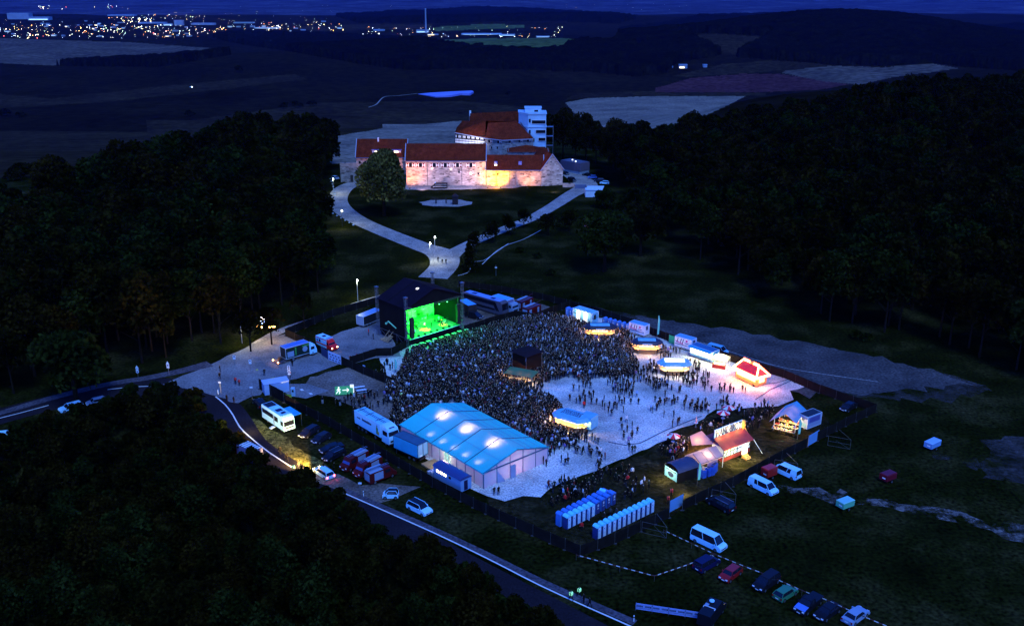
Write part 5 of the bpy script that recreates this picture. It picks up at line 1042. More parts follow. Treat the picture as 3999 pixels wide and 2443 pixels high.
# red hut outlined with light tubes
c, a, L = edge((2868, 1476), (2950, 1515), 3.4, 0, 6.4); t = thing('sweets_hut', 'red-roofed wooden hut outlined with glowing yellow light tubes', 'hut', c, a); h = L/2; glow = emis('light_tube', (1, .60, .16), 7); glr = emis('light_tube_red', (1, .06, .01), 9)
wd_ = mat('hut_wood', (.50, .26, .08), .7, 0, .2); rdr = mat('hut_roof', (.50, .02, .04), .6, 0, .2)
m = MB(); m.box(-h, h, -1.5, 1.5, .35, 2.5, wd_); b = m.obj('wall', t); m = MB(); m.box(-h+.4, h-.4, -1.54, -1.5, 1.2, 2.2, emis('hut_window', (1, .62, .12), 1.3)); m.box(h, h+.03, -.8, .8, 1.0, 1.9, emis('hut_window', (1, .62, .12), 1.3)); m.obj('serving_window', b)
m = MB(); m.add([(-h-.4,-2.1,2.45),(h+.4,-2.1,2.45),(h+.4,1.8,2.45),(-h-.4,1.8,2.45),(-h+.6,0,4.3),(h-1.2,0,4.3)], [(0,1,5,4),(2,3,4,5),(1,2,5),(3,0,4),(3,2,1,0)], rdr); rf = m.obj('roof', t)
m = MB()
for p, q in (((-h-.4,-2.1,2.5),(h+.4,-2.1,2.5)),((h+.4,-2.1,2.5),(h+.4,1.8,2.5)),((h+.4,-2.1,2.5),(h-1.2,0,4.35)),((h+.4,1.8,2.5),(h-1.2,0,4.35)),((-h+.6,0,4.35),(h-1.2,0,4.35)),((-h-.4,-2.1,2.5),(-h+.6,0,4.35))): m.tube(p, q, .14, glow, 5)
m.tube((-h+.6,.1,4.6),(h-1.2,.1,4.6),.16,glr,5); m.tube((-h-.5,-2.2,2.3),(h+.5,-2.2,2.3),.12,glr,5); m.tube((h+.5,-2.2,2.3),(h+.5,1.9,2.3),.12,glr,5); m.tube((-h-.3,-1.9,2.7),(h+.2,-1.9,2.7),.1,glr,5); m.tube((-h-.4,1.9,2.6),(-h+.6,.2,4.4),.1,glr,5); m.tube((h+.5,1.9,2.5),(h-1.1,.15,4.5),.1,glr,5); m.obj('light_tubes', rf)
m = MB(); m.box(-.4, .5, -.25, .25, 4.2, 4.9, wd_); m.obj('chimney', rf)
for s in (-1, 1): wheel(t, h-1.0, s*1.5, .3)
for x, pw_ in ((-2.2, 1.0), (0, 1.0), (2.2, 1.0)): lamp('stall_lamp', 'POINT', c+Matrix.Rotation(a, 3, 'Z') @ Vector((x, -2.5, 2.4)), 230, (1, .34, .10), None, .15)
lamp('stall_lamp', 'POINT', c+Matrix.Rotation(a, 3, 'Z') @ Vector((h+1.0, -1, 2.6)), 230, (1, .30, .10), None, .15)
BLOCK.append([tuple((c+Matrix.Rotation(a, 3, 'Z') @ Vector((x*h*1.1, y, 0)))[:2]) for x, y in ((-1,-1.9),(1,-1.9),(1,2),(-1,2))])
# blue marquee with bright wares
f_blue = fabric('marquee_blue', (.03, .32, .52), (1, .75, .6), .012)
A0, A1, B0, B1 = P(3024,1634,2.4), P(3109,1654,2.4), P(3037,1577,2.4), P(3127,1592,2.4)
wv = A1-A0; mw = wv.length; ma = math.atan2(wv.y, wv.x); ml = (B0-A0).length; c = Vector((A0.x, A0.y, 0)); t = thing('market_marquee', 'blue ridge-roofed marquee with brightly lit wares at the right edge of the ground', 'tent', c, ma)
m = MB(); m.add([(0,0,2.4),(mw,0,2.4),(mw/2,0,3.9),(0,ml,2.4),(mw,ml,2.4),(mw/2,ml,3.9)], [(0,2,5,3),(2,1,4,5)], f_blue); m.add([(0,0,2.4),(mw,0,2.4),(mw,-.0,2.4),(mw/2,ml,3.9)], [], f_blue); m.add([(0,ml,2.4),(mw,ml,2.4),(mw/2,ml,3.9)], [(0,1,2)], f_blue); m.add([(0,0,2.4),(0,ml,2.4),(-.9,ml*.5,1.6),(-.9,-.2,1.6)], [(0,1,2,3)], f_wall); m.obj('roof', t)
m = MB()
for x in (.05, mw-.05):
    for y in (.05, ml/2, ml-.05): m.tube((x, y, 0), (x, y, 2.4), .05, bright_edge, 4)
m.obj('poles', t)
rn = random.Random(5); wares = [mat('wares_orange', (.75, .35, .08), .6), mat('wares_cream', (.75, .62, .35), .6), red, mat('wares_brown', (.30, .14, .05), .6), blue_p]
for i in range(9):
    x = .6+(i % 3)*(mw-1.2)/2; y = .4+(i//3)*2.0-.9; q = thing('sales_table', 'sales table heaped with bright wares under the blue marquee, one of nine', 'table', c+Matrix.Rotation(ma, 3, 'Z') @ Vector((x, y, 0)), ma, 'sales tables in the blue marquee')
    m = MB(); m.box(-.7, .7, -.4, .4, .72, .78, wares[1]); m.obj('tabletop', q); m = MB()
    for k in range(7): m.box(-.6+k*.17, -.46+k*.17, rn.uniform(-.3, 0), rn.uniform(.05, .3), .78, rn.uniform(.9, 1.2), rn.choice(wares))
    m.obj('wares', q); m = MB(); m.box(-.65, -.6, -.35, .35, 0, .72, plastic); m.box(.6, .65, -.35, .35, 0, .72, plastic); m.obj('trestles', q)
for y in (-.3, 1.5, 4): lamp('stall_lamp', 'POINT', c+Matrix.Rotation(ma, 3, 'Z') @ Vector((mw/2, y, 2.7)), 230, (1, .60, .20), None, .12)
m = MB(); m.box(.3, mw-.3, ml-.1, ml-.05, .2, 2.4, mat('wares_orange', (.75, .35, .08), .6)); m.obj('rear_wall', t)
BLOCK.append([tuple((c+Matrix.Rotation(ma, 3, 'Z') @ Vector((x, y, 0)))[:2]) for x, y in ((-.5,-1.6),(mw+.5,-1.6),(mw+.5,ml),(-.5,ml))])
# HANDBROT bakery stall
a0, a1 = P(2830, 1753, 2.7), P(2934, 1712, 2.7); hv = a1-a0; hw = hv.length; ha = math.atan2(hv.y, hv.x); c = Vector((a0.x, a0.y, 0)); hb = thing('bakery_stall', 'half-timbered bakery stall with big HANDBROT sign along its roof', 'stall', c, ha); RH3 = Matrix.Rotation(ha, 3, 'Z')
rb = mat('bakery_roof', (.26, .035, .03), .6, 0, .3, .8); pla = mat('plaster', (.45, .58, .72), .8, 0, .1); tim = mat('timber_dark', (.02, .018, .02), .8)
m = MB(); m.box(0, hw, .2, 3.0, .8, 2.7, pla); m.box(0, hw, .18, 3.0, 0, .8, rb); b = m.obj('wall', hb)
m = MB()
for x in (0, .9, 1.8, 2.7, 3.6, hw-2.2, hw-1.1, hw-.05): m.box(x, x+.09, .12, .2, .8, 2.7, tim)
for z in (.8, 1.7, 2.62): m.box(0, hw, .12, .19, z, z+.08, tim)
for x in (0, hw-1.1): m.tube((x, .14, .8), (x+1.0, .14, 1.7), .05, tim, 4); m.tube((x, .14, 1.7), (x+1.0, .14, 2.6), .05, tim, 4)
m.obj('timbering', b)
m = MB(); dx = hw*.56; m.box(dx, dx+1.4, -.75, -.68, .7, 2.7, emis('lit_door', (1, .92, .85), 1.1)); m.obj('lit_door', b)
m = MB(); m.add([(-.4,-.3,2.6),(hw+.4,-.3,2.6),(hw+.4,2.4,4.0),(-.4,2.4,4.0),(-.4,-.3,2.5),(hw+.4,-.3,2.5),(hw+.4,2.4,3.9),(-.4,2.4,3.9)], [(0,1,2,3),(7,6,5,4),(0,4,5,1),(1,5,6,2),(2,6,7,3),(3,7,4,0)], rb); m.box(-.4, hw+.4, 2.4, 5.0, 3.2, 3.3, rb); r_ = m.obj('roof', hb)
m = MB(); sg = mat('sign_face', (.30, .50, .62), .5, 0, .1); m.box(-.2, hw+.1, 2.45, 2.6, 3.9, 5.6, sg); s_ = m.obj('sign_board', hb)
tc_ = bpy.data.curves.new('sign_text', 'FONT'); tc_.body = 'HANDBROT'; tc_.size = 1.55; tc_.extrude = .04; tc_.offset = .035; tc_.align_x = 'CENTER'; to_ = bpy.data.objects.new('sign_text', tc_); C.objects.link(to_)
me = bpy.data.meshes.new_from_object(to_.evaluated_get(bpy.context.evaluated_depsgraph_get())); bpy.data.objects.remove(to_); me.materials.clear(); me.materials.append(lettering)
xs = [v.co.x for v in me.vertices]; kx = (hw-.5)/(max(xs)-min(xs))
for v in me.vertices: x, y, z = v.co; v.co = (hw/2+x*kx, 2.42-z, 4.08+y*1.2)
link('sign_lettering', me, s_)
m = MB(); org = mat('figure_orange', (.80, .38, .06), .6)
for x, y, z, r in ((hw+.3, 2.3, 5.2, .35), (hw+.3, 2.3, 4.6, .42)): m.sphere((x, y, z), r, org, 8, 1.2)
m.tube((hw+.3,2.3,4.4),(hw-.3,2.0,3.3),.16,org,6); m.tube((hw+.3,2.3,4.4),(hw+1.0,1.2,2.2),.16,org,6); m.obj('baker_figure', hb)
m = MB(); m.box(-.1, hw, 5.2, 5.3, 2.4, 2.5, rb); m.add([(-3.6,4.6,2.6),(-.2,2.2,2.9),(-.2,5.6,4.2),(-2.6,6.2,3.6)], [(0,1,2),(0,2,3)], fabric('canopy_pink', (.26, .22, .26), (1, .6, .45), .10)); m.obj('front_canopy', hb)
m = MB(); m.tube((hw+.3,-.3,2.6),(hw+1.3,-1.8,0),.05,bright_edge,5); m.obj('prop', hb)
m = MB()
for k in range(4): m.box(dx+.0, dx+1.3, -1.0-.3*k, -.72-.3*k, 0, .65-.16*k, wd_)
m.obj('steps', hb)
for x, y, z, pw_ in ((1.2, 2.0, 4.6, 60), (hw*.5, 2.0, 4.8, 60), (hw-1, 2.0, 4.7, 60), (dx+.7, -1.5, 2.4, 200), (-1.8, 5, 2.2, 300), (1, 6, 2.2, 250), (hw*.6, 6, 2.2, 250)): lamp('stall_lamp', 'POINT', c+RH3 @ Vector((x, y, z)), pw_, (1, .55, .20) if y > 0 else (1, .85, .35), None, .1)
BLOCK.append([tuple((c+RH3 @ Vector((x, y, 0)))[:2]) for x, y in ((-.5,-.8),(hw+1,-.8),(hw+1,4.6),(-.5,4.6))])
# pink pavilion with blue crates, dark tent with banner
a0, a1 = P(2737, 1812, 2.3), P(2826, 1779, 2.3); pv_ = a1-a0; pw2 = pv_.length; pa = math.atan2(pv_.y, pv_.x); c = Vector((a0.x, a0.y, 0)); t = thing('pavilion', 'pale pink ridge pavilion lit from inside beside the HANDBROT stall', 'pavilion', c, pa); RP = Matrix.Rotation(pa, 3, 'Z')
fp = fabric('pavilion_cloth', (.22, .22, .30), (1, .66, .55), .16); dpt = 4.0
m = MB(); m.add([(0,0,2.3),(pw2,0,2.3),(pw2,dpt/2,3.4),(0,dpt/2,3.4),(0,dpt,2.3),(pw2,dpt,2.3),(0,0,2.05),(pw2,0,2.05)], [(0,1,2,3),(3,2,5,4),(0,3,4),(1,5,2),(6,7,1,0)], fp); m.obj('roof', t)
m = MB(); 
for x in (pw2/3, pw2*2/3): m.tube((x,0,2.32),(x,dpt/2,3.42),.03,dark_edge,4)
for y0_, z0_, y1_, z1_ in ((0,2.3,0,2.3),): m.tube((0,0,2.32),(pw2,0,2.32),.04,dark_edge,4)
m.tube((0,0,2.32),(0,dpt/2,3.42),.04,dark_edge,4); m.obj('frame', t)
m = MB(); m.box(0, pw2, dpt-.05, dpt, 0, 2.3, fp); m.box(pw2*.3, pw2*.75, .02, .06, .2, 2.1, fp); m.obj('side_wall', t)
m = MB()
for x in (.05, pw2-.05):
    for y in (.05, dpt-.05): m.tube((x, y, 0), (x, y, 2.3), .05, bright_edge, 4)
m.obj('poles', t)
lamp('stall_lamp', 'POINT', c+RP @ Vector((pw2*.5, dpt*.35, 2.35)), 120, (1, .80, .55), None, .15); lamp('stall_lamp', 'POINT', c+RP @ Vector((pw2*.2, dpt*.5, 1.6)), 70, (1, .70, .30), None, .15); lamp('stall_lamp', 'POINT', c+RP @ Vector((pw2+2.5, -1.0, 2.2)), 420, (1, .88, .30), None, .15)
cb_ = mat('crate_blue', (.04, .13, .55), .5)
k = 0
for (x, y) in ((-.3, .5), (.5, .2), (1.3, -.4), (2.1, -.5), (2.9, -.1), (.1, -.4), (3.5, .2)):
    q = thing('blue_crate_stack', 'stack of two blue crates in front of the pink pavilion, one of seven', 'crates', c+RP @ Vector((x, y-.3, 0)), pa, 'blue crate stacks before the pavilion'); m = MB(); m.box(-.38, .38, -.38, .38, 0, .8, cb_); m.obj('lower_crate', q); m = MB(); m.box(-.37, .37, -.37, .37, .84, 1.6, cb_); m.box(-.3, .3, -.3, .3, 1.6, 1.63, lettering); m.obj('upper_crate', q)
BLOCK.append([tuple((c+RP @ Vector((x, y, 0)))[:2]) for x, y in ((-1,-1),(pw2+.5,-1),(pw2+.5,dpt),(-1,dpt))])
c = P(2660, 1855); t = thing('dark_tent', 'dark-roofed round tent with a pale blue banner on its end', 'tent', c, .55); dk = mat('tent_navy', (.035, .045, .10), .7, 0, .15, .8)
m = MB(); pr = [(1.9*math.cos(q), 1.9+.95*math.sin(q)) for q in [math.pi*i/8 for i in range(9)]]
m.add([(x, y, z) for x in (-2.4, 2.4) for y, z in pr], [(i, i+1, 10+i, 9+i) for i in range(8)], dk); m.obj('roof', t)
m = MB(); m.box(-2.4, 2.4, -1.9, -1.85, 0, 1.9, cloth_b); m.box(-2.4, 2.4, 1.85, 1.9, 0, 1.9, cloth_b); m.add([(2.35,y,z) for y, z in pr], [tuple(range(9))], mat('tent_green', (.01, .03, .02), .8)); m.obj('side_wall', t)
m = MB(); m.box(-2.46, -2.42, -1.6, 1.6, .1, 2.0, paint('banner_cyan', (.20, .50, .66))); bo = m.obj('banner', t); m = MB(); m.lathe([(0,0),(.55,0)], (0,0,0), lettering, 12); m.v = [(-2.49, v[0]*1.4, v[1]*.9+.95) for v in m.v]; m.box(-2.49,-2.46,-1.3,1.3,1.6,1.75,lettering); m.obj('banner_print', bo)
m = MB(); m.box(2.45, 2.55, -1.2, -.5, .2, 2.0, emis('cooler_light', (1, .8, .35), 1.6)); m.obj('lit_cooler', t)
lamp('stall_lamp', 'POINT', P(2590, 1840, 1.8), 170, (1, .9, .35), None, .1); lamp('stall_lamp', 'POINT', P(2672, 1905, 1.6), 150, (1, .9, .35), None, .1)
# front-of-house tower and green tent in the crowd
c = P(2058, 1452); t = thing('sound_tower', 'black sound tower with flat dark canopy rising out of the crowd', 'tower', c, .72); dkr = mat('tower_roof', (.020, .013, .018), .9, 0, .15)
m = MB(); m.box(-2.3, 2.3, -2.2, 2.2, .2, 5.0, mat('tower_cloth', (.022, .012, .009), .9, 0, .3, .5)); m.obj('wall', t); m = MB(); m.prism([(-2.8,-2.7),(2.8,-2.7),(2.8,2.7),(-2.8,2.7)], 5.0, 5.45, dkr, [(-1.2,-1.2),(1.2,-1.2),(1.2,1.2),(-1.2,1.2)]); m.obj('roof', t)
m = MB()
for x, y in ((-2.9,-2.8),(2.9,-2.8),(-2.9,2.8),(2.9,2.8)): m.tube((x,y,4.9),(x*1.25,y*1.25,4.6),.05,rim,4); m.tube((x*.82,y*.82,0),(x*.82,y*.82,5),.06,rim,4)
m.obj('braces', t); BLOCK.append([tuple((c+Vector((x, y, 0)))[:2]) for x, y in ((-3.3,0),(0,-3.3),(3.3,0),(0,3.3))])
c = P(2035, 1492); t = thing('green_tent', 'green-roofed open tent with warm lit bar at the foot of the sound tower', 'tent', c, -.42); gt = fabric('green_cloth', (.04, .17, .09), (1, .7, .4), .004)
m = MB(); m.add([(-3.4,-1.8,2.3),(3.4,-1.8,2.3),(3.4,1.8,2.5),(-3.4,1.8,2.5),(-1.4,.1,3.3),(1.8,.3,3.1)], [(0,1,5,4),(1,2,5),(2,3,4,5),(3,0,4)], gt); m.obj('roof', t); m = MB()
for x in (-3.3, 0, 3.3): m.tube((x,-1.7,0),(x,-1.7,2.3),.04,rim,4); m.tube((x,1.7,0),(x,1.7,2.4),.04,rim,4)
m.obj('poles', t); m = MB(); m.box(-3.2, 2.4, -1.6, -1.2, .9, 1.0, wd_); m.box(-3.2, 2.4, -1.6, -1.55, 0, .9, wd_); m.obj('counter', t)
for x in (-2.2, .2, 2): lamp('stall_lamp', 'POINT', c+Matrix.Rotation(-.42, 3, 'Z') @ Vector((x, -1.0, 2.0)), 110, (1, .55, .18), None, .1)
BLOCK.append([tuple((c+Matrix.Rotation(-.42, 3, 'Z') @ Vector((x, y, 0)))[:2]) for x, y in ((-3.2,-1.3),(3.2,-1.3),(3.2,1.6),(-3.2,1.6))])
# toilet container and cabins
c, a, L = edge((2237, 1245), (2311, 1268), 2.6, 0, 6.4); t = thing('toilet_container', 'cyan toilet container with two bright open doorways', 'container', c, a); h = L/2
b = boxbody(t, -h, h, 2.6, .25, 3.0, cy, cyl, edge_m=bright_edge); m = MB()
for x in (-1.3, 1.1): m.box(x-.5, x+.45, -1.34, -1.3, .4, 2.8, emis('doorway', (1, .90, .82), 1.5))
m.obj('lit_doorway', b); m = MB()
for x in (-.5, 1.9): m.box(x-.12, x, -1.36, -1.3, .5, 2.6, plastic)
m.box(-h+.2, -1.8, -1.34, -1.3, 1.8, 1.95, plastic); m.box(h, h+.03, -.6, .3, 1.2, 2.4, plastic); m.box(h, h+.03, -1.2, .9, 1.5, 1.62, plastic); m.obj('door_frames', b)
m = MB(); m.box(-h+.3, h-.3, -2.5, -1.3, .2, .32, silver); m.obj('step', t)
for x in (-1.3, 1.1): lamp('stall_lamp', 'POINT', c+Matrix.Rotation(a, 3, 'Z') @ Vector((x, -2.2, 2.2)), 70, (1, .8, .45), None, .12)
BLOCK.append([tuple((c+Matrix.Rotation(a, 3, 'Z') @ Vector((x*h, y, 0)))[:2]) for x, y in ((-1,-1.4),(1,-1.4),(1,1.4),(-1,1.4))])
tb = {k: mat('cabin_'+k, v, .5, 0, .08) for k, v in dict(blue=(.06, .22, .62), cyan=(.20, .80, .95), pale=(.55, .78, .95), panel=(.62, .80, .98), dk=(.03, .05, .20)).items()}
def toilet(col, roofcol, door):
    t = thing('portable_toilet', '', 'toilet'); m = MB(); m.prism([(-.47,-.5),(.47,-.5),(.47,.5),(-.47,.5)], 0, 2.05, tb['dk' if col != 'blue' else 'blue'], [(-.44,-.48),(.44,-.48),(.44,.48),(-.44,.48)]); m.obj('cabin', t)
    m = MB(); pr = [(.47*math.cos(q), 2.05+.34*math.sin(q)) for q in [math.pi*i/6 for i in range(7)]]; m.add([(x, y, z) for y in (-.55, .55) for x, z in pr], [list(range(7)), list(range(7, 14))[::-1]]+[(i, i+1, 8+i, 7+i) for i in range(6)]+[(0, 7, 13, 6)], tb[roofcol]); m.obj('roof', t)
    m = MB(); m.box(-.22, .40, -.56, -.50, .1, 1.98, tb[door]); d = m.obj('door', t); m = MB(); m.box(-.16, .16, -.58, -.56, 1.35, 1.75, bright_edge); m.box(-.07, .07, -.59, -.58, 1.48, 1.62, tb['dk']); m.box(-.2, .2, -.58, -.56, .95, 1.05, bright_edge); m.obj('door_sign', d)
    m = MB(); m.box(-.45, -.25, -.53, -.49, .0, 2.0, tb['dk']); m.obj('side_post', t); return t
tm = {}
def put_toilets(A, B, n, kind, label, group, face, z=0):
    a, b = P(*A), P(*B); d = (b-a).normalized(); rz = math.atan2(d.y, d.x)
    for i in range(n):
        p = a.lerp(b, i/(n-1) if n > 1 else 0); l = label(i) if callable(label) else label
        if kind not in tm: tm[kind] = o = toilet(*kind); o.location = p; o.rotation_euler = (0, 0, rz+face); tag(o, l, 'toilet', group)
        else: dup(tm[kind], p, rz+face, l, group)
OR = ['first', 'second', 'third', 'fourth', 'fifth', 'sixth', 'seventh', 'eighth', 'ninth', 'tenth', 'eleventh', 'twelfth']
put_toilets((2330, 2098), (2537, 1997), 12, ('cyan', 'cyan', 'panel'), lambda i: 'toilet cabin with cyan roof in the row by the black fence, %s from the left' % OR[i], 'cyan-roofed toilets by the black fence', 0)
put_toilets((2213, 2058), (2306, 2012), 6, ('cyan', 'cyan', 'pale'), lambda i: 'pale toilet cabin in the front of the double row, %s from the left' % OR[i], 'pale toilets of the double row', 0)
put_toilets((2325, 2000), (2388, 1965), 4, ('blue', 'blue', 'dk'), lambda i: 'dark blue toilet cabin right of the pale ones, %s from them' % OR[i], 'dark blue toilets in the front of the double row', 0)
put_toilets((2186, 2048), (2362, 1958), 10, ('blue', 'blue', 'dk'), lambda i: 'dark blue toilet cabin in the back of the double row, %s from the left' % OR[i], 'dark blue toilets in the back of the double row', math.pi)
put_toilets((2354, 1957), (2355, 1956), 1, ('cyan', 'cyan', 'pale'), 'single cyan-roofed toilet cabin at the far end of the double row', None, 0)
put_toilets((2362, 1272), (2452, 1297), 6, ('blue', 'blue', 'blue'), lambda i: 'blue toilet cabin between the container and the striped trailer, %s from the container' % OR[i], 'blue toilets beside the toilet container', 0)
put_toilets((2218, 1232), (2232, 1236), 2, ('blue', 'blue', 'blue'), lambda i: ['blue toilet cabin left of the toilet container', 'blue toilet cabin squeezed against the toilet container'][i], 'blue toilets left of the container', 0)
m = MB(); m.box(-.36, .36, -.03, .03, .1, 2.0, tb['pale']); od = m.obj('open_toilet_door'); p = P(2296, 2030); od.location = p; od.rotation_euler = (0, 0, -.9); tag(od, 'toilet door standing open at the end of the pale cabins', 'door')
BLOCK.append([tuple(P(*q)[:2]) for q in ((2190,2070),(2170,2030),(2360,1930),(2405,1960))]); BLOCK.append([tuple(P(*q)[:2]) for q in ((2320,2115),(2312,2085),(2535,1980),(2555,2005))])
# ---------------------------------------------------------------- fences
fcl = mat('fence_cloth', (.016, .012, .010), .95, 0, .35, .5); fpo = mat('fence_post', (.14, .12, .10), .6, .3)
def fence(label, pts, h=2.0, panel=3.5, cloth=fcl, group='black cloth fences around the festival ground', sag=0):
    w = [P(*q) for q in pts]; t = thing('cloth_fence', label, 'fence', w[0], 0, group); o = w[0]
    m = MB(); posts = []
    for i in range(len(w)-1):
        a, b = w[i]-o, w[i+1]-o; L = (b-a).length; k = max(1, round(L/panel)); d = (b-a).normalized(); n = Vector((-d.y, d.x, 0))*.03
        for j in range(k):
            p, q = a.lerp(b, j/k), a.lerp(b, (j+1)/k); w_ = n*random.uniform(-2, 2); posts.append(p)
            hh = h*random.uniform(.94, 1.0); mid = (p+q)/2+w_
            for s, e in ((p, mid), (mid, q)): m.add([s-n+Vector((0,0,.05)), e-n+Vector((0,0,.05)), e-n+Vector((0,0,hh)), s-n+Vector((0,0,h)), s+n+Vector((0,0,.05)), e+n+Vector((0,0,.05)), e+n+Vector((0,0,hh)), s+n+Vector((0,0,h))], [(0,1,2,3),(7,6,5,4),(3,2,6,7),(0,4,5,1)], cloth)
    posts.append(w[-1]-o); m.obj('cloth', t); mm = MB(); mm.tube((0, 0, 0), (0, 0, h+.08), .04, fpo, 5); mm.box(-.35, .35, -.12, .12, 0, .12, mat('fence_foot', (.06, .055, .06), .9)); me = mm.mesh('post')
    for p in posts: q = link('post', me, t); q.location = p
    return t
fence('black fence from the stage to the trees along the gravel path', [(1480,1183),(1300,1235),(1115,1312)])
fence('black fence between the lorry yard and the ambulance', [(1115,1312),(1190,1345),(1262,1385),(1290,1402)])
fence('black fence from the white banner down to the crowd', [(1335,1422),(1420,1462),(1548,1512)])
fence('black fence between the ambulance forecourt and the stage', [(1366,1424),(1470,1390),(1530,1388),(1600,1350)])
fence('black fence from the right stage tower behind the crowd', [(1812,1300),(1930,1262),(2015,1240)]); fence('black fence right of the red trucks behind the crowd', [(2015,1240),(2085,1252),(2160,1222),(2225,1200)])
fence('long black fence along the meadow behind the stage and coach', [(1790,1118),(1960,1140),(2120,1170),(2260,1206),(2350,1230)], 1.8)
fence('black fence behind the blue toilets and sales trailers', [(2350,1234),(2460,1270),(2550,1310),(2650,1345),(2760,1380)])
fence('black fence along the dusty field behind the red hut', [(2760,1380),(2900,1428),(3060,1475),(3200,1535),(3330,1580),(3420,1610)])
fence('black fence from the dark right corner past the white cabin', [(3420,1610),(3300,1665),(3190,1722)])
fence('black fence behind the HANDBROT stall between the two white banners', [(3150,1745),(3000,1822),(2860,1900),(2664,1992)])
fence('black fence behind the cyan-roofed toilets', [(2612,2022),(2500,2075),(2400,2122),(2265,2172)])
fence('long black fence on the grass bank beside the road', [(2265,2172),(2150,2122),(1950,2032),(1800,1958),(1690,1900)])
fence('black fence behind the site wagon and lorry', [(1690,1900),(1560,1825),(1420,1742),(1290,1665)])
fence('black fence behind the motorhome', [(1290,1665),(1200,1620),(1110,1570)]); fence('tall dark fence screening the white container', [(1110,1572),(1060,1545),(1014,1520)], 2.6)
def banner(label, A, B, h=2.0, mt=None, pat=0, z=.1):
    a, b = P(*A), P(*B); d = b-a; t = thing('fence_banner', label, 'banner', a-Vector((-d.y, d.x, 0)).normalized()*(.12 if d.x > 0 else -.12), math.atan2(d.y, d.x)); L = d.length
    m = MB(); m.box(0, L, -.03, .03, z, z+h, mt or paint('banner_blue', (.16, .36, .60))); bo = m.obj('sheet', t)
    if pat:
        m = MB(); rn = random.Random(int(L*10))
        for r in range(3):
            for k in range(int(L/1.1)): x = .25+k*1.1+.3*(r % 2); m.lathe([(0,0),(1,0)], (0,0,0), lettering, 8); q = m.v[-16:]; m.v[-16:] = [(x+.4+v[0]*.36, -.045, z+.35+r*.6+v[1]*.16) for v in q]
        m.obj('emblems', bo)
    m = MB(); m.tube((0,0,0),(0,0,h+.2),.04,rim,4); m.tube((L,0,0),(L,0,h+.2),.04,rim,4); m.obj('frame', t)
    return t
wb = paint('banner_white', (.50, .60, .75))
banner('white banner gate with rows of dark emblems near the ambulance', (1285,1404), (1334,1424), 2.2, wb, 1); banner('dark banner with pale swirls left of the white emblem banner', (1258,1386), (1284,1402), 2.0, lettering)
banner('blank pale blue banner on the fence by the red shirts', (2612,2000), (2664,1972), 2.1); banner('blank pale blue banner at the gate left of the white cabin', (3152,1742), (3192,1718), 2.1)
banner('green and white banner on the fence left of the twin-axle trailer', (2613,1338), (2650,1350), 2.0, paint('banner_green', (.03, .42, .18)))
banner('small pale poster on the dark fence beside the crowd', (1420,1452), (1429,1456), 1.2, wb, z=.6); banner('tiny pale poster at the ambulance end of the fence', (1338,1420), (1346,1424), 1.2, wb, z=.6)
banner('cyan poster low on the fence beside the crowd', (1470,1480), (1480,1484), 1.3, paint('banner_cyan', (.20, .50, .66)), z=.4)
def brace(label, px, rz, w=4, h=3.2):
    t = thing('fence_brace', label, 'frame', P(*px), rz, 'bare frames bracing the fence from outside'); m = MB()
    for x in (0, w): m.tube((x, 0, 0), (x, 0, h*.62), .035, fpo, 4)
    for z in (.05, h*.3, h*.62): m.tube((0, 0, z), (w, 0, z), .025, fpo, 4)
    m.obj('rails', t); m = MB(); m.tube((w, 0, h*.62), (w*.4, 2.6, h*.75), .03, fpo, 4); m.tube((w, 0, 0), (w*.3, 2.8, 0), .03, fpo, 4); m.obj('stays', t)
for px, l in (((2506,2078),'bare fence frame at the end of the cyan-roofed toilets'), ((2778,1950),'bare fence frame above the black off-road car'), ((3022,1832),'bare fence frame behind the blue-white minibus'), ((3232,1738),'bare fence frame near the right gate')): brace(l, px, -.42)
# barrier tapes on posts
tr_ = mat('tape_white', (.75, .72, .62), .6); tb_ = mat('tape_red', (.12, .03, .02), .6)
def tape(label, pts, z=.9):
    w = [P(*q) for q in pts]; t = thing('barrier_tape', label, 'barrier tape', w[0], 0, 'barrier tapes on the lower meadow'); o = w[0]; m = MB(); posts = [Vector((0, 0, 0))]
    for i in range(len(w)-1):
        a, b = w[i]-o, w[i+1]-o; n = max(2, int((b-a).length/.55)); d = (b-a).normalized()
        for j in range(n):
            p, q = a.lerp(b, j/n), a.lerp(b, (j+1)/n); m.add([p+Vector((0,-.02,z-.05)), q+Vector((0,-.02,z-.05)), q+Vector((0,-.02,z+.06)), p+Vector((0,-.02,z+.06)), p+Vector((0,.04,z-.05)), q+Vector((0,.04,z-.05)), q+Vector((0,.04,z+.06)), p+Vector((0,.04,z+.06))], [(0,1,2,3),(7,6,5,4),(3,2,6,7),(0,4,5,1)], tr_ if j % 2 else tb_)
        posts += [b]
    m.obj('tape', t); mm = MB(); mm.tube((0,0,0),(0,0,1.05),.03,fpo,4); me = mm.mesh('post')
    for p in posts: q = link('post', me, t); q.location = p
tape('striped tape from the fence corner across the lower meadow', [(2250,2185),(2420,2232),(2555,2268),(2680,2225),(2788,2182)]); tape('striped tape from the last toilet to the high white van', [(2590,2088),(2700,2140),(2788,2182)])
tape('striped tape running behind the parked row to the lower right', [(2788,2182),(2900,2228),(2995,2265),(3130,2325),(3225,2362),(3330,2410),(3460,2465)])
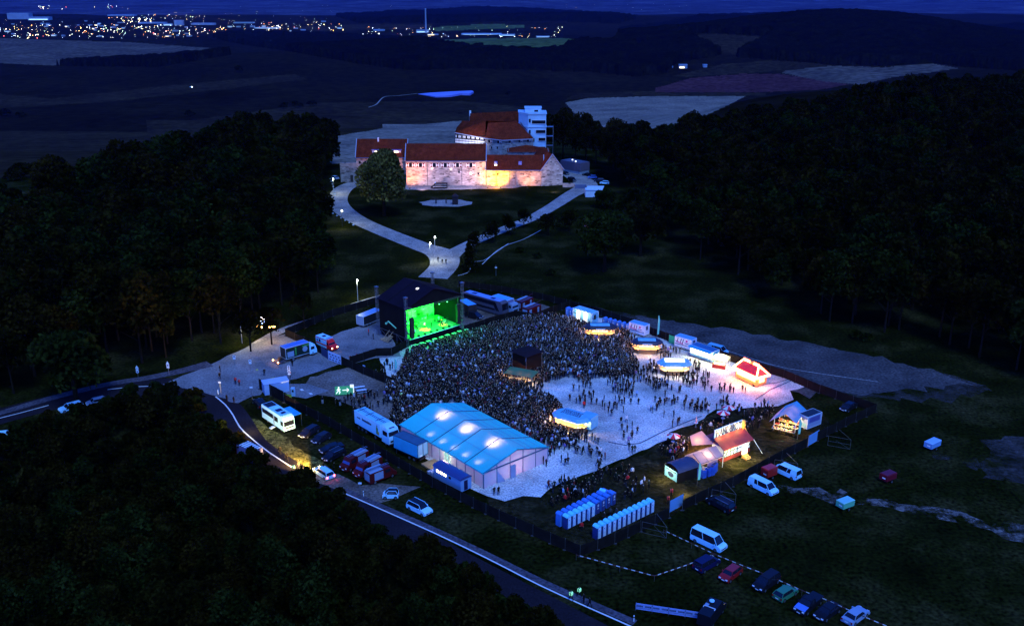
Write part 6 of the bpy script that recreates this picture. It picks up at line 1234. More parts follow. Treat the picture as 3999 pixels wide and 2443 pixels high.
# crowd barrier panels near the bottom edge
bm_ = paint('barrier_lilac', (.28, .36, .66))
pp = [P(2482+ i*64.5, 2379+i*9.5) for i in range(5)]
for i in range(4):
    a, b = pp[i], pp[i+1]; d = b-a; L = d.length-.05; t = thing('crowd_barrier', 'pale lilac barrier panel on the lower meadow, %s of four from the left' % OR[i], 'barrier', a, math.atan2(d.y, d.x), 'pale barrier panels near the bottom edge')
    m = MB()
    for z0, z1 in ((.15,.32),(.42,.52),(.88,1.12)): m.box(0, L, -.03, .03, z0, z1, bm_)
    m.box(0, .08, -.03, .03, .1, 1.15, bm_); m.box(L-.08, L, -.03, .03, .1, 1.15, bm_)
    n = 14
    for k in range(n): 
        if k not in (6, 7): m.box(.15+k*(L-.3)/n, .20+k*(L-.3)/n, -.02, .02, .5, .9, bm_)
        else: m.box(.15+k*(L-.3)/n, .15+(k+1)*(L-.3)/n, -.02, .02, .5, .9, bm_)
    m.obj('panel', t); m = MB(); m.box(-.06, .06, -.3, .3, 0, .1, plastic); m.box(L-.06, L+.06, -.3, .3, 0, .1, plastic); m.obj('feet', t)
def bollard(px, label): t = thing('marker_post', label, 'marker post', P(*px), 0, 'white marker posts along the road'); m = MB(); m.box(-.07, .07, -.05, .05, 0, 1.0, bright_edge); m.obj('post', t); m = MB(); m.box(-.08, .08, -.06, .06, .62, .8, plastic); m.obj('black_band', t)
bollard((2475,2425), 'black and white marker post beside the lilac barriers'); bollard((1420,1936), 'black and white marker post by the small two-seat car')
# ---------------------------------------------------------------- street lamps and signs
def street_lamp(px, h, label, lit=True, pw=900, arm=.0, white=True, up=0):
    p = P(*px); p.z = H1(p.x, p.y)*(1 if px[1] < 760 else 0); t = thing('street_lamp', label, 'street lamp', p, 0, 'street lamps on the lanes'); m = MB(); m.tube((0,0,0),(0,0,h),.09,mat('pole_pale', (.45,.45,.42), .5) if white else plastic,6,.06); m.obj('pole', t)
    m = MB(); m.box(-.12+arm, .45+arm, -.16, .16, h-.05, h+.08, plastic); hd = m.obj('lamp_head', t); m = MB(); m.box(-.08+arm, .42+arm, -.14, .14, h-.16, h-.05, emis('lamp_glow', (.92, 1, .85), 10 if lit else 1)); m.sphere((.15+arm, 0, h+.14), .15, emis('lamp_glow', (.92, 1, .85), 10), 6) ; m.obj('lens', hd)
    if lit: lamp('street_light', 'POINT', p+Vector((.2+arm, 0, h-.35)), pw*.6, (.88, 1, .70), None, .12)
street_lamp((1303,760), 6.5, 'bright street lamp at the castle end of the left lane', pw=700); street_lamp((1337,887), 6, 'street lamp on the outer side of the lane bend', pw=900, white=False); street_lamp((1680,1022), 6.0, 'street lamp at the fork by the walkers', pw=1100)
street_lamp((1398,1176), 6, 'street lamp on the lit grass behind the stage fence', pw=900); street_lamp((946,1340), 6, 'street lamp on the lit grass left of the path trees', pw=900); street_lamp((1698,965), 3.4, 'short lamp on the grass inside the lane loop', pw=50)
def sign(px, label, h=2.6, discs=((2.3, 'round'), (1.8, 'plate')), grp='traffic signs at the junction'):
    t = thing('road_sign', label, 'sign', P(*px), 0, grp); m = MB(); m.tube((0,0,0),(0,0,h),.05,rim,5); m.obj('pole', t)
    for z, k in discs:
        m = MB(); 
        if k == 'round': m.tube((0,-.06,z),(0,-.02,z),.33,bright_edge,12); m.tube((0,-.08,z),(0,-.06,z),.2,paint('sign_grey', (.2,.2,.25)),12)
        elif k == 'tri': m.add([(-.38,-.06,z-.3),(.38,-.06,z-.3),(0,-.06,z+.36),(-.38,-.02,z-.3),(.38,-.02,z-.3),(0,-.02,z+.36)],[(0,1,2),(5,4,3),(0,3,4,1),(1,4,5,2),(2,5,3,0)],bright_edge)
        else: m.box(-.3,.3,-.06,-.02,z-.16,z+.16,bright_edge)
        m.obj('sign_face', t)
sign((918,1428), 'round white sign with plate at the mouth of the gravel path'); sign((980,1446), 'round sign with plate right of the one at the gravel path'); sign((541,1480), 'triangle sign with two plates beside the footpath, left one', 3.2, ((2.9,'tri'),(2.3,'plate'),(1.8,'round')))
sign((660,1463), 'triangle sign with plates beside the footpath, right one', 3.2, ((2.9,'tri'),(2.3,'round'),(1.8,'plate'))); sign((1133,1503), 'dark post crowded with round signs beside the open lorry', 4.6, ((4.3,'round'),(3.8,'round'),(3.2,'round'),(2.6,'plate')))
sign((863,1538), 'sign post with plate on the traffic island', 3.0, ((2.7,'plate'),)); sign((985,1556), 'thin dark post with small pale cap on the paved island', 2.8, ((2.6,'plate'),)); sign((1408,1928), 'dark double sign at the yard entrance by the road', 2.4, ((2.1,'plate'),)); sign((1937,1077), 'thin wayside cross on the meadow behind the coach', 3.4, ((2.6,'plate'),), None)
for px, l in (((862,1540), 'pale arrow beacon on the traffic island'),): t = thing('beacon', l, 'beacon', P(*px), 0); m = MB(); m.box(-.6,-.35,-.03,.03,.1,1.1,bright_edge); m.obj('blade', t); m = MB(); m.box(-.75,-.2,-.2,.2,0,.1,plastic); m.obj('foot', t)
sheet('traffic_island', PP([(868,1542),(905,1520),(950,1530),(990,1545),(930,1575),(895,1570)]), .12, MT['paving'])
# green emergency-exit sign, benches, container, charging point
t = thing('exit_sign', 'green sign with white running figure and arrow lying tilted on the ground', 'sign', P(1350,1540), .12); wm = mat('sign_white', (.85,.85,.8), .5, emit=(.9,1,.9), es=.25); gm = mat('sign_green', (.02,.24,.06), .5, emit=(.02,.5,.1), es=.05)
m = MB(); m.box(-2.2, 1.6, -.9, .9, 0, 0, gm); m.v = [(x, y*.75, .3+(y+.9)*.75) for x, y, z in m.v]; m.v = [(x, y, z+(.04 if i > 3 else 0)) for i, (x, y, z) in enumerate(m.v)]; bd = m.obj('board', t)
m = MB(); f = lambda x, y: (x, y*.75-.05, .3+(y+.9)*.75+.10)
for (x0,y0,x1,y1,r) in ((-1.5,.35,-1.35,-.05,.13),(-1.35,-.05,-1.7,-.35,.09),(-1.7,-.35,-1.9,-.7,.08),(-1.35,-.05,-1.1,-.35,.09),(-1.1,-.35,-1.3,-.75,.08),(-1.45,.3,-1.0,.15,.07),(-1.5,.3,-1.8,.05,.07),(-.6,0,.7,0,.09),(.7,0,.3,.35,.09),(.7,0,.3,-.35,.09)): m.tube(f(x0,y0), f(x1,y1), r, wm, 5)
m.sphere(f(-1.4,.6), .17, wm, 6); m.obj('pictogram', bd); m = MB(); m.tube((-2,.6,0),(-2,.6,1.5),.04,rim,4); m.tube((1.4,.6,0),(1.4,.6,1.5),.04,rim,4); m.obj('legs', t)
t = thing('light_box', 'upright white light box beside the green running-figure sign', 'light box', P(1376,1535), 0); m = MB(); m.box(-.38,.38,-.15,.15,.2,2.0,emis('box_white', (.7,.85,1), .35)); m.obj('panel', t); m = MB(); m.box(-.5,.5,-.3,.3,0,.2,plastic); m.obj('foot', t)
c, a, L = edge((1042,1525),(1110,1540),2.4,0,5.2); t = thing('white_container', 'low white container with flat pale roof behind the tall dark fence', 'container', P(1078,1528), .45); m = MB(); m.box(-2.6,2.6,-1.3,1.3,.1,2.5,paint('cont_white',(.34,.50,.75))); b = m.obj('wall', t); m = MB(); m.box(-2.7,2.7,-1.4,1.4,2.5,2.6,paint('cont_roof',(.45,.56,.75))); m.obj('roof', b)
t = thing('charging_point', 'pale charging pillar on the concrete pad', 'pillar', P(1146,1545), 0); m = MB(); m.box(-.4,.4,-.3,.3,0,1.9,paint('pillar_blue',(.35,.6,.75))); b = m.obj('housing', t); m = MB(); m.box(-.2,.2,-.33,-.3,1.0,1.5,plastic); m.obj('screen', b)
t = thing('yellow_bench', 'bright yellow-green bench beside the charging pillar', 'bench', P(1120,1558), -.05); yl = paint('bench_yellow',(.34,.42,.05)); m = MB(); m.box(-1.0,1.0,-.25,.25,.42,.5,yl); m.obj('seat', t); m = MB(); m.box(-1.0,1.0,.22,.28,.5,1.0,yl); m.obj('backrest', t); m = MB(); m.box(-1.0,-.85,-.25,.25,0,.42,yl); m.box(.85,1.0,-.25,.25,0,.42,yl); m.obj('feet', t)
ym = mat('paint_yellow_line', (.35,.42,.06), .6); strip('yard_marking', PP([(1063,1475),(1085,1490),(1113,1505)]), 1.0, .06, ym); sheet('yard_marking', PP([(998,1444),(1004,1440),(1010,1444),(1003,1448)]), .06, ym)
for k, (u, v) in enumerate([(1170,1520), (1205,1535)]): sheet('pad_marking', PP([(u,v),(u+10,v-2),(u+18,v+4),(u+7,v+6)]), .06, white_line)
strip('cable_cover', PP([(2430,1311),(2462,1302)]), .7, .03, ym)
def bench_table(px, rz, label):
    t = thing('beer_table', label, 'table', P(*px), rz, 'beer tables in the left yard'); m = MB(); m.box(-1.1,1.1,-.25,.25,.74,.8,bright_edge); m.obj('tabletop', t)
    for s in (-1, 1): m = MB(); m.box(-1.1,1.1,s*.6-.12,s*.6+.12,.42,.47,silver); m.box(-.8,-.75,s*.6-.1,s*.6+.1,0,.42,plastic); m.box(.75,.8,s*.6-.1,s*.6+.1,0,.42,plastic); m.obj('bench', t)
bench_table((1405,1522), .35, 'long beer table with benches beside the white light box'); bench_table((1412,1535), .35, 'beer table in front of the one beside the light box')
# umbrellas, flags, tables
um_r = mat('umbrella_red', (.70,.02,.03), .6); um_w = mat('umbrella_white', (.70,.78,.85), .6)
def umbrella(px, label, folded=False):
    t = thing('parasol', label, 'parasol', P(*px), random.random(), 'red and white parasols on the grass'); m = MB(); m.tube((0,0,0),(0,0,2.6),.03,bright_edge,5); m.obj('pole', t); m = MB()
    n = 8; r = 1.35 if not folded else .22; z0 = 2.15 if not folded else 1.1; z1 = 2.75 if not folded else 2.8
    for i in range(n):
        a, b = 2*math.pi*i/n, 2*math.pi*(i+1)/n; m.add([(r*math.cos(a),r*math.sin(a),z0),(r*math.cos(b),r*math.sin(b),z0),(0,0,z1)], [(0,1,2)], um_r if i % 2 else um_w)
    m.obj('canopy', t); m = MB(); m.tube((0,0,0),(0,0,.08),.3,plastic,8); m.tube((0,0,1.0),(0,0,1.05),.4,bright_edge,10); m.obj('round_table', t)
umbrella((2628,1742), 'open red and white parasol nearest the pink pavilion'); umbrella((2822,1650), 'open red and white parasol in front of its twin'); umbrella((2842,1630), 'open red and white parasol farthest from the HANDBROT stall'); umbrella((2717,1668), 'folded red and white parasol at the gravel edge', True); umbrella((2846,1700), 'folded parasol right behind the HANDBROT sign', True)
def flag(px, label, h=4.2, col=None):
    t = thing('beach_flag', label, 'flag', P(*px), 0, 'tall narrow flags'); m = MB(); m.tube((0,0,0),(.1,0,h),.04,rim,5); m.obj('pole', t); m = MB(); m.add([(0,-.02,1.1),(.45,-.02,1.2),(.55,-.02,h*.8),(.3,-.02,h),(.08,-.02,h),(0,.02,1.1),(.45,.02,1.2),(.55,.02,h*.8),(.3,.02,h),(.08,.02,h)], [(0,1,2,3,4),(9,8,7,6,5),(0,5,6,1),(1,6,7,2),(2,7,8,3),(3,8,9,4),(4,9,5,0)], col or paint('flag_green',(.16,.62,.50))); m.obj('cloth', t)
flag((2722,1895), 'green narrow flag in front of the blue crates', 4.4); flag((3113,1715), 'green narrow flag at the corner of the blue marquee', 4.2); flag((1542,1460), 'green narrow flag at the left edge of the crowd', 3.6); flag((2565,1322), 'green and white flag above the fence by the striped trailers', 6.0)
# power cables on the square
for pts, l in (([(2375,1725),(2440,1738),(2500,1730),(2600,1680),(2700,1640),(2740,1625)], 'dark cable snaking over the gravel toward the parasols'), ([(2980,1500),(3030,1495),(3090,1478)], 'dark cable from the red hut to the fence'), ([(2950,1560),(3010,1520),(3100,1482)], 'second dark cable from the fence across the pink-lit gravel')):
    w = PP(pts); m = MB()
    for i in range(len(w)-1): m.tube(w[i]+Vector((0,0,.05)), w[i+1]+Vector((0,0,.05)), .09, lettering, 4)
    tag(m.obj('power_cable'), l, 'cable', 'power cables on the square')
# lit lamps hanging in the path trees, banner sign
t = thing('tree_lantern', 'ring of orange and white lamps glowing in the crowns of the path trees', 'lantern', P(1040,1262,5.5), 0); m = MB()
for i in range(14): a = math.pi*(.9+1.2*i/13); m.sphere((2.2*math.cos(a), 1.2*math.sin(a), -.6), .22, emis('lantern_orange', (1,.45,.08), 8), 5)
m.obj('orange_lamps', t); m = MB()
for i in range(9): m.sphere((-1.8+.45*i, .3*math.sin(i*2), .4+.3*math.cos(i*1.7)), .16, emis('lantern_blue', (.35,.5,1), 3), 5)
m.box(-1.2, -.5, -.1, .1, 1.0, 1.5, emis('lantern_white', (1,.9,.75), 8)); m.obj('white_lamps', t); lamp('tree_light', 'POINT', P(1040,1262,5.2), 350, (1,.62,.25), None, .3)
# meadow gravel heap edges / stones along the lane
rn = random.Random(8)
for i in range(14):
    k = i/13; p = P(1290+18*math.sin(k*3), 700+130*k) if i < 8 else P(1300+ (i-8)*16, 835+(i-8)*9); t = link('boulder', MB().sphere((0,0,.2), rn.uniform(.3,.45), silver, 6, .7).mesh('boulder')); t.location = p; tag(t, 'pale boulder on the outer edge of the left lane, one of a line', 'boulder', 'boulders edging the left lane')
# ---------------------------------------------------------------- castle
def stone(name, base, dark, light, s=1.0):
    m = bpy.data.materials.new(name); m.use_nodes = True; n = m.node_tree.nodes; l = m.node_tree.links; b = n['Principled BSDF']; b.inputs['Roughness'].default_value = .95
    tc = n.new('ShaderNodeTexCoord'); mp = n.new('ShaderNodeMapping'); mp.inputs['Scale'].default_value = (1.1*s, 1.1*s, 2.6*s); l.new(tc.outputs['Object'], mp.inputs[0])
    vo = n.new('ShaderNodeTexVoronoi'); vo.inputs['Scale'].default_value = .85; l.new(mp.outputs[0], vo.inputs['Vector']); bw = n.new('ShaderNodeSeparateColor'); l.new(vo.outputs['Color'], bw.inputs[0])
    cr = n.new('ShaderNodeValToRGB'); e = cr.color_ramp.elements; e[0].position = 0; e[0].color = (*dark, 1); e[1].position = .28; e[1].color = (*base, 1); q = e.new(.75); q.color = (*base, 1); q = e.new(1.0); q.color = (*light, 1); l.new(bw.outputs[0], cr.inputs[0])
    no = n.new('ShaderNodeTexNoise'); no.inputs['Scale'].default_value = .35; no.inputs['Detail'].default_value = 6; l.new(tc.outputs['Object'], no.inputs['Vector']); r = n.new('ShaderNodeMapRange'); r.inputs[1].default_value = .3; r.inputs[2].default_value = .7; r.inputs[3].default_value = .65; r.inputs[4].default_value = 1.2; l.new(no.outputs[0], r.inputs[0])
    sc = n.new('ShaderNodeVectorMath'); sc.operation = 'SCALE'; l.new(cr.outputs[0], sc.inputs[0]); l.new(r.outputs[0], sc.inputs['Scale']); l.new(sc.outputs[0], b.inputs['Base Color']); return m
st1 = stone('rubble_stone', (.38, .32, .29), (.10, .08, .075), (.55, .50, .45)); st2 = stone('palace_stone', (.26, .24, .23), (.08, .07, .07), (.38, .36, .33))
def tiles(name, a, b_):
    m = ramp2(name, [(.3, a), (.7, b_)], .5, 3.5, fgain=.5, rough=.8); return m
rt = tiles('roof_tiles', (.10, .015, .008), (.19, .032, .014)); rt2 = tiles('roof_tiles_dark', (.06, .011, .006), (.13, .024, .011)); lead = mat('roof_verge', (.30, .32, .42), .5, 0, .1); gut = mat('gutter', (.05, .07, .20), .4, .2, .1)
wh = mat('shutter_white', (.8, .8, .78), .6, 0, .05); tower_w = mat('tower_render', (.36, .56, .70), .7, 0, .10, .3)
CAS = 'castle buildings on the hilltop'
def gable(name, label, A, B, depth, zb, ze, zr, wm_, rm, over=.5, ends=True, gut_=True, group=CAS, cat='castle building'):
    """front wall runs from A to B (x,y); the ridge is parallel to it at half depth"""
    A = Vector((A[0], A[1], 0)); B = Vector((B[0], B[1], 0)); d = B-A; L = d.length; a = math.atan2(d.y, d.x); t = thing(name, label, cat, (A.x, A.y, zb), a, group); ze -= zb; zr -= zb; D = depth
    m = MB(); m.add([(0,0,-3),(L,0,-3),(L,D,-3),(0,D,-3),(0,0,ze),(L,0,ze),(L,D,ze),(0,D,ze),(0,D/2,zr-.1),(L,D/2,zr-.1)], [(0,1,5,4),(2,3,7,6),(1,2,6,9,5),(3,0,4,8,7)], wm_); w = m.obj('wall', t)
    k = (zr-ze)/(D/2); o = over
    m = MB(); m.add([(-.2,-o,ze-k*o),(L+.2,-o,ze-k*o),(L+.2,D/2,zr),(-.2,D/2,zr),(-.2,D+o,ze-k*o),(L+.2,D+o,ze-k*o)]+[(-.2,-o,ze-k*o+.3),(L+.2,-o,ze-k*o+.3),(L+.2,D/2,zr+.3),(-.2,D/2,zr+.3),(-.2,D+o,ze-k*o+.3),(L+.2,D+o,ze-k*o+.3)], [(6,7,8,9),(9,8,11,10),(1,0,3,2),(2,3,4,5),(0,1,7,6),(5,4,10,11),(0,6,9,3),(3,9,10,4),(1,2,8,7),(2,5,11,8)], rm); r = m.obj('roof', t)
    if ends:
        m = MB()
        for x in (-.3, L+.3): m.tube((x,-o,ze-k*o+.25),(x,D/2,zr+.3),.22,lead,4); m.tube((x,D+o,ze-k*o+.25),(x,D/2,zr+.3),.22,lead,4)
        m.obj('verge', r)
    if gut_: m = MB(); m.tube((-.1,-o-.12,ze-k*o+.12),(L+.1,-o-.12,ze-k*o+.12),.2,gut,5); m.obj('gutter', r)
    return t, w, r, L
def win(w, x, z, s=1.0, y=-.02, shut=True, lit=None, one=False):
    m = MB(); m.box(x-.45*s, x+.45*s, y-.04, y, z-.6*s, z+.6*s, lit or glass); o = m.obj('window', w)
    if shut:
        m = MB()
        for sd in ((1,) if one else (-1, 1)):
            c = x+sd*(.45+.42)*s; h_ = .6*s; q = .40*s; yy = y-.05
            m.add([(c-q,yy,z-h_),(c-q,yy,z+h_),(c,yy,z)], [(0,1,2)], wh); m.add([(c+q,yy,z-h_),(c+q,yy,z+h_),(c,yy,z)], [(0,1,2)], wh); m.add([(c-q,yy,z-h_),(c+q,yy,z-h_),(c,yy,z)], [(0,1,2)], mat('shutter_red', (.16,.02,.02), .6)); m.add([(c-q,yy,z+h_),(c+q,yy,z+h_),(c,yy,z)], [(0,1,2)], MT['shutter_red'])
        m.obj('shutter', o)
    return o
def XZ(u, v, y): p = PY(u, v, y); return p.x, p.z
FY = 404.5
xa, xb = XZ(1588,725,FY)[0], XZ(1897,725,FY)[0]; ze = XZ(1750,625,FY)[1]; zr = XZ(1750,563,FY+5.5)[1]
ta, wa, ra, La = gable('castle_wing', 'long floodlit stone wing with plain red roof in the middle of the castle front', (xa,FY), (xb,FY), 11, 0, ze, zr, st1, rt)
for u in (1603,1642,1696,1739,1787,1839): x, z = XZ(u,643,FY); win(wa, x-xa, z-.2, 1.5, y=-.05)
for u, v in ((1793,672),(1838,677),(1868,678)): x, z = XZ(u,v,FY); win(wa, x-xa, z, .8, one=True, lit=emis('window_pink', (1,.6,.5), 1.2) if u == 1838 else None)
for u, v in ((1687,657),(1761,660)): x, z = XZ(u,v,FY); m = MB(); m.sphere((x-xa,-.3,z),.2,emis('wall_lamp', (1,.75,.6), 6),6); m.obj('wall_lamp', wa)
m = MB()
for u in (1668, 1803): x = XZ(u,650,FY)[0]-xa; m.tube((x,-.15,0),(x,-.15,ze-.3),.1,plastic,4)
m.obj('downpipe', wa)
xa2, xb2 = XZ(1395,700,413)[0], XZ(1590,700,413)[0]; ze2 = XZ(1450,612,413)[1]; zr2 = XZ(1500,545,419)[1]
tb2, wb2, rb2, Lb2 = gable('castle_wing', 'left stone wing with dormers half hidden by the big round tree', (xa2,413), (xb2,413), 12, 0, ze2, zr2, st1, rt)
for x in (9.0, 17.5):
    m = MB(); m.box(x-2.0, x+2.0, 1.2, 5.0, ze2+.5, ze2+2.6, wh); m.box(x-2.3, x+2.3, .8, 5.5, ze2+2.6, ze2+2.8, paint('dormer_blue', (.10,.16,.5))); m.box(x-.8, x+.8, 1.15, 1.2, ze2+1, ze2+2.2, emis('window_warm', (1,.72,.34), 3.0)); m.obj('dormer', rb2)
m = MB(); m.box(9.0, 9.6, 5.0, 5.6, zr2-1, zr2+1.0, wh); m.obj('chimney', rb2)
for x in (1.5, 4): win(wb2, x, ze2-2.5, 1, shut=False)
xa3, xb3 = XZ(1897,717,FY)[0]+.3, XZ(2120,717,FY)[0]; ze3 = XZ(2000,660,FY)[1]; zr3 = XZ(2000,607,FY+4.5)[1]
tc3, wc3, rc3, Lc3 = gable('castle_wing', 'low stone wing lit bright orange at the right of the castle front', (xa3,FY), (xb3,FY-.3), 9, 0, ze3, zr3, st1, rt)
m = MB()
for u in (1938, 1990, 2070): x = XZ(u,690,FY)[0]-xa3; m.tube((x,-.15,0),(x,-.15,ze3-.3),.1,MT['wares_brown'],4)
m.obj('downpipe', wc3); x, z = XZ(1944,680,FY); win(wc3, x-xa3, z, .7, shut=False)
for u in (1936, 2031): 
    x, z = XZ(u,640,FY+2); m = MB(); m.box(x-xa3-.7, x-xa3+.7, .9, 2.8, z-.2, z+1.1, paint('dormer_blue', (.10,.16,.5))); 
    if u == 1936: m.box(x-xa3-.5, x-xa3+.5, .85, .9, z-.6, z-.1, emis('window_warm', (1,.72,.34), 3.0))
    m.obj('roof_hatch', rc3)
x, z = XZ(2024,700,FY); m = MB(); m.add([(x-xa3-1,-.1,0),(x-xa3+.5,-.1,0),(x-xa3-1,-.1,5),(x-xa3-1,-1.8,0),(x-xa3+.5,-1.8,0)], [(0,1,2),(3,4,2),(0,2,3),(1,4,2)], st2); m.obj('buttress', wc3)
# gable wing at the right end, its ridge runs back to the left
g0 = PY(2113,717,FY-1.0); g1 = PY(2197,722,FY+1.5); pk = XZ(2156,604,FY)[1]; gd = Vector((g1.x-g0.x, g1.y-g0.y, 0)); gw = gd.length; ga = math.atan2(gd.y, gd.x)
t = thing('castle_gable_wing', 'pale stone gable wing at the right end of the castle', 'castle building', (g0.x, g0.y, 0), ga, CAS); GL = 17.0; ez = XZ(2197,662,FY)[1]; sk = -3.0
m = MB(); m.add([(0,0,-3),(gw,0,-3),(gw,0,ez),(gw/2,0,pk),(0,0,ez),(sk,GL,-3),(gw+sk,GL,-3),(gw+sk,GL,ez),(gw/2+sk,GL,pk+1),(sk,GL,ez)], [(0,1,2,3,4),(9,8,7,6,5),(1,6,7,2),(0,4,9,5)], st1); w = m.obj('wall', t)
m = MB(); m.add([(-.5,-.4,ez-.5),(gw/2,-.4,pk+.2),(gw+.5,-.4,ez-.5),(sk-.5,GL,ez-.5),(gw/2+sk,GL,pk+1.2),(gw+sk+.5,GL,ez-.5)], [(0,1,4,3),(1,2,5,4)], rt); r = m.obj('roof', t); m = MB(); m.tube((-.5,-.45,ez-.4),(gw/2,-.45,pk+.25),.2,lead,4); m.tube((gw+.5,-.45,ez-.4),(gw/2,-.45,pk+.25),.2,lead,4); m.obj('verge', r)
# rear hipped roof peeping over the low wing
p0 = PY(1985,592,416); p1 = PY(2090,600,416); t = thing('castle_hall', 'stone hall with steep hipped red roof behind the low orange-lit wing', 'castle building', (p0.x, 416, 0), 0, CAS); w_ = p1.x-p0.x+6; hz = XZ(2043,566,421)[1]
m = MB(); m.box(0, w_, 0, 10, -2, p0.z, st2); m.obj('wall', t); m = MB(); m.add([(-.5,-.5,p0.z-.2),(w_+.5,-.5,p0.z-.2),(w_+.5,10.5,p0.z-.2),(-.5,10.5,p0.z-.2),(w_*.44,5,hz),(w_*.6,5,hz-.4)], [(0,1,5,4),(1,2,5),(2,3,4,5),(3,0,4)], rt); m.obj('roof', t)
# palace: bent front, left part half-timbered
PYy = 432; q0, q1, q2, q3 = PY(1777,515,441), PY(1895,537,433), PY(1962,545,431), PY(2083,539,434)
t = thing('castle_palace', 'tall bent palace with half-timbered left part under a big red roof', 'castle building', (q0.x, q0.y, 0), 0, CAS); off = Vector((q0.x, q0.y, 0)); Q = [q-off for q in (q0, q1, q2, q3)]
m = MB()
for a, b in ((Q[0],Q[1]),(Q[1],Q[2]),(Q[2],Q[3])): m.add([(a.x,a.y,-2),(b.x,b.y,-2),(b.x,b.y,b.z),(a.x,a.y,a.z)], [(0,1,2,3)], st2)
m.add([(Q[3].x,Q[3].y,-2),(Q[3].x,Q[3].y+12,-2),(Q[3].x,Q[3].y+12,Q[3].z),(Q[3].x-6,Q[3].y+6,22.5),(Q[3].x,Q[3].y,Q[3].z)], [(0,1,2,3,4)], st2); m.add([(Q[0].x,Q[0].y,-2),(Q[0].x,Q[0].y+12,-2),(Q[0].x,Q[0].y+12,Q[0].z),(Q[0].x,Q[0].y,Q[0].z)], [(0,1,2,3)], st2); w = m.obj('wall', t)
r0_, r1_, r2_ = PY(1806,472,448)-off, PY(1906,480,440)-off, PY(2016,474,440)-off
m = MB()
def ev(q): return (q.x, q.y-.8, q.z-.2)
m.add([ev(Q[0]),ev(Q[1]),tuple(r1_+Vector((-1,0,1))),tuple(r0_)], [(0,1,2,3)], rt2); m.add([ev(Q[1]),ev(Q[2]),tuple((r1_+r2_)/2),tuple(r1_)], [(0,1,2,3)], rt); m.add([ev(Q[2]),ev(Q[3]),tuple(r2_),tuple((r1_+r2_)/2)], [(0,1,2,3)], rt)
m.add([ev(Q[3]),(Q[3].x,Q[3].y+14,Q[3].z),tuple(r2_)], [(0,1,2)], rt); m.add([ev(Q[0]),tuple(r0_),(Q[0].x,Q[0].y+14,Q[0].z)], [(0,1,2)], rt2); m.add([tuple(r0_),tuple(r1_+Vector((-1,0,1))),tuple(r2_),(Q[3].x,Q[3].y+14,Q[3].z),(Q[0].x,Q[0].y+14,Q[0].z)], [(0,1,2,3,4)], rt2); r = m.obj('roof', t)
m = MB()
for a, b in ((Q[0],Q[1]),(Q[1],Q[2]),(Q[2],Q[3])): m.tube((a.x,a.y-.9,a.z-.3),(b.x,b.y-.9,b.z-.3),.22,lead,4)
m.obj('eaves', r)
d = (Q[1]-Q[0]); d.z = 0; L = d.length; aa = math.atan2(d.y, d.x); R3 = Matrix.Rotation(aa, 3, 'Z'); zt = Q[0].z-.6
m = MB(); m.box(0, L, -.12, -.02, zt-4.6, zt, mat('timber_black', (.012,.010,.010), .8), R3, Q[0]-Vector((0,0,Q[0].z))); tf = m.obj('timber_frame', w)
m = MB(); c0 = Q[0]-Vector((0,0,Q[0].z)); n = 20
for i in range(n):
    x = .25+i*(L-.3)/n; s = (L-.3)/n
    m.box(x, x+s*.72, -.17, -.12, zt-4.3, zt-3.4, wh, R3, c0); m.box(x, x+s*.72, -.17, -.12, zt-3.1, zt-2.5, wh, R3, c0)
    if i % 3 != 1: 
        q = .5*s; xc = x+q
        for sg in (-1, 1): m.add([R3@Vector((xc+sg*q*.8,-.18,zt-2.2))+c0, R3@Vector((xc+sg*q*.8,-.18,zt-.5))+c0, R3@Vector((xc,-.18,zt-1.35))+c0], [(0,1,2)], wh)
m.obj('plaster_panels', tf)
for (a, b), us in (((Q[1],Q[2]), ((1911,552),(1946,553))), ((Q[2],Q[3]), ((1991,551),(2029,549),(2062,549)))):
    for u, v in us:
        p = PY(u, v, (a.y+b.y)/2+off.y)-off; k = (p.x-a.x)/(b.x-a.x); p.y = a.y+(b.y-a.y)*k; o = win(w, 0, 0, 1.15, one=True); o.location = p; o.rotation_euler = (0,0,math.atan2(b.y-a.y, b.x-a.x))
for u, v in ((1920,577),(1943,576),(2001,582),(2025,581)): 
    a, b = (Q[1],Q[2]) if u < 1960 else (Q[2],Q[3]); p = PY(u, v, (a.y+b.y)/2+off.y)-off; k = (p.x-a.x)/(b.x-a.x); p.y = a.y+(b.y-a.y)*k; o = win(w, 0, 0, .8, one=True); o.location = p
p0, p1 = PY(1860,470,456), PY(2026,450,452); t = thing('castle_rear_wing', 'dark red rear roof rising behind the palace beside the tower', 'castle building', (p0.x, 452, 0), 0, CAS); w_ = p1.x-p0.x; m = MB(); m.box(0, w_, 0, 12, -3, 16, st2); m.obj('wall', t); m = MB(); m.add([(-3,-1,16),(w_,-1,16),(w_,6,25),(-3,6,24),(-3,13,16),(w_,13,16)], [(0,1,2,3),(3,2,5,4),(0,3,4),(1,5,2)], rt2); m.obj('roof', t)
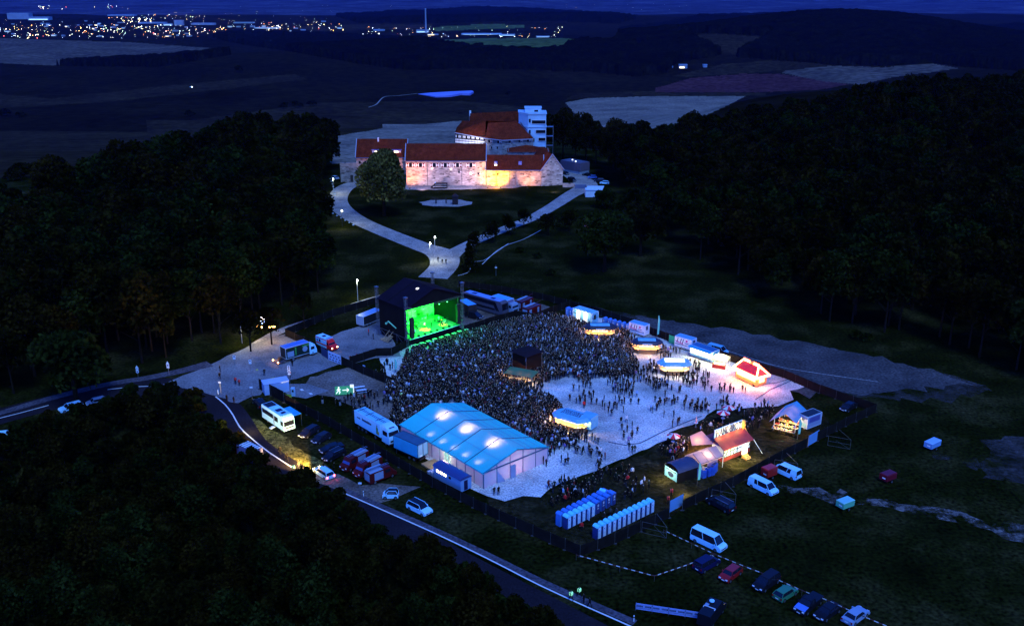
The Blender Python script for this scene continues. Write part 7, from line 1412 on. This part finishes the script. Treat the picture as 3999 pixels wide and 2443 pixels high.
# white tower
ty = 437; x0, z1 = XZ(2026,455,ty+5); x1 = XZ(2133,450,ty)[0]; xm = XZ(2062,450,ty-1)[0]; zt = XZ(2100,446,ty)[1]; t = thing('castle_tower', 'white modern castle tower with dark ribbon windows and a flat roof hut', 'tower', (x0, ty, 0), 0, CAS); tw = x1-x0; mm_ = xm-x0
pl = [(0,5.5),(mm_,-.6),(tw,-.2),(tw,10),(0,12)]; m = MB(); m.prism(pl, -3, zt, tower_w); w = m.obj('wall', t)
po = [(-.3,5.4),(mm_-.1,-1.0),(tw+.3,-.6),(tw+.3,10.3),(-.3,12.3)]; m = MB(); m.prism(po, zt, zt+.5, tower_w); m.prism(po, zt-5.8, zt-5.5, tower_w); r = m.obj('parapet', t)
bx0, bz = XZ(2050,422,ty+4); bx1 = XZ(2114,422,ty+4)[0]; m = MB(); m.box(bx0-x0, bx1-x0, 3.5, 9, zt+.5, bz, tower_w); m.box(bx0-x0-.2, bx1-x0+.2, 3.3, 9.2, bz, bz+.3, tower_w); hu = m.obj('roof_hut', t); m = MB(); k_ = XZ(2093,435,ty+4)[0]-x0; m.box(k_-.8, k_+1, 3.46, 3.5, zt+.6, bz-.8, glass); m.obj('door', hu)
for v0, v1, ua in ((470,483,2077),(508,520,2093),(538,550,2103),(573,583,2098)):
    xw, za = XZ(ua,v0,ty-.6); zb_ = XZ(ua,v1,ty-.6)[1]; xe = XZ(2131,v0,ty-.6)[0]; m = MB(); m.box(xw-x0-.15, xe-x0+.1, -.72, -.6, zb_-.15, za+.15, wh); o = m.obj('ribbon_window', w); m = MB(); m.box(xw-x0, xe-x0-.1, -.78, -.72, zb_, za, glass); m.obj('pane', o)
for u, v in ((2069,472),(2069,515),(2076,547),(2084,547)): xw, zc = XZ(u,v,ty-.6); m = MB(); m.box(xw-x0-.4, xw-x0+.4, -.75, -.6, zc-.8, zc+.8, glass); m.obj('window', w)
m = MB()
for k in range(5): m.box(tw, tw+3.4, 1, 4, 3+k*4.3, 3.2+k*4.3, paint('gallery_grey', (.10,.10,.14)))
for xx in (tw+.1, tw+3.3): m.tube((xx,1,0),(xx,1,21),.09,rim,4)
m.obj('outside_stairs', t)
# annexes
t = thing('castle_gatehouse', 'low pale stone wall with a dark doorway at the left end of the castle', 'wall', (XZ(1330,690,412)[0], 412, 0), .02); m = MB(); k = XZ(1395,690,412)[0]-XZ(1330,690,412)[0]; m.box(0, k, 0, 1.2, -1, XZ(1350,636,412)[1], st2); w = m.obj('wall', t); m = MB(); m.box(k-3.0, k-1.8, -.05, 0, 0, 3.2, plastic); m.obj('doorway', w)
c = P(2264,681); a1_ = P(2306,673); d = a1_-c; t = thing('grey_hall', 'low grey-blue flat hall beside the castle car park', 'hall', c, math.atan2(d.y,d.x)); hm_ = mat('hall_grey', (.10,.085,.14), .7, 0, .12); m = MB(); m.box(-.2, 6.2, -.1, 12, 0, 1.2, paint('plinth', (.22,.30,.42))); m.box(-.3, 6.3, -.2, 12.1, 1.2, 5.0, hm_); w = m.obj('wall', t); m = MB(); m.box(0, 6, .1, 11.8, 5.0, 5.15, paint('hall_roof', (.10,.11,.20))); m.box(1.5, 1.9, 4, 4.4, 5.15, 5.4, emis('rooflight_small', (.7,.8,1), 1.5)); m.box(3.5, 3.9, 8, 8.4, 5.15, 5.4, emis('rooflight_small', (.7,.8,1), 1.5)); m.obj('roof', t)
t = thing('white_shed', 'white shed with pale roof half hidden by the bushy tree', 'shed', P(2287,770), 0); sm = mat('shed_white', (.55,.70,.78), .6, 0, .08); m = MB(); m.box(0, 6.5, 0, 5, 0, 2.9, sm); m.obj('wall', t); m = MB(); m.add([(-.2,-.3,2.9),(6.7,-.3,2.9),(8.0,5.4,3.5),(1.1,5.4,3.5),(-.2,-.3,3.0),(6.7,-.3,3.0),(8.0,5.4,3.6),(1.1,5.4,3.6)], [(3,2,1,0),(4,5,6,7),(0,1,5,4),(1,2,6,5),(2,3,7,6),(3,0,4,7)], sm); m.obj('roof', t)
t = thing('yard_wall', 'low grey retaining wall between the castle gable and the lane', 'wall', P(2245,737), .0); m = MB(); m.box(0, 4.8, 0, .4, 0, 1.7, paint('wall_blue', (.10,.13,.22))); m.box(-5, 0, 3, 3.4, 0, 1.8, st2); m.obj('wall', t)
t = thing('play_hut', 'dark wooden hut on the pale oval play area', 'hut', P(1778,797), 0); m = MB(); m.box(-1.1,1.1,-1,1,0,3.2,mat('play_wood',(.035,.025,.03),.8)); m.obj('wall', t); m = MB(); m.add([(-1.3,-1.3,3.2),(1.3,-1.3,3.2),(1.3,1.3,3.2),(-1.3,1.3,3.2),(0,0,4.4)], [(0,1,4),(1,2,4),(2,3,4),(3,0,4),(3,2,1,0)], MT['play_wood']); m.obj('roof', t)
t = thing('climbing_frame', 'dark climbing frame of posts on the left of the oval play area', 'climbing frame', P(1722,795), 0); m = MB()
for x in (-2.2,-1.8,2.0,2.4): m.tube((x,0,0),(x*.9,0,2.2),.14,MT['play_wood'],5)
m.obj('posts', t); m = MB(); m.tube((-4.5,0,1.6),(2.5,0,2.2),.12,MT['play_wood'],5); m.tube((-4.0,0,2.6),(-1.2,0,1.9),.1,MT['play_wood'],5); m.obj('beam', t)
t = thing('flagpole', 'thin pole with pale flag on the rise behind the castle', 'flagpole', (PY(1833,470,470).x, 470, H1(-20,470)), 0); zf = PY(1833,432,470).z-t.location.z; m = MB(); m.tube((0,0,0),(0,0,zf),.12,rim,5); m.obj('pole', t); m = MB(); m.box(-.1,.9,-.04,.04,zf-2.6,zf,bright_edge); m.obj('flag', t)
# floodlights at the foot of the walls
def flood(u, v, y, pw, col, tu, tv, label, ang=110):
    p = PY(u, v, y); p.z = .5; t = thing('floodlight', label, 'floodlight', (p.x, p.y, 0), 0, 'floodlights at the castle foot'); m = MB(); m.box(-.3,.3,-.2,.2,.2,.55,plastic); m.obj('housing', t); m = MB(); m.box(-.25,.25,.2,.24,.25,.5,emis('flood_lens', (1,.8,.5), 5)); m.obj('lens', t)
    q = PY(tu, tv, FY); lamp('flood_light', 'SPOT', (p.x, p.y, .8), pw*.42, col, None, .2, q, ang, .9)
flood(1955, 725, 399, 22000, (1, .42, .005), 1940, 682, 'floodlight washing the low wing bright orange', 120); flood(1905, 730, 398.5, 2600, (1, .55, .10), 1900, 690, 'second floodlight at the corner of the orange wing', 110); flood(2060, 725, 398, 5500, (1, .40, .16), 2065, 685, 'floodlight near the buttress of the orange wing')
flood(1600, 730, 397, 11000, (1, .34, .08), 1605, 660, 'floodlight behind the big round tree'); flood(1520, 730, 405, 12000, (1, .36, .05), 1480, 660, 'floodlight under the left wing behind the tree'); flood(1840, 735, 393, 7500, (.90, .60, .80), 1840, 665, 'floodlight on the paved court before the long wing', 120); flood(1640, 735, 392, 6500, (.92, .60, .74), 1690, 665, 'floodlight beside the black fire engine', 120); flood(2165, 745, 388, 3200, (.85, .75, .9), 2160, 680, 'floodlight before the pale gable')
lamp('flood_light', 'POINT', PY(1940,728,397)+Vector((0,0,1.2)), 900, (1,.36,.01), None, .2); lamp('flood_light', 'POINT', PY(1775,725,396)+Vector((0,0,3)), 200, (1,.7,.75), None, .2)
lamp('flood_light', 'SPOT', PY(1835,560,425), 3500, (.9,.85,1), None, .3, PY(1835,540,437), 120, .9)
# ---------------------------------------------------------------- crowd and visitors
def inany(x, y, polys):
    r = np.zeros(len(x), bool)
    for p in polys: r |= inpoly(x, y, p)
    return r
CR = [tuple(P(*q)[:2]) for q in [(1590,1375),(1700,1345),(1850,1302),(1960,1268),(2050,1250),(2160,1240),(2235,1255),(2330,1285),(2440,1300),(2480,1330),(2475,1400),(2500,1440),(2470,1470),(2330,1480),(2200,1478),(2130,1500),(2115,1540),(2165,1570),(2200,1610),(2230,1650),(2270,1700),(2250,1750),(2165,1760),(1990,1690),(1850,1610),(1770,1578),(1700,1600),(1560,1690),(1520,1650),(1540,1600),(1500,1560),(1510,1500),(1560,1470)]]
x, y = scatter(CR, .60, 5); k = ~inany(x, y, BLOCK); 
den = .62+.5*vnoise(x, y, 5, 8); k &= rng.random(len(x)) < den; x, y = x[k], y[k]
sc_ = SL(SW/2, 2, 0); fa = lambda a, b: math.atan2(sc_.y-b, sc_.x-a)
kinds = [pmesh(b, c, h) for b, c, h in [(0,0,0),(1,0,1),(0,1,0),(3,1,2),(0,2,1),(4,0,0),(0,3,2),(1,4,0),(0,5,1),(4,2,0),(5,1,1),(0,6,2),(0,7,0),(0,10,1),(1,9,0),(5,2,2),(0,0,1),(3,0,0)]]
wk = np.array([9,8,8,5,7,5,6,5,2.6,3,8,1.8,1.2,1.2,.9,6,9,5]); wk = wk/wk.sum()
pts = list(zip(x, y)); cand = [(a, b, fa(a, b)+rng.normal(0, .5), 'at the rear edge of the crowd', 'people at the rear edge of the crowd', [0, 1, 5]) for a, b in pts]
ZO = [  # footprint in the photograph, spacing, share kept, words, group
 ([(2420,1330),(2620,1370),(2720,1400),(2740,1440),(2700,1500),(2560,1520),(2440,1530),(2420,1480)], .95, .55, 'near the rear drinks stalls', 'people around the rear drinks stalls'),
 ([(2280,1470),(2520,1440),(2560,1500),(2480,1560),(2340,1530),(2180,1520)], 1.0, .42, 'on the gravel behind the striped stall', 'people on the upper gravel'),
 ([(2150,1500),(2500,1480),(2800,1450),(2950,1540),(2700,1640),(2450,1790),(2330,1720),(2330,1600),(2180,1560)], 1.5, .22, 'on the open gravel square', 'people on the open gravel'),
 ([(2540,1480),(2750,1460),(2860,1520),(2900,1560),(2700,1620),(2560,1600)], 1.15, .45, 'before the snack trailer', 'people on the gravel before the snack trailer'),
 ([(2120,1750),(2290,1690),(2400,1780),(2350,1900),(2240,1960),(2130,1960),(2150,1840)], 1.05, .50, 'right of the big tent', 'people right of the big tent'),
 ([(2120,1985),(2300,1880),(2440,1820),(2560,1830),(2600,1900),(2480,1975),(2400,1930),(2180,2030)], 1.3, .40, 'on the grass above the toilet rows', 'people near the toilets'),
 ([(2230,2090),(2420,1990),(2440,2010),(2300,2080),(2260,2130),(2180,2110)], 1.4, .45, 'between the two toilet rows', 'people between the toilet rows'),
 ([(2560,1700),(2700,1610),(2860,1560),(3030,1560),(3010,1690),(2880,1700),(2750,1690),(2640,1790),(2560,1780)], 1.15, .50, 'on the grass among the parasols', 'people among the parasols'),
 ([(1290,1590),(1400,1545),(1530,1540),(1560,1600),(1530,1660),(1400,1650)], 1.15, .48, 'in the left yard beside the crowd', 'people in the left yard'),
 ([(1460,1480),(1560,1480),(1590,1400),(1500,1410)], 1.3, .35, 'behind the fence left of the crowd', 'people left of the crowd'),
 ([(2850,1510),(2950,1545),(2930,1565),(2840,1535)], .8, .7, 'queueing before the red hut', 'people at the red hut'),
 ([(2560,1770),(2700,1695),(2740,1725),(2640,1800)], .8, .55, 'queueing at the bakery stall', 'people at the bakery stall')]
for k_, (poly, sp, keep, w_, g_) in enumerate(ZO):
    a, b = scatter([tuple(P(*q)[:2]) for q in poly], sp, 50+k_); kk = (~inany(a, b, BLOCK)) & (vnoise(a, b, 3.2, k_) < keep+.12*(rng.random(len(a))-.5))
    for p_, q_ in zip(a[kk], b[kk]): cand.append((p_, q_, rng.random()*6.28, w_, g_, [0, 1, 2, 5]))
cand.sort(key=lambda q: math.hypot(q[0], q[1])); NI = 246
for i, (a, b, rz, w_, g_, bs) in enumerate(cand[:NI]): person(a, b, rz, pick(), random.choice(bs), w_, g_, random.choice([0, 0, 1, 2]))
far_c = [(a, b, 0.0, rz, rng.uniform(.93, 1.06), int(rng.choice(len(kinds), p=wk))) for a, b, rz, *_ in cand[NI:]]
gn_scatter('crowd', far_c, kinds, 'dense dark crowd before the stage, thinning out towards the stalls', 'crowd'); print('CROWD', len(far_c))
# people told apart by what they do
HP = [((2388,1625),1,0,-1.6,'person in dark jacket with a bag standing alone on open gravel facing the camera'), ((2425,1655),0,2,-1.3,'person in long dark coat walking towards the camera on the gravel'), ((2446,1650),5,2,-1.5,'person in white shirt walking on the open gravel'), ((2280,1594),8,0,1.0,'person in bright red top at the far side of the gravel'),
 ((1033,1487-20),0,0,-1,'person with a bag standing alone on the paved yard'), ((1142,1430),0,0,1,'dark figure beside the lorry loading ramp'), ((860,1452),0,0,0,'dark figure standing at the mouth of the gravel path'), ((859,1480),0,2,-1,'dark figure walking across the junction'),
 ((2303,2430-60),0,2,2.4,'cyclist-like figure in reflective clothing on the road edge'), ((2280,2355),0,0,2.4,'person in a vest with bright reflective stripes standing on the road edge'), ((1095,1775),0,0,2,'dark figure standing in the headlight glow by the road'), ((1121,1800),0,2,2.3,'second dark figure walking in the headlight glow'), ((1167,1829),0,0,2.5,'third dark figure nearest the white estate in the headlight glow'),
 ((1305,1836),0,0,0,'firefighter in dark clothes beside the first red van'), ((1264,1820),0,0,0,'dark figure leaning over behind the white estate'), ((1440,1308),8,0,0,'stagehand in red top at the foot of the stage stairs'), ((1458,1325),0,0,0,'dark figure by the stage stairs'), ((1930,1932),0,0,-1,'left of two people standing at the front of the big tent'), ((1947,1932),0,0,-1,'right of two people standing at the front of the big tent'),
 ((2122,1812),0,0,0,'person leaning at the right corner of the big tent'), ((2133,1822),0,0,0.5,'second person at the right corner of the big tent'), ((887,1568),0,0,1,'dark figure on the traffic island edge'), ((914,1575),0,0,1,'dark bulky figure right of the one at the traffic island'), ((1260,1575),10,0,-1,'person in pale trousers on the grass below the running-figure sign')]
for px, c_, b_, rz, l in HP: p = P(*px); person(p.x, p.y, rz, c_, b_, '', None or 'single figures', 0, label=l)
vest = mat('hi_vis_red', (.9,.05,.04), .6); vg = mat('hi_vis_green', (.35,.75,.35), .6, emit=(.3,1,.5), es=.15)
def vested(px, rz, label, m_=vest, b=0):
    p = P(*px); o = person(p.x, p.y, rz, 0, b, '', 'people in reflective vests', 0, label=label); m = MB(); m.side([(-.17,1.0),(-.18,1.42),(-.05,1.5),(.1,1.5),(.22,1.42),(.2,1.0)], -.21, .21, m_); m.obj('vest', o)
vested((920,1500), -.6, 'left of two stewards in red vests on the paved junction'); vested((935,1506), -.6, 'right of two stewards in red vests on the paved junction'); vested((1133,1475), 0, 'person in red vest by the crowded sign post'); vested((2608,1970), 0, 'steward in red vest nearest the blank banner'); vested((2621,1940), 0, 'steward in red vest behind the one by the blank banner')
vested((2230,2345), 2.4, 'person in green reflective vest on the asphalt road', vg, 2); vested((2262,2330), 2.4, 'second person in green reflective vest walking on the asphalt road', vg, 2); vested((1148,1845), 2.4, 'person in green reflective vest in the headlight glow', vg); vested((1570,1560), 0, 'person in green reflective vest at the left of the crowd', vg)
vested((1370,1415), 1, 'left steward in red vest behind the dark fence', vest); vested((1395,1405), 1, 'right steward in red vest behind the dark fence', vest)
wt_ = [(1711,1022),(1728,1030),(1742,1030)]
for i, q in enumerate(wt_): p = P(*q); person(p.x, p.y, -1.4, 0, 2, '', 'walkers at the lane fork', 0, label=['left walker', 'middle walker', 'right walker'][i]+' of three coming down the lane at the fork')
print('PEOPLE', NP[0])
# headlight beams of the white estate
hb_ = P(1222, 1842, .75)
for dy in (-.6, .6): lamp('headlight_beam', 'SPOT', hb_+Vector((-.3, dy*.6, 0)), 15000, (1, .66, .18), None, .08, P(1060, 1738, .0), 60, .8)
lamp('headlight_beam', 'POINT', P(1195, 1842, .5), 130, (1, .55, .12), None, .1)
lamp('strip_light', 'POINT', P(975, 1655, 2.0), 110, (1, .85, .35), None, .2)
# ---------------------------------------------------------------- far town and villages
def far_lamp(u, v, m, s, label, group):
    p = TT(u, v); t = link('street_lamp', m); t.location = (p.x, p.y, p.z); t.scale = (s, s, s); return tag(t, label, 'street lamp', group)
def lampmesh(c, st):
    mb = MB(); mb.tube((0,0,0),(0,0,3.2),.25,plastic,4); mb.sphere((0,0,4.4),1.5,emis('far_glow_%s' % c, dict(w=(.85,.95,1),y=(1,.78,.35),o=(1,.38,.08),r=(1,.12,.10),b=(.4,.65,1),g=(.6,1,.7))[c], st),5); return mb.mesh('street_lamp')
LM = {c: lampmesh(c, s) for c, s in dict(w=9, y=9, o=8, r=7, b=6, g=6).items()}
rn = random.Random(21)
CL = [(0,740,100,152,120,'in the town at the far left, foreground streets','town lamps at far left'), (110,500,18,36,24,'in the upper row of the town at far left','upper town lamps'), (380,800,60,95,62,'among the halls of the far town','lamps among the far halls'), (800,1340,88,150,62,'in the right part of the far town','lamps in the right part of the town'), (1440,2180,108,146,62,'in the village strip below the far hills','village strip lamps'), (1000,2000,28,44,14,'on the far hills at the top edge','lamps on the far hills'), (2320,2560,4,26,16,'on the distant plain at the top edge','lamps on the distant plain')]
nL = 0
for u0, u1_, v0, v1, n, w_, g_ in CL:
    cl = [(rn.uniform(u0, u1_), rn.uniform(v0, v1)) for _ in range(max(3, n//6))]
    for i in range(n):
        if nL >= 298: break
        cu, cv = rn.choice(cl); u = min(max(cu+rn.gauss(0, (u1_-u0)*.07), u0), u1_); v = min(max(cv+rn.gauss(0, 5.0), v0), v1); k = rn.choices('wyorbg', [6, 5, 3, 1, 2, 1])[0]
        far_lamp(u, v, LM[k], rn.uniform(.28, .7)*(1 if v > 60 else 1.4), '%s lamp %s' % (dict(w='white', y='yellow', o='orange', r='red', b='bluish', g='greenish')[k], w_), g_); nL += 1
hall_m = mat('hall_pale', (.20,.27,.36), .6, 0, .15, .02); hall_r = mat('hall_roof_pale', (.22,.33,.48), .6, 0, .15, .02); lit_s = emis('hall_light', (.35,.65,1), .55); lit_y = emis('hall_light_warm', (1,.8,.4), 1.6)
def hall(u, v, wpx, hpx, label, group='halls and houses of the far town', lit=0, name='town_hall_building', cat='building', dep=None):
    p = TT(u, v); dd = math.hypot(p.x, p.y); k = dd/3700; w_ = wpx*k; h_ = hpx*k; t = thing(name, label, cat, p, 0, group); dep = dep or max(12, w_*.4)
    m = MB(); m.box(-w_/2, w_/2, 0, dep, -8, h_, hall_m); b = m.obj('wall', t); m = MB(); m.box(-w_/2-.5, w_/2+.5, -.5, dep+.5, h_, h_+1.2, hall_r); m.obj('roof', t)
    if lit: m = MB(); m.box(-w_*.45, w_*.45*(1 if lit == 1 else .3), -1.2, -.2, h_*.15, h_*.45, lit_s if lit == 1 else lit_y); m.obj('lit_front', b)
hall(72, 76, 72, 19, 'big pale square hall at the top left of the far town', lit=0); hall(150, 80, 70, 10, 'long pale hall right of the big square hall', lit=1); hall(790, 98, 80, 5, 'long white hall in the middle of the far town', lit=0); hall(698, 99, 32, 16, 'dark grey block among the far halls'); hall(655, 100, 30, 6, 'bright loading yard building left of the grey block', lit=1); hall(590, 93, 90, 3.5, 'low long hall left of the grey block'); hall(1040, 112, 90, 2.2, 'very long low lit building right of the town middle', lit=1); hall(470, 63, 90, 3, 'pale low roof row at the upper middle of the town'); hall(950, 92, 70, 3, 'pale flat hall above the long lit building')
for i in range(44):
    u = rn.choice([rn.uniform(0, 420), rn.uniform(300, 800), rn.uniform(850, 1330)]); v = rn.uniform(84, 146); hall(u, v, rn.uniform(5, 18), rn.uniform(2.5, 4), 'small pale block among the lights of the far town', 'small blocks of the far town', rn.choice([0, 0, 0, 1, 2]), 'town_building')
hall(1650, 128, 46, 9, 'white factory building at the foot of the tall mast', lit=1); hall(1880, 136, 150, 2, 'long bright lit hall right of the tall mast', lit=1); hall(1980, 140, 60, 4, 'low lit hall at the end of the long bright hall', lit=1); hall(1480, 122, 40, 5, 'pale building left of the tall mast'); hall(2120, 146, 50, 3, 'low pale building at the right of the village strip', lit=1); hall(1690, 138, 40, 3, 'small lit building in front of the mast', lit=2)
hall(2752, 182, 22, 11, 'white lit farmhouse on the wooded hill at right', None, 1, 'farmhouse'); hall(2730, 182, 6, 7, 'small lit shed left of the white farmhouse', None, 1, 'shed'); hall(2668, 268, 30, 13, 'farmhouse with warm window at the edge of the purple field', None, 2, 'farmhouse'); hall(2754, 264, 14, 9, 'small pale house right of the farmhouse', None, 0, 'farmhouse'); hall(2622, 266, 12, 5, 'low barn left of the farmhouse', None, 0, 'barn')
tl = []
for u0, u1_, v0, v1, n in ((0,800,70,152,150), (500,1350,62,150,110), (1400,2200,106,148,70), (100,1300,18,60,26), (2200,2700,3,40,26), (1000,2300,22,60,20)):
    for _ in range(n):
        p = TT(rn.uniform(u0, u1_), rn.uniform(v0, v1)); tl.append((p.x, p.y, p.z, 0, rn.uniform(.18, .42), rn.randrange(6)))
gn_scatter('town_lights', tl, [LM[c] for c in 'wyobwg'], 'countless tiny street lights scattered through the far towns', 'lights')
p = TT(1664, 130); t = thing('chimney_mast', 'tall thin chimney rising above the village strip', 'chimney', p, 0); zt = 88*math.hypot(p.x, p.y)/3700; m = MB(); m.tube((0,0,-4),(0,0,zt),4.5,hall_m,8,3); m.obj('shaft', t); m = MB(); m.tube((0,0,zt-3),(0,0,zt),3.6,hall_r,8); m.obj('rim', t)
p = TT(745, 341); t = thing('driving_car', 'car with bright lights alone on the dark far field', 'car', p, .1); m = MB(); m.side([(-2.2,.3),(-2.2,.9),(-1.2,1.5),(.8,1.5),(1.5,.95),(2.2,.85),(2.2,.3)], -.9, .9, white); m.obj('body', t); m = MB(); m.box(2.2,3.4,-.9,.9,.3,1.3,emis('far_headlight', (1,1,.9), 8)); m.obj('headlight', t)
hz_ = bpy.data.materials.new('haze'); hz_.use_nodes = True; n = hz_.node_tree.nodes; n.remove(n['Principled BSDF']); pv = n.new('ShaderNodeVolumePrincipled'); pv.inputs['Color'].default_value = (.10,.24,1,1); pv.inputs['Density'].default_value = 1.25e-5; pv.inputs['Anisotropy'].default_value = .2; hz_.node_tree.links.new(pv.outputs[0], n['Material Output'].inputs['Volume'])
hz_.cycles.volume_sampling = 'DISTANCE'; hz_.cycles.homogeneous_volume = True
zt_ = float(Zg[Y < 30000].max()); m = MB(); m.box(-34000, 34000, -400, 49000, float(Zg.min())-3, max(CH+3, float(Zg.max())+5), hz_); o = m.obj('haze'); tag(o, 'thin blue evening haze lying over the whole valley', 'haze', None, 'stuff')
